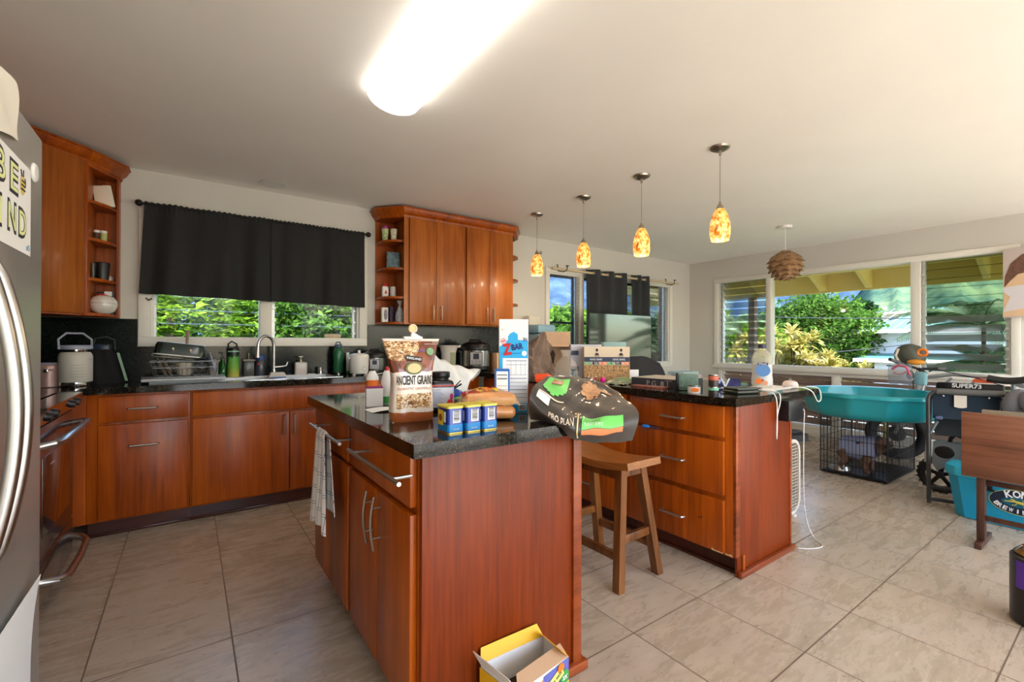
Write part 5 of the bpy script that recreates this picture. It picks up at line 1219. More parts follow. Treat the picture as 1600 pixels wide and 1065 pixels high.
flaps = [([P_[0], P_[1]], (.0, .020, .035), m_cy), ([P_[3], P_[0]], (-.035, -.01, .060), m_paper), ([P_[2], P_[3]], (.02, .05, .012), M('kraft_inner', (206, 170, 136), .7)), ([P_[1], P_[2]], (-.03, .0, .028), m_cy)]
for (a, b_), d, mm in flaps:
    mb = MB(); mb.surf(lambda u, v: (a[0]+(b_[0]-a[0])*(u*(1-.1*v)+.05*v)+d[0]*v, a[1]+(b_[1]-a[1])*u+d[1]*v, hgt+d[2]*v), 1, 1, .0015); mb.obj('flap', mm, c, smooth=False)
mb = MB(); mb.poly([(.75, 1.2, .12), (.975, 1.195, .12), (.975, 1.08, .12), (.775, 1.05, .12)]); mb.obj('dark_sheet', M('carton_dark_brown', (60, 40, 26), .9), c, smooth=False)  # flat dark brown sheet partway up inside the carton
# --- tea towel on the island bar
def towel_mat():
    m, n, L, b, oc = newmat('check_towel'); s_ = n.new('ShaderNodeSeparateXYZ'); L.new(oc, s_.inputs[0])
    def ln(a, p, w_): 
        fr = mth(n, L, 'FRACT', mth(n, L, 'DIVIDE', a, p)); return mth(n, L, 'LESS_THAN', fr, w_)
    l1 = mth(n, L, 'MAXIMUM', ln(s_.outputs[2], .072, .03), ln(mth(n, L, 'ADD', s_.outputs[2], .01), .072, .03)); l2 = mth(n, L, 'MAXIMUM', ln(s_.outputs[1], .052, .05), ln(mth(n, L, 'ADD', s_.outputs[1], .008), .104, .03))
    q = n.new('ShaderNodeMix'); q.data_type = 'RGBA'; L.new(mth(n, L, 'MAXIMUM', l1, l2), q.inputs[0]); q.inputs[6].default_value = rgb(232, 226, 220); q.inputs[7].default_value = rgb(84, 104, 128)
    L.new(q.outputs[2], b.inputs['Base Color']); b.inputs['Roughness'].default_value = .9; return m
def tw(u, v):
    # u across (y), v along the drop: front bottom -> over bar -> back bottom
    wdt = .10+.10*(abs(v-.5)*2)**.8; y = 2.035+(u-.5)*wdt*1.25+.03*(1-2*abs(v-.5)); 
    if v < .5: t = (.5-v)*2; x = .458-.010*math.sin(u*15)*t-.012*t; z = .822-.40*t-.0*u
    else: t = (v-.5)*2; x = .482+.008*math.sin(u*13)*t; z = .822-.33*t
    if abs(v-.5) < .02: x, z = .468, .8275
    return (x, y-.0*v, z+.012*math.sin(u*4)*t if abs(v-.5) > .02 else z)
mb = MB(); mb.surf(tw, 22, 44); bmesh.ops.recalc_face_normals(mb.bm, faces=mb.bm.faces[:]); bmesh.ops.solidify(mb.bm, geom=mb.bm.faces[:], thickness=.003)
solo(mb, 'tea_towel', towel_mat(), 'white tea towel with thin blue check hung over the drawer bar of the island', 'towel')
# ------------------------------------------------------------------ kitchen curtain
m_curt = M('black_curtain', (30, 31, 32), .8, noise=.12, nscale=30)
mb = MB(); mb.tube([(-.285, YN-.075, 2.198), (1.345, YN-.075, 2.198)], .008, 10)
for x in (-.30, 1.355): mb.sph((x, YN-.075, 2.198), .024)
for x in (-.265, 1.325): mb.tube([(x, YN-.001, 2.19), (x, YN-.05, 2.19), (x, YN-.075, 2.198)], .006, 8)
solo(mb, 'curtain_rod', m_blackm, 'black curtain rod with ball ends above the kitchen window', 'curtain rod')
def curtain(x0, x1, zt, zb0, zb1, seed, label, y0=YN-.075, amp=.026, flare=0, mat=m_curt, n_=9):
    r = random.Random(seed); ph = [r.uniform(0, 6) for _ in range(4)]
    def f(u, v):
        x = x0+(x1-x0)*u; zb = zb0+(zb1-zb0)*u; z = zt+(zb-zt)*v; s_ = .35+.65*v
        y = y0+amp*s_*(math.sin(u*n_*2+ph[0])*.7+math.sin(u*n_*3.1+ph[1]+v*.8)*.4)+.0035*math.sin(u*170+ph[2])*(max(0, 1-v*9))-.008*v
        return (x-flare*v*(1-u), y, z+(.004*math.sin(u*150) if v < .01 else 0))
    mb = MB(); mb.surf(f, 130, 24); bmesh.ops.recalc_face_normals(mb.bm, faces=mb.bm.faces[:]); bmesh.ops.solidify(mb.bm, geom=mb.bm.faces[:], thickness=.003)
    return solo(mb, 'curtain', mat, label, 'curtain', group=None)
curtain(-.268, .555, 2.213, 1.545, 1.53, 1, 'left black curtain panel over the kitchen window', flare=.03)
curtain(.548, 1.318, 2.213, 1.535, 1.515, 2, 'right black curtain panel over the kitchen window')
# ------------------------------------------------------------------ window counter things
m_stan = M('flask_beige', (196, 190, 178), .45); m_lav = M('lavender_grey', (158, 160, 178), .45)
c = thing('water_jug', 'large beige insulated jug with grey carry handle at the counter left end', 'jug', (-.575, 3.875, Z9), .5)
mb = MB(); mb.lathe([(.078, .028), (.080, .032), (.080, .185), (.074, .203), (.066, .212), (0, .212)], cap=False, seg=36); lo(mb, 'body', m_stan, c)
mb = MB(); mb.lathe([(0, 0), (.074, 0), (.076, .004), (.076, .027), (.0, .028)], cap=False, seg=36); mb.lathe([(.064, .21), (.066, .213), (.066, .228), (0, .228)], cap=False, seg=36); lo(mb, 'steel_band', m_chrome, c)
mb = MB(); mb.lathe([(0, .228), (.070, .228), (.075, .233), (.075, .248), (.070, .254), (0, .256)], cap=False, seg=36); lo(mb, 'lid', m_lav, c)
mb = MB(); mb.tube([(-.078, 0, .235), (-.082, 0, .29), (-.045, 0, .328), (.035, 0, .328), (.078, 0, .29), (.078, 0, .235)], .006, 8); mb.sph((-.078, 0, .237), .009); mb.sph((.078, 0, .237), .009); lo(mb, 'handle', m_lav, c)
mb = MB()
for k in range(5): mb.box(-.055, .012, -.0815, -.0790, .06+k*.018, .0625+k*.018, mat=RZ(.0))
lo(mb, 'grip_ridge', M('flask_dark_beige', (160, 154, 142), .5), c); tl('JUG', .02, M('steel_blue', (120, 160, 170), .5), c, (.045, -.070, .165), (1, .7, 0), (0, 0, 1))  # ridge strips in a darker beige than the jug body
c.children[-1].name = 'small_logo'
c = thing('canister', 'pink round lunch canister with open loop lid left of the beige jug', 'canister', (-.70, 3.90, Z9))
m_rose = M('rose_metal', (166, 132, 126), .35, .3)
mb = MB(); mb.lathe([(0, 0), (.058, 0), (.062, .004), (.062, .10), (0, .10)], cap=False); lo(mb, 'body', m_rose, c); mb = MB(); mb.lathe([(.063, .10), (.064, .102), (.064, .128), (.058, .138), (0, .14)], cap=False); lo(mb, 'lid', m_rose, c)
mb = MB(); mb.tube([(.052*math.cos(a), .052*math.sin(a), .143) for a in [2*PI*k/24 for k in range(24)]], .004, 6, closed=True); lo(mb, 'loop_handle', m_lav, c); mb = MB(); mb.box(-.01, .01, -.068, -.06, .09, .112, .002); lo(mb, 'latch', m_chrome, c)
c = thing('lanyard', 'red strap with turquoise lining hanging behind the beige jug', 'strap', (-.655, 3.93, Z9))
mb = MB(); mb.surf(lambda u, v: (-.665+.06*u+.03*math.sin(v*3)*(1-u)-.02*v*v, 3.955, Z9+.205-.12*v+.02*u), 8, 12, .003); mb.obj('strap', m_red, c); mb = MB(); mb.surf(lambda u, v: (-.645+.03*u, 3.962, Z9+.17-.08*v), 3, 6, .003); mb.obj('lining', M('turquoise', (40, 160, 160), .5), c)
c = thing('folded_bag', 'black fabric bag slumped against the backsplash right of the beige jug', 'bag', (-.47, 4.15, Z9))
mb = MB(); fb = CR([[(-.57, 4.05, Z9), (-.50, 4.02, Z9), (-.42, 4.03, Z9), (-.355, 4.08, Z9)], [(-.56, 4.10, Z9+.12), (-.50, 4.07, Z9+.11), (-.43, 4.09, Z9+.12), (-.385, 4.13, Z9+.10)], [(-.55, 4.18, Z9+.21), (-.50, 4.17, Z9+.22), (-.45, 4.18, Z9+.22), (-.42, 4.20, Z9+.19)], [(-.56, 4.24, Z9), (-.50, 4.25, Z9), (-.43, 4.25, Z9), (-.36, 4.25, Z9)]])
mb.surf(lambda u, v: fb(u, v)+Vector((0, -1, 0))*.006*math.sin(v*20+u*6), 20, 24, .002); mb.obj('fabric', M('black_fabric', (24, 22, 24), .9), c)
mb = MB(); mb.surf(lambda u, v: (-.405+.05*v+.012*u, 4.10-.05*v+.02*u, Z9+.20-.19*v), 2, 8, .002); mb.obj('paper_insert', M('green_leaflet', (150, 180, 150), .5), c)
mb = MB(); mb.box(-.545, -.455, 4.225, 4.262, Z9+.13, Z9+.26, .01); mb.obj('phone_pocket', M('navy_plastic', (26, 42, 62), .3), c)
mb = MB(); mb.tube([(-.54, 4.24, Z9+.255), (-.53, 4.24, Z9+.30), (-.47, 4.24, Z9+.31), (-.43, 4.24, Z9+.29), (-.425, 4.24, Z9+.22)], .004, 6); mb.obj('handle', M('dim_grey', (52, 60, 62), .5), c)
# dish rack
m_tray = M('rack_tray', (176, 178, 180), .4); m_wire = M('rack_wire', (120, 122, 124), .35, .8)
c = thing('dish_rack', 'grey wire dish rack on a light drip tray left of the sink', 'dish rack', (-.02, 3.98, Z9), .03)
mb = MB(); mb.prism([(-.24, -.165), (.23, -.165), (.245, .15), (-.25, .15)], .012, .030, bev=.004); mb.box(-.20, .21, -.13, .13, 0, .012); lo(mb, 'drip_tray', m_tray, c)
mb = MB(); Rk = lambda s_, z: [(-.185*s_, -.12*s_, z), (.185*s_, -.12*s_, z), (.185*s_, .12*s_, z), (-.185*s_, .12*s_, z)]
for z, s_ in ((.036, .94), (.10, 1.0), (.142, 1.06)): mb.tube(Rk(s_, z), .0025, 6, closed=True)
for k in range(9):
    x = -.17+k*.0425
    for y in (-1, 1): mb.tube([(x*.94, .113*y, .036), (x*1.06, .127*y, .142)], .0018, 5)
    mb.tube([(x*.94, -.113, .036), (x*.94, .113, .036)], .0018, 5)
for k in range(5):
    y = -.1+k*.05
    for x in (-1, 1): mb.tube([(.174*x, y, .036), (.196*x, y, .142)], .0018, 5)
for k in range(7): mb.tube([(-.11+k*.03, -.08, .036), (-.11+k*.03, -.08, .085), (-.095+k*.03, -.08, .095), (-.08+k*.03, -.08, .085)], .0016, 5)
lo(mb, 'wire_basket', m_wire, c)
def at_rack(x, y, z): return (-.02+x, 3.98+y, Z9+z)
c = thing('roasting_pan', 'dark green enamel pan with white rim drying upside down on top of the dish rack', 'pan', at_rack(-.03, .02, .215), .03, rot=(-.12, .13, .03))
def pan(u, v): pass
mb = MB()
rr2 = lambda hx, hy, r, z: [(sx_*(hx-r)+r*math.cos(a0+PI/2*k/5), sy_*(hy-r)+r*math.sin(a0+PI/2*k/5), z) for sx_, sy_, a0 in ((1, 1, 0), (-1, 1, PI/2), (-1, -1, PI), (1, -1, 3*PI/2)) for k in range(6)]
rings = [rr2(.150, .095, .05, -.045), rr2(.145, .092, .05, .02), rr2(.138, .085, .045, .040), rr2(.11, .06, .03, .046)]
V_ = [[mb.bm.verts.new(p) for p in r] for r in rings]
for a, b_ in zip(V_, V_[1:]):
    for k in range(24): mb.bm.faces.new((a[k], a[(k+1) % 24], b_[(k+1) % 24], b_[k]))
mb.bm.faces.new(V_[-1]); lo(mb, 'pan_body', M('pan_green', (24, 44, 42), .2, coat=.6), c)
mb = MB(); mb.tube(rr2(.153, .098, .05, -.047), .004, 6, closed=True); mb.surf(lambda u, v: (-.14+.28*u, -.088+.02*v, .040+.004*v), 4, 1, .001); lo(mb, 'rim', m_white, c)
mb = MB()
for x in (-.045, .055): mb.sph((x, -.097, -.002), .007); mb.sph((x+.003, -.097, -.014), .004)
lo(mb, 'feet_stud', m_cream, c)
for k, (x, a) in enumerate(((-.175, .42), (-.145, .36))):
    c = thing('dinner_plate', 'round beige plate leaning in the dish rack, %s' % ('outermost on the left' if k == 0 else 'second from the left'), 'plate', at_rack(x+.035, -.03, .098), 0, group='plates in the dish rack', rot=(0, PI/2-a, .1))
    mb = MB(); mb.lathe([(0, 0), (.045, 0), (.06, .006), (.078, .010), (.079, .012), (.06, .009), (.044, .003), (0, .003)], cap=False, seg=32); lo(mb, 'plate', M('stoneware', (196, 180, 152), .35), c); c.children[-1].name = 'dish'
mb = MB(); mb.lathe([(0, .0), (.03, .0), (.045, .02), (.05, .09), (.047, .09), (.042, .022), (0, .004)], at_rack(-.005, -.03, .04), cap=False); solo(mb, 'mug', M('stone_mug', (186, 176, 158), .35), 'beige cup standing upright in the middle of the dish rack', 'cup')
mb = MB(); mb.lathe([(0, 0), (.034, 0), (.038, .05), (.046, .075), (.044, .075), (.035, .05), (.031, .003), (0, .003)], cap=False, mat=Matrix.Translation(at_rack(.095, -.055, .105)) @ Matrix.Rotation(1.3, 4, 'X')); solo(mb, 'drinking_glass', m_clear, 'clear glass lying on its side in the dish rack', 'glass')
mb = MB(); mb.lathe([(0, 0), (.04, .0), (.07, .012), (.075, .02), (.04, .006), (0, .005)], cap=False, mat=Matrix.Translation(at_rack(.145, -.01, .125)) @ Matrix.Rotation(PI/2-.25, 4, 'Y')); solo(mb, 'dinner_plate', M('blue_white_china', (200, 210, 232), .25), 'pale blue and white plate upright at the right of the dish rack', 'plate')
mb = MB(); mb.lathe([(0, 0), (.028, 0), (.036, .10), (.033, .10), (.026, .004), (0, .004)], at_rack(.165, .0, .035), cap=False); solo(mb, 'tumbler', M('grey_tumbler', (150, 144, 138), .5), 'grey plastic cup at the right corner of the dish rack', 'cup')
mb = MB(); mb.lathe([(0, 0), (.008, 0), (.008, .09), (.0105, .16), (.012, .20), (.006, .205), (0, .205)], cap=False, mat=Matrix.Translation(at_rack(.0, .085, .155)) @ Matrix.Rotation(.06, 4, 'Y')); solo(mb, 'wooden_spoon', M('spoon_wood', (150, 126, 108), .6), 'wooden spoon handle sticking up behind the green pan', 'spoon')
# faucet
c = thing('faucet', 'arched brushed steel pull-down faucet behind the sink', 'faucet', (.545, 4.10, Z9))
mb = MB(); arc = [(.560+.0, 4.125, Z9), (.560, 4.125, Z9+.25)]+[(.560-.06*(1-math.cos(a)), 4.125-.035*(1-math.cos(a)), Z9+.25+.075*math.sin(a)) for a in [PI*k/10 for k in range(1, 11)]]+[(.438, 4.054, Z9+.215)]
mb.tube(arc, .0125, 12); mb.cyl((.560, 4.125, Z9), .018, .06, .015); mb.obj('spout', m_steel, c)
mb = MB(); mb.tube([(.438, 4.054, Z9+.225), (.436, 4.052, Z9+.185), (.434, 4.050, Z9+.155)], [.013, .016, .019], 14); mb.obj('spray_head', m_steel, c)
mb = MB(); mb.tube([(.565, 4.12, Z9+.075), (.61, 4.115, Z9+.078), (.65, 4.11, Z9+.085), (.66, 4.11, Z9+.115)], [.010, .008, .006, .005], 10); mb.obj('lever', m_steel, c)
mb = MB(); mb.box(-.062, .062, -.03, .03, 0, .004, mat=Matrix.Translation((.55, 3.83, Z9+.02))); mb.prism([(-.065, 0), (.065, 0), (.045, .045), (-.045, .045)], -.03, .03, mat=Matrix.Translation((.555, 3.90, Z9)) @ Matrix.Rotation(PI/2, 4, 'X')); mb.bm.verts.ensure_lookup_table()
c = thing('sponge_holder', 'pale wedge-shaped sponge caddy at the front of the sink by the faucet', 'sponge holder', (.555, 3.9, Z9))
mb.bm.free(); mb = MB(); mb.prism([(-.065, 0), (.065, 0), (.045, .042), (-.045, .042)], -.03, .03, mat=Matrix.Translation((.555, 3.905, Z9+.003)) @ Matrix.Rotation(PI/2, 4, 'X')); mb.obj('caddy', M('caddy_stone', (200, 190, 178), .5), c)
mb = MB(); mb.box(.50, .61, 3.868, 3.874, Z9+.004, Z9+.012); mb.obj('blue_sponge', M('sponge_blue', (90, 120, 180), .8), c)
# bottles
c = thing('soap_dispenser', 'green glass soap bottle with pump beside the drip-pattern tumbler', 'soap bottle', (.215, 4.215, Z9))
m_gg = M('green_glass', (40, 130, 50), .1, trans=.6)
mb = MB(); mb.lathe([(0, 0), (.028, 0), (.031, .01), (.031, .05), (.024, .09), (.012, .125), (.012, .14), (0, .14)], cap=False); lo(mb, 'bottle_body', m_gg, c); mb = MB(); mb.cyl((0, 0, .14), .012, .02); mb.cyl((0, 0, .16), .004, .03); mb.box(-.025, .012, -.006, .006, .185, .197, .003); lo(mb, 'pump', m_clear, c)
def tumb():
    m, n, L, b, oc = newmat('drip_tumbler'); s_ = n.new('ShaderNodeSeparateXYZ'); L.new(oc, s_.inputs[0]); z = s_.outputs[2]
    nz = ntex(n, L, mapping(n, L, oc, (55, 55, 1)), 1, 2); lim = mth(n, L, 'ADD', .125, mth(n, L, 'MULTIPLY', nz, .075)); g = mth(n, L, 'GREATER_THAN', z, lim)
    q = n.new('ShaderNodeMix'); q.data_type = 'RGBA'; L.new(g, q.inputs[0]); L.new(ramp(n, L, mth(n, L, 'DIVIDE', z, .2), [(.05, (196, 190, 90)), (.4, (120, 176, 70)), (.8, (90, 160, 70))]), q.inputs[6]); q.inputs[7].default_value = rgb(20, 42, 30)
    L.new(q.outputs[2], b.inputs['Base Color']); b.inputs['Roughness'].default_value = .35; return m
c = thing('water_bottle', 'green and yellow insulated tumbler with black drip pattern and black flip lid', 'water bottle', (.285, 4.20, Z9))
mb = MB(); mb.lathe([(0, 0), (.038, 0), (.040, .004), (.040, .205), (0, .205)], cap=False, seg=32); lo(mb, 'body', tumb(), c)
mb = MB(); mb.lathe([(.0405, .198), (.041, .20), (.041, .208), (0, .208)], cap=False, seg=32); lo(mb, 'rim_band', M('mint', (150, 186, 160), .5), c)
mb = MB(); mb.lathe([(.040, .208), (.040, .225), (.033, .232), (0, .232)], cap=False); mb.tube([(-.03, 0, .228), (-.036, 0, .26), (-.012, 0, .282), (.02, 0, .262), (.028, 0, .23)], .006, 8); lo(mb, 'lid', m_black, c)
c = thing('straw_tumbler', 'tall smoky tumbler with lid and straw left of the faucet', 'tumbler', (.390, 4.20, Z9)); mb = MB(); mb.box(-.038, .038, -.032, .032, 0, .125, .012); lo(mb, 'cup_body', M('smoke_plastic', (92, 96, 90), .25, trans=.3), c); mb = MB(); mb.box(-.042, .042, -.036, .036, .125, .138, .004); mb.cyl((0, 0, .138), .004, .05); lo(mb, 'lid_and_straw', M('greige', (150, 146, 136), .5), c)
c = thing('water_bottle', 'clear bottle with blue lid and red print right behind the faucet', 'water bottle', (.475, 4.225, Z9)); mb = MB(); mb.lathe([(0, 0), (.036, 0), (.038, .01), (.038, .12), (.034, .13), (0, .13)], cap=False); lo(mb, 'body', M('clear_blue', (80, 84, 96), .15, trans=.4), c); mb = MB(); mb.lathe([(.037, .13), (.038, .135), (.038, .165), (.03, .175), (0, .175)], cap=False); lo(mb, 'lid', M('lid_blue', (50, 70, 120), .4), c); mb = MB(); mb.sph((-.01, -.03, .10), .016, (1, .5, .8)); lo(mb, 'red_print', m_red, c)
c = thing('soap_dispenser', 'square cream ceramic soap dispenser right of the faucet', 'soap bottle', (.775, 4.20, Z9)); mb = MB(); mb.box(-.048, .048, -.03, .03, 0, .108, .014, 3); lo(mb, 'bottle_body', M('cream_ceramic', (204, 198, 190), .3), c); mb = MB(); mb.cyl((0, 0, .105), .014, .02); mb.cyl((0, 0, .125), .005, .025); mb.box(-.018, .018, -.006, .006, .148, .158, .003); lo(mb, 'pump', m_nickel, c)
mb = MB(); mb.box(-.03, .03, -.012, .012, 0, .006, .002, mat=Matrix.Translation((.86, 4.19, Z9))); solo(mb, 'cream_dish', M('cap_cream', (210, 204, 196), .5), 'tiny flat cream lid beside the cream soap dispenser', 'lid')
mb = MB(); mb.lathe([(0, 0), (.013, 0), (.013, .055), (.011, .058), (0, .058)], (.935, 4.20, Z9), cap=False); solo(mb, 'air_gap_cap', m_chrome, 'small steel cylinder cap at the back of the sink', 'cap')
c = thing('water_bottle', 'green steel flask with dark cap between sink and white rice cooker', 'water bottle', (1.075, 4.17, Z9))
mb = MB(); mb.lathe([(.042, .012), (.043, .014), (.043, .185), (.036, .215), (.025, .228), (0, .228)], cap=False, seg=32); lo(mb, 'body', M('flask_green', (24, 96, 58), .35, coat=.3), c); mb = MB(); mb.lathe([(0, 0), (.041, 0), (.0425, .012), (0, .012)], cap=False, seg=32); lo(mb, 'base_ring', m_chrome, c)
mb = MB(); mb.lathe([(.026, .226), (.033, .232), (.033, .250), (.024, .258), (0, .26)], cap=False); mb.tube([(-.025, 0, .25), (-.015, 0, .276), (.012, 0, .278), (.025, 0, .25)], .006, 8); lo(mb, 'cap', M('cap_navy', (70, 84, 100), .4), c)
c = thing('paste_tube', 'upright white and green tube beside the green flask', 'tube', (1.165, 4.20, Z9)); mb = MB(); mb.surf(lambda u, v: (-.012*(1-.1*v)+.024*u, -.010*(1-v)*math.sin(PI*u), .02+.165*v), 8, 6, .003); lo(mb, 'tube_body', M('tube_white', (206, 220, 210), .4), c); mb = MB(); mb.cyl((0, 0, 0), .011, .022); lo(mb, 'cap', m_green, c)
c = thing('plastic_tub', 'clear plastic tub beside the white rice cooker', 'container', (1.215, 4.10, Z9)); mb = MB(); mb.lathe([(0, 0), (.040, 0), (.045, .13), (.046, .135), (.043, .13), (.038, .003), (0, .003)], cap=False); lo(mb, 'tub_body', M('frosted_tub', (150, 158, 160), .3, alpha=.55), c)
c = thing('rice_cooker', 'small white rice cooker with knob lid on the counter', 'rice cooker', (1.185, 3.93, Z9))
m_rc = M('cooker_white', (226, 220, 210), .3)
mb = MB(); mb.lathe([(0, .012), (.072, .012), (.076, .02), (.080, .135), (.083, .150), (.083, .158), (0, .158)], cap=False, seg=36); lo(mb, 'body', m_rc, c); mb = MB(); mb.lathe([(.082, .158), (.074, .175), (.045, .182), (0, .184)], cap=False, seg=36); lo(mb, 'lid', m_rc, c); mb = MB(); mb.box(-.011, .011, -.011, .011, .182, .210, .005); lo(mb, 'knob', m_rc, c)
mb = MB(); mb.box(-.094, -.078, -.02, .02, .135, .152, .005); lo(mb, 'side_handle', m_rc, c); mb = MB(); mb.tube([(.017*math.cos(a)+.02, -.080, .055+.02*math.sin(a)) for a in [2*PI*k/20 for k in range(20)]], .0012, 5, closed=True); lo(mb, 'dial_mark', m_grey, c)
for x in (-.05, .05): mb = MB(); mb.cyl((x, -.03, 0), .012, .013); lo(mb, 'foot', m_cream, c)
def cooker(label, x, y, s_, rz):
    c = thing('pressure_cooker', label, 'pressure cooker', (x, y, Z9), rz); m_ss = m_steel
    mb = MB(); mb.lathe([(0, 0), (.125*s_, 0), (.135*s_, .012*s_), (.135*s_, .035*s_), (.13*s_, .04*s_), (0, .04*s_)], cap=False, seg=40); lo(mb, 'base', m_black, c)
    mb = MB(); mb.lathe([(.131*s_, .04*s_), (.132*s_, .045*s_), (.132*s_, .185*s_), (0, .185*s_)], cap=False, seg=40); lo(mb, 'body', m_ss, c)
    mb = MB(); mb.lathe([(.145*s_, .185*s_), (.147*s_, .195*s_), (.147*s_, .215*s_), (.13*s_, .245*s_), (.09*s_, .262*s_), (.04*s_, .27*s_), (0, .27*s_)], cap=False, seg=40); lo(mb, 'lid', m_black, c)
    mb = MB(); mb.tube([(-.07*s_, 0, .25*s_), (-.045*s_, 0, .285*s_), (.045*s_, 0, .285*s_), (.07*s_, 0, .25*s_)], .012*s_, 8); mb.cyl((.05*s_, .05*s_, .25*s_), .014*s_, .03*s_); lo(mb, 'lid_handle', m_black, c)
    mb = MB(); mb.box(-.062*s_, .062*s_, -.145*s_, -.12*s_, .05*s_, .178*s_, .012*s_, 3); lo(mb, 'panel_frame', m_black, c)
    mb = MB(); mb.box(-.055*s_, .055*s_, -.149*s_, -.144*s_, .057*s_, .171*s_, .002, 1); lo(mb, 'control_panel', M('panel_silver', (178, 176, 176), .35), c)
    mb = MB(); mb.box(-.026*s_, .026*s_, -.151*s_, -.148*s_, .108*s_, .16*s_); lo(mb, 'display', M('lcd_dark', (40, 48, 60), .2), c)
    mb = MB()
    for k in range(3):
        for z in (.068, .085): mb.box((-.045+k*.034)*s_, (-.023+k*.034)*s_, -.1505*s_, -.149*s_, z*s_, (z+.008)*s_)
    lo(mb, 'button', M('button_grey', (130, 128, 130), .5), c)
    for sx_ in (-1, 1): mb = MB(); mb.box(sx_*.130*s_, sx_*.165*s_, -.03*s_, .03*s_, .165*s_, .185*s_, .005); lo(mb, 'side_handle', m_black, c)
    return c
cooker('small steel and black pressure cooker beside the white rice cooker', 1.365, 4.08, .74, -.28)
cooker('large steel and black pressure cooker on the counter under the wall cabinets', 2.37, 3.98, 1.06, -.5)
mb = MB(); mb.tube([(1.20, 3.84, Z9+.004), (1.28, 3.80, Z9+.004), (1.38, 3.82, Z9+.02), (1.45, 3.88, Z9+.05), (1.50, 3.98, Z9+.03)], .004, 6); solo(mb, 'white_cable', m_cable, 'white power cord on the counter in front of the small pressure cooker', 'cord')
c = thing('pitcher', 'white plastic jug with open spout and green printed sleeve beside the large pressure cooker', 'pitcher', (2.10, 4.05, Z9), -.3)
mb = MB(); mb.lathe([(0, 0), (.062, 0), (.064, .17), (.078, .23), (.092, .25), (.088, .25), (.07, .225), (.058, .168), (.056, .004), (0, .004)], cap=False, sx=1.15); mb.box(.05, .12, -.02, .02, .225, .25, .006); lo(mb, 'body', M('jug_white', (214, 206, 194), .35), c)
dl('printed_sleeve', M('sleeve_olive', (150, 156, 120), .5), c, (.03, -.066, .12), (1, 0, 0), (0, 0, 1), .05, .12)
c = thing('blender_jar', 'black blender jar standing behind the granola pouch', 'blender', (1.83, 4.10, Z9)); mb = MB(); mb.lathe([(0, 0), (.07, 0), (.075, .01), (.07, .19), (.05, .215), (0, .215)], cap=False); lo(mb, 'jar_body', M('smoke_black', (30, 30, 34), .15), c); mb = MB(); mb.cyl((0, 0, .215), .045, .03, .04); lo(mb, 'lid', m_black, c)
c = thing('pepper_mill', 'pair of tall dark grinders with steel band behind the pouch clip', 'grinder', (1.72, 4.2, Z9)); mb = MB(); mb.cyl((0, 0, 0), .028, .23); lo(mb, 'grinder_body', m_black, c); mb = MB(); mb.cyl((0, 0, .23), .028, .04); lo(mb, 'steel_top', m_chrome, c)
c = thing('wooden_board', 'brown wooden board lying on top of the black appliances at the backsplash', 'board', (1.95, 4.2, Z9)); mb = MB(); mb.box(1.62, 1.78, 4.235, 4.275, Z9, Z9+.30, .004); mb.obj('board', wood('board_wood', (90, 60, 40), (120, 84, 58), (140, 104, 74), .5), c)
c.location = (1.95, 4.2, Z9)
mb = MB(); mb.cyl((2.62, 4.0, Z9), .065, .17, .065); solo(mb, 'storage_tin', M('copper_tin', (170, 130, 96), .3, .6), 'brownish steel canister right of the large pressure cooker', 'canister')
# things on the window sill
mb = MB(); mb.box(1.0, 1.13, YN+.0, YN+.045, 1.233, 1.242, .002); mb.box(.995, 1.135, YN-.005, YN+.05, 1.242, 1.272, .012); solo(mb, 'sponge', M('sponge_tan', (214, 196, 160), .8, noise=.2, nscale=60), 'tan sponge bar on the kitchen window sill', 'sponge')
# ------------------------------------------------------------------ left end shelves (depth y 4.0-4.28)
S1, S2, S3, S4 = 2.121, 1.876, 1.616, ZB+.021
c = thing('photo_frame', 'white framed card leaning on the top left shelf', 'frame', (-.47, 4.15, S1)); mb = MB(); mb.box(-.05, .03, -.006, .006, 0, .145, .002, mat=Matrix.Rotation(-.12, 4, 'X') @ Matrix.Rotation(-.18, 4, 'Y')); lo(mb, 'card', m_cream, c); mb = MB(); mb.box(.005, .05, .0, .02, 0, .15, .002, mat=Matrix.Rotation(-.12, 4, 'X') @ Matrix.Rotation(-.18, 4, 'Y')); lo(mb, 'book_spine', M('ivory', (232, 222, 206), .6), c)
for k, (x, mm, l_) in enumerate(((-.515, m_clear, 'clear spice jar, left of the pair on the second left shelf'), (-.48, M('spice_olive', (176, 178, 110), .4), 'spice jar with olive contents on the second left shelf'))):
    c = thing('spice_jar', l_, 'jar', (x, 4.15, S2), group='spice jars on the left shelf'); mb = MB(); mb.cyl((0, 0, 0), .019, .06, seg=14); lo(mb, 'jar_glass', mm, c); mb = MB(); mb.cyl((0, 0, .06), .019, .016, seg=14); lo(mb, 'lid', m_white, c)
mb = MB(); mb.lathe([(0, 0), (.036, 0), (.044, .10), (.042, .115), (.03, .118), (0, .118)], (-.485, 4.13, S3), cap=False); solo(mb, 'travel_cup', m_black, 'black upturned cup on the third left shelf', 'cup')
mb = MB(); mb.lathe([(0, 0), (.014, 0), (.018, .08), (.02, .10), (.018, .10), (.013, .003), (0, .003)], (-.522, 4.06, S3), cap=False); solo(mb, 'shot_glass', m_clear, 'slim clear glass beside the black cup on the left shelf', 'glass')
for k in range(3):
    mb = MB(); mb.lathe([(0, 0), (.012, 0), (.015, .034), (.013, .034), (.010, .003), (0, .003)], (-.455+k*.001-(k == 2)*.0, 4.19+k*.035, S3), cap=False, seg=14); solo(mb, 'shot_glass', M('small_glass', (210, 200, 190), .2, alpha=.6), 'tiny clear glass in the row right of the black cup, %s' % ('nearest', 'middle', 'farthest')[k], 'glass', group='tiny glasses on the left shelf')
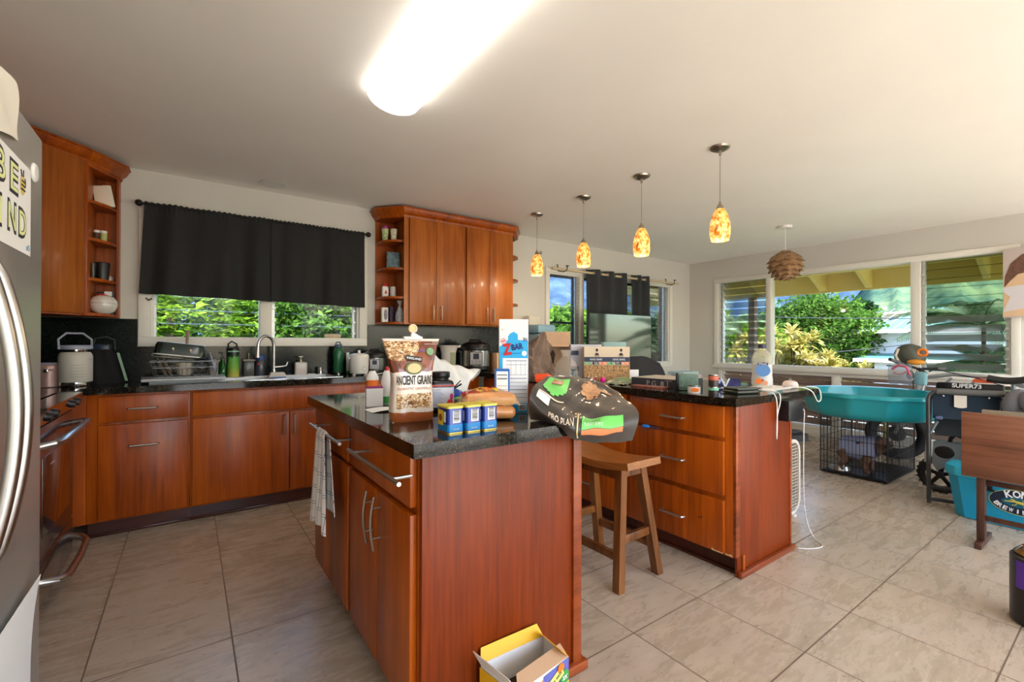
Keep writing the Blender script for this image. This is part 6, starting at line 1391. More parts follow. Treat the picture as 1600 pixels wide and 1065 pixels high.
c = thing('round_vase', 'white glossy round piggy-bank like pot with red top on the lowest left shelf', 'pot', (-.475, 4.11, S4)); mb = MB(); mb.lathe([(0, 0), (.035, 0), (.06, .018), (.074, .05), (.075, .066), (.073, .085), (.055, .112), (.028, .125), (0, .127)], cap=False, seg=36); lo(mb, 'pot', M('gloss_white', (222, 216, 210), .08, coat=1), c)
c.children[-1].name = 'pot_body'
mb = MB(); mb.tube([(.0755*math.cos(a), .0755*math.sin(a), .068) for a in [2*PI*k/32 for k in range(32)]], .0015, 5, closed=True); lo(mb, 'seam_ring', m_grey, c); mb = MB(); mb.tube([(-.03, -.02, .118), (-.015, -.03, .13), (.01, -.03, .125), (.025, -.02, .12)], .005, 6); lo(mb, 'red_ribbon', m_red, c)
mb = MB(); mb.box(-.52, -.43, 4.20, 4.215, S4, S4+.155, .002); solo(mb, 'picture_frame', M('dark_teal_frame', (38, 54, 60), .4), 'dark teal frame standing behind the white round pot', 'frame')
mb = MB(); mb.box(-.48, -.44, 4.190, 4.196, S4+.128, S4+.158, .001); solo(mb, 'note_card', m_paper, 'small white card above the white round pot', 'card')
# ------------------------------------------------------------------ shelves left of the wall cabinet doors
T1, T2, T3, T4 = 2.141, 1.886, 1.621, ZB+.021
for k, (x, y, mm, l_) in enumerate(((1.492, 4.16, M('cup_green_print', (190, 206, 150), .5, noise=.5, nscale=40), 'printed cup with purple lid on the top shelf, left one'), (1.560, 4.12, M('cup_cream_print', (224, 220, 190), .5, noise=.45, nscale=45), 'printed cup standing without lid on the top shelf'))):
    c = thing('printed_cup', l_, 'cup', (x, y, T1)); mb = MB(); mb.lathe([(0, 0), (.024, 0), (.032, .115), (0, .115)], cap=False); lo(mb, 'cup_body', mm, c)
    if k == 0: mb = MB(); mb.lathe([(.033, .115), (.034, .118), (.034, .140), (0, .142)], cap=False); lo(mb, 'lid', M('purple_lid', (150, 30, 110), .3), c)
mb = MB(); mb.cyl((1.605, 4.2, T1), .02, .09, seg=14); solo(mb, 'glass_jar', M('wine_glass', (110, 30, 50), .2), 'dark red jar in the corner of the top shelf', 'jar')
c = thing('book', 'blue-grey patterned hardcover book leaning on the second shelf', 'book', (1.555, 4.12, T2)); mb = MB(); mb.box(-.06, .055, -.012, .012, 0, .165, .001, mat=Matrix.Rotation(-.25, 4, 'X') @ Matrix.Rotation(.12, 4, 'Y') @ Matrix.Rotation(-.3, 4, 'Z')); lo(mb, 'cover', M('floral_cover', (120, 146, 156), .5, noise=.6, nscale=30), c)
mb = MB(); mb.box(.052, .060, -.012, .012, 0.003, .163, .001, mat=Matrix.Rotation(-.25, 4, 'X') @ Matrix.Rotation(.12, 4, 'Y') @ Matrix.Rotation(-.3, 4, 'Z')); lo(mb, 'spine', M('spine_green', (40, 80, 60), .5), c)
c = thing('detergent_bottle', 'white bottle with red drop print and red cap on the third shelf', 'bottle', (1.490, 4.15, T3)); mb = MB(); mb.box(-.03, .03, -.018, .018, 0, .10, .012); lo(mb, 'bottle_body', m_white, c); mb = MB(); mb.cyl((0, 0, .10), .016, .028, .012); mb.cyl((0, 0, .128), .008, .012); lo(mb, 'cap', m_red, c); dl('drop_print', m_red, c, (0, -.0186, .045), (1, 0, 0), (0, 0, 1), .026, .038, shape=[(0, .6), (.35, .05), (.42, -.2), (.3, -.42), (0, -.5), (-.3, -.42), (-.42, -.2), (-.35, .05)])
mb = MB(); mb.cyl((1.568, 4.16, T3), .027, .10, seg=20); solo(mb, 'white_tin', M('tin_white', (214, 206, 204), .4), 'plain pale can beside the detergent bottle', 'can')
c = thing('box', 'white product box with grey photo on the bottom shelf', 'box', (1.485, 4.15, T4)); mb = MB(); mb.box(-.028, .028, -.018, .018, 0, .135, .001); lo(mb, 'carton', m_white, c); dl('photo_print', M('grey_photo', (140, 136, 146), .5, noise=.4, nscale=40), c, (0.004, -.0183, .07), (1, 0, 0), (0, 0, 1), .036, .10, shape=CIRC)
mb = MB(); mb.box(1.527, 1.565, 4.12, 4.17, T4, T4+.145, .001); solo(mb, 'box', M('navy_carton', (44, 38, 66), .5), 'navy carton between the white box and the gift bag', 'box')
c = thing('gift_bag', 'clear cellophane gift bag tied at the top with a yellow label inside', 'gift bag', (1.597, 4.06, T4)); mb = MB(); mb.lathe([(0, 0), (.036, .002), (.043, .04), (.040, .09), (.024, .125), (.009, .142), (.013, .16), (.028, .195), (.034, .20)], cap=False, seg=18, sy=.8)
for v_ in mb.bm.verts: v_.co.x += .004*math.sin(v_.co.z*160); v_.co.y += .003*math.sin(v_.co.z*120+v_.co.x*200)
lo(mb, 'cellophane', M('cellophane', (196, 204, 214), .15, alpha=.6, noise=.5, nscale=45), c)
mb = MB(); mb.sph((.006, -.012, .035), .024, (1, .8, .8)); lo(mb, 'yellow_contents', m_yellow, c); mb = MB(); mb.sph((-.012, -.005, .06), .026, (.8, .6, 1.4)); lo(mb, 'dark_contents', M('gift_dark', (54, 74, 90), .4), c)
mb = MB(); mb.lathe([(0, 0), (.03, 0), (.04, .045), (.042, .05), (.038, .05), (.028, .004), (0, .004)], (2.92, 4.16, ZB+.0205), cap=False); solo(mb, 'red_bowl', m_red, 'small red bowl on the lowest right end shelf of the wall cabinet', 'bowl')
mb = MB(); mb.box(2.90, 2.95, 4.14, 4.18, 1.6205, 1.66, .004); solo(mb, 'trinket', M('dark_trinket', (50, 56, 50), .4), 'little dark green ornament on the right end shelf', 'ornament')
mb = MB(); mb.cyl((0, 0, 0), .018, .01, mat=Matrix.Translation((3.47, YN-.001, 2.285)) @ Matrix.Rotation(PI/2, 4, 'X')); solo(mb, 'wall_hook', m_nickel, 'small round metal plug on the wall above the dining window corner', 'hook')
# ------------------------------------------------------------------ things on the peninsula
c = thing('juice_bottle', 'large clear plastic bottle with blue round label at the near end of the peninsula', 'bottle', (2.93, 1.42, Z9), face(2.93, 1.42))
mb = MB(); mb.lathe([(0, 0), (.052, 0), (.058, .01), (.058, .06), (.055, .075), (.055, .15), (.060, .165), (.058, .19), (.045, .22), (.024, .238), (.022, .25), (0, .25)], cap=False, seg=32); lo(mb, 'bottle_body', M('clear_pet', (214, 208, 180), .12, alpha=.34), c)
mb = MB(); mb.lathe([(.0225, .246), (.023, .248), (.023, .272), (0, .273)], cap=False); lo(mb, 'cap', M('cap_blue_black', (40, 44, 70), .4), c)
mb = MB(); mb.lathe([(.0562, .018), (.0592, .02), (.0592, .06), (.0562, .075), (.0562, .15)], cap=False, seg=32); lo(mb, 'label_wrap', M('label_pale', (206, 204, 204), .4, alpha=.75), c)
dl('blue_disc', M('label_blue', (96, 140, 196), .5), c, (.005, -.0585, .112), (1, 0, 0), (0, 0, 1), .08, .075, shape=CIRC); dl('name_band', M('label_plum', (74, 70, 110), .5), c, (.005, -.0595, .152), (1, 0, 0), (0, 0, 1), .055, .016)
tl('Mott', .04, m_whiteink, c, (.005, -.0605, .152)); c.children[-1].name = 'lettering'
dl('apple_picture', m_orange, c, (-.018, -.0600, .045), (1, 0, 0), (0, 0, 1), .034, .034, shape=CIRC); dl('apple_picture', M('peach', (222, 160, 120), .5), c, (.016, -.0600, .035), (1, 0, 0), (0, 0, 1), .03, .03, shape=CIRC); dl('fruit_dot', m_red, c, (.003, -.0608, .052), (1, 0, 0), (0, 0, 1), .012, .012, shape=CIRC)
c = thing('phone_charger', 'cream hub-shaped charger lying on a white mat at the peninsula end', 'charger', (3.08, 1.32, Z9), .0); mb = MB(); mb.lathe([(0, .003), (.040, .003), (.044, .01), (.044, .022), (.036, .038), (.020, .045), (0, .046)], cap=False); lo(mb, 'charger_body', M('blush_plastic', (216, 196, 184), .5), c); 
for x in (-.008, .008): mb = MB(); mb.box(x-.001, x+.001, -.004, .004, .045, .058); lo(mb, 'plug_prong', m_steel, c)
mb = MB(); mb.box(2.80, 3.15, 1.30, 1.50, Z9, Z9+.002, .0); solo(mb, 'paper_mat', m_paper, 'white paper sheets under the charger at the peninsula end', 'paper')
c = thing('small_can', 'short orange labelled food can nearest the front edge of the peninsula', 'can', (2.325, 1.50, Z9), face(2.3, 1.5)); mb = MB(); mb.lathe([(0, 0), (.034, 0), (.034, .036), (0, .036)], cap=False, seg=32); lo(mb, 'can_body', M('label_white', (222, 214, 206), .4), c); mb = MB(); mb.lathe([(.0343, .035), (.0355, .037), (.0355, .040), (.032, .0395), (0, .0385)], cap=False, seg=32); lo(mb, 'rim', m_chrome, c); dl('orange_label', m_orange, c, (.006, -.0345, .018), (1, 0, 0), (0, 0, 1), .040, .024, shape=CIRC)
def can(x, y, z, col, col2, label, name='tall_can', h=.075, r=.026):
    c = thing(name, label, 'can', (x, y, z), face(x, y)); mb = MB(); mb.cyl((0, 0, 0), r, h, seg=28); lo(mb, 'can_body', M('can_%d_%d_%d' % col, col, .4), c); mb = MB(); mb.lathe([(r+.0008, h*.55), (r+.0012, h*.56), (r+.0012, h*.88), (r+.0008, h*.9)], cap=False); lo(mb, 'label_wrap', M('can_%d_%d_%d' % col2, col2, .4), c); mb = MB(); mb.lathe([(r+.001, h-.002), (r+.001, h+.002), (r-.003, h+.001), (0, h)], cap=False); lo(mb, 'lid', m_chrome, c); return c
can(2.36, 1.405, Z9, (52, 40, 36), (110, 190, 150), 'small brown jar with mint band, under the larger red-brown can', h=.036)
can(2.36, 1.405, Z9+.0385, (56, 44, 38), (196, 104, 80), 'red-brown labelled can stacked on the small brown jar', h=.066)
c = thing('storage_tub', 'greenish translucent plastic tub behind the stacked cans', 'container', (2.42, 1.60, Z9), face(2.4, 1.6)); mb = MB(); mb.box(-.055, .055, -.04, .04, 0, .095, .01); lo(mb, 'tub_body', M('sage_plastic', (112, 138, 124), .4, noise=.3, nscale=50), c); mb = MB(); mb.box(-.07, -.056, -.04, .04, .0, .10, .003); lo(mb, 'dark_side', m_black, c)
c = thing('eclipse_glasses', 'cardboard glasses with galaxy print standing folded behind the wallet', 'glasses', (2.70, 1.53, Z9), face(2.7, 1.53)); sh = [(-.5, -.5), (.5, -.5), (.5, .3), (.35, .5), (.15, .45), (.03, -.1), (-.03, -.1), (-.15, .45), (-.35, .5), (-.5, .4)]
mb = MB(); mb.prism([(x*.17, y*.062+.034) for x, y in sh], -.002, .002, mat=Matrix.Rotation(PI/2, 4, 'X')); lo(mb, 'card_frame', M('galaxy_print', (60, 60, 120), .5, noise=.7, nscale=30), c, smooth=False)
mb = MB(); mb.prism([(-.03*2.6, .05), (-.02, .055), (-.028, .03), (-.075, .028)], .0025, .0035, mat=Matrix.Rotation(PI/2, 4, 'X')); lo(mb, 'bright_flare', M('galaxy_light', (170, 190, 240), .5), c, smooth=False)
mb = MB(); mb.poly([(-.028, -.0035, .062), (-.016, -.0035, .062), (.002, -.0035, .022), (.018, -.0035, .062), (.028, -.0035, .062), (.006, -.0035, .010), (-.004, -.0035, .010)]); lo(mb, 'white_bridge', m_paper, c, smooth=False)
c = thing('wallet', 'dark olive leather wallet lying on the peninsula in front of the galaxy glasses', 'wallet', (2.53, 1.34, Z9), -.25); mb = MB(); mb.box(-.085, .085, -.055, .055, 0, .018, .008, 3); mb.box(-.080, .080, -.05, .052, .018, .034, .010, 3); lo(mb, 'leather', M('olive_leather', (52, 54, 44), .3, coat=.3), c)
mb = MB(); mb.box(2.70, 2.82, 1.35, 1.41, Z9+.002, Z9+.011, .003, mat=RZ(.3, (2.76, 1.38, 0))); solo(mb, 'smartphone', m_black, 'black phone lying next to the clear juice bottle', 'phone')
def cable(pts, label, r=.003, mat=m_cable, name='charging_cable'):
    P = [Vector(p) for p in pts]; cr_ = [CR.sp(P, k/40) for k in range(41)]; mb = MB(); mb.tube(cr_, r, 7); return solo(mb, name, mat, label, 'cable')
cable([(2.60, 1.50, Z9+.012), (2.66, 1.40, Z9+.02), (2.62, 1.28, Z9+.016), (2.61, 1.196, Z9-.004), (2.60, 1.18, Z9-.12), (2.595, 1.18, Z9-.24), (2.60, 1.18, Z9-.12), (2.66, 1.19, Z9-.02), (2.68, 1.24, Z9+.010), (2.60, 1.40, Z9+.014)], 'white phone cable looping down over the peninsula end panel')
cable([(2.93, 1.30, Z9+.008), (3.02, 1.24, Z9+.014), (3.07, 1.195, Z9-.01), (3.11, 1.18, Z9-.07), (3.16, 1.18, Z9-.06), (3.18, 1.2, Z9+.0), (3.14, 1.25, Z9+.012)], 'short white cable loop hanging off the right corner of the peninsula')
c = thing('outlet_box', 'black outlet box under the countertop at the peninsula end with blue plug in it', 'outlet', (2.79, 1.22, .80)); mb = MB(); mb.box(2.705, 2.88, 1.165, 1.225, .765, .8795, .004); mb.obj('box_body', m_black, c); mb = MB(); mb.box(2.875, 2.883, 1.18, 1.21, .79, .85, .002); mb.obj('outlet_face', M('charcoal', (44, 44, 46), .5), c)
c = thing('power_adapter', 'dark blue plug with white cable in the black outlet box', 'plug', (2.90, 1.195, .815)); mb = MB(); mb.box(2.883, 2.925, 1.18, 1.212, .80, .832, .006); mb.obj('plug_body', M('plug_blue', (56, 66, 108), .5), c)
cable([(2.92, 1.196, .815), (2.98, 1.2, .80), (3.00, 1.21, .70), (3.02, 1.22, .45), (3.08, 1.24, .22), (3.13, 1.24, .08), (3.12, 1.20, .012), (3.05, 1.13, .006), (2.96, 1.15, .006), (2.90, 1.20, .006)], 'long white power cable hanging from the blue plug down to the floor tiles', .0028)
# books, boxes further back on the peninsula
c = thing('game_box', 'dark grey flat box with row of white icons lying on the peninsula', 'box', (2.56, 1.85, Z9), .10)
mb = MB(); mb.box(-.15, .15, -.17, .17, 0, .052, .001); lo(mb, 'carton', M('slate_box', (62, 62, 68), .4), c, smooth=False); mb = MB(); mb.box(-.149, .149, -.169, .169, .0522, .054); lo(mb, 'top_face', M('box_top', (172, 164, 150), .5), c, smooth=False)
tl('P G  8 1', .15, M('icon_grey', (190, 186, 184), .5), c, (-.1503, -.02, .022), (0, -1, 0), (0, 0, 1)); tl('MAGNET BLOCKS', .10, M('icon_grey', (190, 186, 184), .5), c, (-.02, -.1708, .03)); tl('L MAGNET', .05, M('icon_grey', (190, 186, 184), .5), c, (-.1505, -.10, .043), (0, -1, 0), (0, 0, 1))
mb = MB(); mb.box(2.33, 2.40, 1.72, 1.95, Z9, Z9+.010, .001, mat=RZ(.1, (2.36, 1.8, 0))); solo(mb, 'magazine', M('magazine_red', (150, 90, 76), .4, noise=.4, nscale=40), 'thin reddish booklet sticking out from under the dark flat box', 'booklet')
c = thing('frozen_vegetable_bag', 'grey-green snack bag with green leaf print lying on the peninsula edge', 'bag', (2.43, 2.12, Z9), .3); mb = MB(); gbf = lambda u, v: (-.13+.26*u, -.075+.15*v, .003+.034*(math.sin(PI*u)*math.sin(PI*v))**.5+.004*math.sin(u*21+v*13)); mb.surf(gbf, 24, 14, .001); lo(mb, 'film', M('sage_film', (126, 132, 112), .3, noise=.3, nscale=20), c)
mb = MB()
for k in range(7): mb.surf(lambda u, v, k=k: (-.12+.022*k+.016*u+.01*v, -.06+.07*v, gbf(.05+.085*k, .1+.4*v)[2]+.004), 1, 3, .0008)
lo(mb, 'leaf_print', M('leaf_print', (120, 176, 90), .5), c)
c = thing('snack_carton', 'long carton with nut pictures, navy band and small portraits standing on the peninsula', 'box', (2.42, 2.38, Z9), -.66)
mb = MB(); mb.box(-.16, .16, 0, .14, 0, .215, .001); lo(mb, 'carton', M('oat_card', (216, 196, 168), .5), c, smooth=False)
m_nuts = M('nut_photo', (186, 140, 86), .5, noise=.75, nscale=70); dl('nut_picture', m_nuts, c, (0, -.0004, .05), (1, 0, 0), (0, 0, 1), .318, .098); dl('nut_picture', M('nut_photo_dark', (150, 98, 48), .5, noise=.6, nscale=60), c, (.1604, .07, .06), (0, 1, 0), (0, 0, 1), .138, .12)
dl('navy_band', M('navy_print', (42, 50, 80), .5), c, (0, -.0006, .135), (1, 0, 0), (0, 0, 1), .318, .030)
for k, mm in enumerate((m_green, m_ink2, m_orange, m_green, m_ink2, m_orange)): dl('colour_tab', mm, c, (-.132+.053*k, -.0008, .110), (1, 0, 0), (0, 0, 1), .050, .018)
tl('KIND BARS', .085, m_whiteink, c, (-.075, -.0014, .135)); tl('KIND BARS', .085, m_whiteink, c, (.085, -.0014, .135)); tl('NUTS  NUTS  NUTS  NUTS  NUTS', .30, m_whiteink, c, (0, -.0018, .110))
for x in (-.07, .10): 
    dl('portrait', m_ink2, c, (x, -.0008, .172), (1, 0, 0), (0, 0, 1), .030, .022, shape=[(-.5, -.5), (.5, -.5), (.35, 0), (.12, .2), (-.12, .2), (-.4, 0)]); dl('portrait_head', m_ink2, c, (x, -.0008, .194), (1, 0, 0), (0, 0, 1), .018, .020, shape=CIRC); tl('MASTER', .034, m_ink2, c, (x, -.0014, .156))
c.location = (2.51, 2.33, Z9); c.scale = (1.04, 1, 1.16)
c = thing('delivery_box', 'grey-white carton with blue prints behind the nut picture carton', 'box', (2.32, 2.62, Z9), -.62); mb = MB(); mb.box(-.10, .14, 0, .12, 0, .265, .001); lo(mb, 'carton', M('ice_card', (190, 192, 206), .5), c, smooth=False)
for z in (.20, .08): dl('blue_print', M('steel_print', (60, 76, 104), .5), c, (-.07, -.0005, z), (1, 0, 0), (0, 0, 1), .06, .035)
c.location = (2.49, 2.55, Z9)
mb = MB(); mb.box(-.09, .09, 0, .10, 0, .285, .001, mat=Matrix.Translation((2.74, 2.46, Z9)) @ Matrix.Rotation(-.62, 4, 'Z')); solo(mb, 'teal_carton', M('teal_card', (130, 164, 164), .5), 'pale teal carton peeking above the nut picture carton', 'box')
# jug, paper bag, flaps
c = thing('glass_jug', 'rounded clear plastic jug with narrow neck on the peninsula in front of the cardboard', 'jug', (2.10, 2.44, Z9), 0)
c.location = (2.235, 2.47, Z9)
mb = MB(); mb.lathe([(0, 0), (.075, 0), (.085, .02), (.085, .09), (.070, .135), (.04, .165), (.030, .18), (.032, .20), (.045, .222), (.045, .225), (.026, .20), (.026, .18)], cap=False, seg=32); lo(mb, 'jug_body', M('jug_clear', (214, 206, 192), .08, alpha=.22), c)
mb = MB(); mb.lathe([(0, .003), (.07, .003), (.073, .03), (0, .032)], cap=False); lo(mb, 'contents', M('cream_contents', (206, 188, 150), .6, noise=.3, nscale=50, alpha=.7), c)
mb = MB(); mb.lathe([(0, 0), (.030, 0), (.026, .03), (.012, .075), (.014, .10), (.013, .10), (.010, .078), (.022, .03), (0, .004)], (2.13, 2.28, Z9), cap=False); solo(mb, 'glass_bell', m_clear, 'small clear conical glass in front of the rounded jug', 'glass')
m_kraft = M('kraft_card', (186, 156, 128), .7, noise=.1); m_kraft2 = M('kraft_dark', (122, 102, 88), .8, noise=.25, nscale=14)
c = thing('cardboard_box', 'open brown cardboard with upright folded flap behind the rounded jug', 'box', (2.53, 2.90, Z9), -.62); mb = MB(); mb.box(-.10, .12, 0, .11, 0, .26, .001); lo(mb, 'carton', m_kraft, c, smooth=False)
mb = MB(); mb.box(-.10, .12, .10, .104, .26, .375, mat=ROT(-.15, 'X', (0, .1, .26))); mb.box(-.10, .12, -.05, 0.0, .258, .262, mat=ROT(.3, 'X', (0, 0, .26))); lo(mb, 'flap', m_kraft, c, smooth=False)
c = thing('paper_bag', 'crumpled brown paper bag on the peninsula beside the tall snack carton', 'paper bag', (2.02, 2.78, Z9))
mb = MB(); r_ = random.Random(5)
pb = CR([[atY(818, 612, 2.62), atY(835, 615, 2.58), atY(852, 612, 2.58), atY(868, 603, 2.64)], [atY(818, 585, 2.60), atY(836, 590, 2.54), atY(856, 588, 2.58), atY(868, 590, 2.66)], [atY(816, 555, 2.68), atY(834, 562, 2.62), atY(850, 560, 2.66), atY(864, 568, 2.74)], [atY(820, 540, 2.80), atY(835, 528, 2.74), atY(852, 518, 2.76), atY(862, 548, 2.84)], [atY(822, 560, 2.95), atY(836, 560, 2.95), atY(850, 560, 2.95), atY(866, 575, 2.95)]])
mb.surf(lambda u, v: pb(u, v)+Vector((0, -1, .3))*(.020*math.sin(u*14+v*9)+.014*math.sin(v*24-u*11)+.008*math.sin(u*40+v*31)), 26, 26, .002)
for v_ in mb.bm.verts: v_.co.z = max(v_.co.z, Z9+.002)
mb.obj('paper', m_kraft2, c, ang=20)
c = thing('orange_toy', 'bright orange plastic handle with black shaft lying left of the paper bag', 'toy', (1.9, 2.45, Z9)); mb = MB(); mb.tube([(1.98, 2.50, Z9+.03), (2.03, 2.44, Z9+.04), (2.09, 2.42, Z9+.018)], [.030, .026, .012], 10); mb.obj('orange_grip', M('neon_orange', (240, 84, 40), .4), c); mb = MB(); mb.tube([(2.09, 2.42, Z9+.018), (2.19, 2.36, Z9+.014)], .007, 8); mb.obj('black_shaft', m_black, c)
c.location = (2.03, 2.44, Z9)
for ch in list(c.children): ch.location = (1.9-2.03, 2.45-2.44, 0)
mb = MB(); mb.box(-.03, .03, -.012, .012, 0, .024, .010, mat=Matrix.Translation((2.13, 2.33, Z9))); solo(mb, 'yellow_toy', M('toy_yellow', (216, 176, 40), .4), 'small yellow plastic toy piece beside the clear conical glass', 'toy')
cols = [((110, 60, 150), 'purple toy berry cup behind the row of small toys', 2.30, 2.42, .03), ((150, 190, 60), 'lime green toy cup in the row of small toys', 2.255, 2.30, .0), ((92, 44, 30), 'brown toy cupcake next to the lime green cup', 2.30, 2.24, .0), ((110, 50, 36), 'brown toy cupcake next to the pink cup', 2.335, 2.20, .0), ((222, 40, 140), 'bright pink toy cup at the right end of the small toys', 2.37, 2.17, .0), ((200, 70, 70), 'small red toy berry between the brown cupcakes', 2.29, 2.19, 0)]
for k, (col, l_, x, y, dz) in enumerate(cols):
    c = thing('toy_cup', l_, 'toy', (x-.05, y+.02, Z9), group='small toy cups on the peninsula'); mb = MB(); mb.lathe([(0, 0), (.015, 0), (.021, .022), (.019, .034), (.010, .042), (0, .043)], cap=False, seg=14); lo(mb, 'cup_body', M('toy_%d' % k, col, .4), c); mb = MB(); mb.sph((.0, 0, .040), .007, seg=8); lo(mb, 'top_dot', (m_cream, m_yellow, m_white)[k % 3], c)
mb = MB(); mb.box(2.37, 2.47, 2.90, 3.0, Z9, Z9+.002)
mb.bm.free()
c = thing('hair_clip', 'small blue plastic clip caught in the gap between the two upper drawers', 'clip', (2.235, 1.765, .70)); mb = MB(); mb.sph((2.24, 1.765, .7005), .014, (.8, 2.2, .75)); mb.obj('clip_body', M('clip_blue', (40, 120, 210), .4), c); mb = MB(); mb.tube([(2.243, 1.74, .70), (2.246, 1.68, .6985)], .004, 6); mb.obj('clip_tail', M('clip_navy', (26, 60, 110), .5), c)
# storage bin and white box by the back wall right of the cabinets
c = thing('storage_bin', 'translucent blue lidded storage bin against the back wall behind the paper bag', 'storage bin', (3.33, 4.08, Z9)); mb = MB(); mb.box(3.14, 3.36, 3.92, 4.24, Z9+.0, Z9+.40, .02); mb.obj('bin_body', M('bin_blue', (150, 176, 190), .3, alpha=.9), c); mb = MB(); mb.box(3.12, 3.38, 3.90, 4.26, Z9+.40, Z9+.50, .03); mb.obj('lid', M('bin_lid', (132, 168, 186), .35), c)
for ch in c.children: ch.location.z = -.02
c.location = (3.33, 4.08, Z9)
mb = MB(); mb.box(3.20, 3.36, 4.17, 4.25, Z9+.485, Z9+.585, .004); solo(mb, 'small_carton', M('carton_cream', (214, 206, 190), .6), 'cream carton on the lid of the blue storage bin by the wall', 'box')
# a sideboard under the bins and the tv so that they stand on something
c = thing('side_table', 'low dark console table under the television by the dining window', 'table', (4.35, 4.0, 0)); wd = wood('console_wood', (60, 44, 34), (84, 62, 48), (106, 80, 62), .4, axis='x')
mb = MB(); mb.box(3.6, 5.2, 3.72, 4.22, .66, .70, .004); mb.obj('table_top', wd, c)
for x in (3.64, 5.12):
    for y in (3.76, 4.14): mb = MB(); mb.box(x, x+.05, y, y+.05, 0, .66, .003); mb.obj('leg', wd, c)
c = thing('television', 'flat screen television reflecting the garden, in front of the dining window curtain', 'television', (4.46, 3.9, .70)); mb = MB(); mb.box(3.87, 5.045, 3.885, 3.925, .885, 1.565, .006); mb.obj('cabinet', m_black, c)
def tv_mat():
    m = M('tv_screen', (84, 92, 88), .07, .9); return m
mb = MB(); mb.box(3.885, 5.03, 3.882, 3.8849, .90, 1.552); mb.obj('screen', tv_mat(), c, smooth=False)
mb = MB(); mb.box(4.3, 4.62, 3.80, 4.0, .701, .712, .004); mb.box(4.42, 4.50, 3.90, 3.93, .71, .89); mb.obj('stand', m_black, c)
# dining window curtain rod
c = thing('curtain_rod', 'pale wooden curtain rod on black hooked brackets over the dining window', 'curtain rod', (4.85, 4.2, 2.10)); RY = YN-.09
mb = MB(); mb.tube([(3.58, RY, 2.10), (6.10, RY, 2.10)], .015, 12); mb.obj('rod', M('rod_cream', (206, 186, 150), .5), c)
for x in (3.76, 5.93):
    mb = MB(); mb.tube([(x-.03, YN-.003, 2.17), (x-.03, YN-.02, 2.16), (x-.03, YN-.02, 2.09), (x, RY, 2.073), (x+.03, RY-.03, 2.09), (x+.035, RY-.035, 2.14)], .006, 8); mb.cyl((x+.035, RY-.035, 2.14), .022, .008, seg=14); mb.obj('bracket', m_blackm, c)
m_c2 = M('slate_curtain', (50, 52, 54), .85, noise=.1, nscale=30)
def grommet_curtain(x0, x1, n_, zb, label, amp=.045):
    c = thing('curtain', label, 'curtain', ((x0+x1)/2, RY, 2.10), group='curtains of the dining window')
    mb = MB(); mb.surf(lambda u, v: (x0+(x1-x0)*u+.01*math.sin(v*3), RY+amp*math.sin(u*n_*PI)*(1-.15*v), 2.15+(zb-2.15)*v), n_*12, 16); bmesh.ops.recalc_face_normals(mb.bm, faces=mb.bm.faces[:]); bmesh.ops.solidify(mb.bm, geom=mb.bm.faces[:], thickness=.003); mb.obj('fabric', m_c2, c)
    for k in range(n_):
        x = x0+(x1-x0)*(k)/n_+(x1-x0)/n_*.5*0; 
        if k == 0: continue
        mb = MB(); mb.tube([(x, RY+.026*math.cos(a), 2.10+.026*math.sin(a)) for a in [2*PI*q/16 for q in range(16)]], .006, 6, closed=True); mb.obj('grommet', m_nickel, c)
grommet_curtain(4.15, 4.93, 6, 1.16, 'wide dark grommet curtain left of the television top')
grommet_curtain(5.04, 5.40, 4, 1.16, 'narrow bunched dark grommet curtain above the right side of the television')
# chair back, papers on a desk in the corner
c = thing('office_chair', 'black mesh office chair seen behind the peninsula with only its backrest showing', 'chair', (3.62, 2.75, 0), 0)
mb = MB(); cb2 = CR([[atY(972, 600, 2.9), atY(1000, 602, 2.9), atY(1037, 600, 2.9)], [atY(972, 575, 2.9), atY(1002, 578, 2.92), atY(1035, 582, 2.9)], [atY(976, 557, 2.9), atY(1003, 557, 2.94), atY(1028, 566, 2.9)]]); mb.surf(lambda u, v: cb2(u, v), 12, 12, .03); mb.obj('backrest', M('mesh_black', (34, 32, 34), .8), c)
mb = MB(); mb.box(3.30, 3.86, 2.42, 2.92, .44, .52, .03, 3); mb.obj('seat', m_black, c); mb = MB(); mb.tube([(3.62, 2.90, .50), (3.64, 2.96, .62), (3.66, 2.94, .80)], .02, 8); mb.obj('back_support', m_black, c)
mb = MB(); mb.cyl((3.58, 2.68, .08), .03, .36); mb.obj('gas_column', m_chrome, c)
for k in range(5):
    a = 2*PI*k/5; mb = MB(); mb.tube([(3.58, 2.68, .10), (3.58+.28*math.cos(a), 2.68+.28*math.sin(a), .06)], .018, 8); mb.sph((3.58+.28*math.cos(a), 2.68+.28*math.sin(a), .03), .029); mb.obj('leg', m_black, c)
c = thing('desk', 'cream desk in the corner between dining window and picture window', 'desk', (5.7, 3.85, 0)); md = M('desk_cream', (206, 194, 170), .5); mb = MB(); mb.box(5.25, 6.30, 3.55, 4.24, .66, .69, .003); mb.obj('desk_top', md, c)
for x in (5.27, 6.24):
    for y in (3.58, 4.18): mb = MB(); mb.box(x, x+.04, y, y+.04, 0, .66); mb.obj('leg', md, c)
for k, (mm, l_, dx) in enumerate(((m_paper, 'white paper pile at the bottom of the stack on the cream desk', 0), (M('file_pink', (206, 180, 176), .6), 'pinkish folder in the middle of the stack on the cream desk', .03), (M('file_teal', (176, 196, 190), .6), 'pale teal folder topmost on the stack on the cream desk', -.04))):
    mb = MB(); mb.box(5.35+dx, 5.70+dx, 3.58, 3.82, .6905+k*.042, .731+k*.042, .006); solo(mb, 'paper_stack', mm, l_, 'papers', group='papers on the desk')
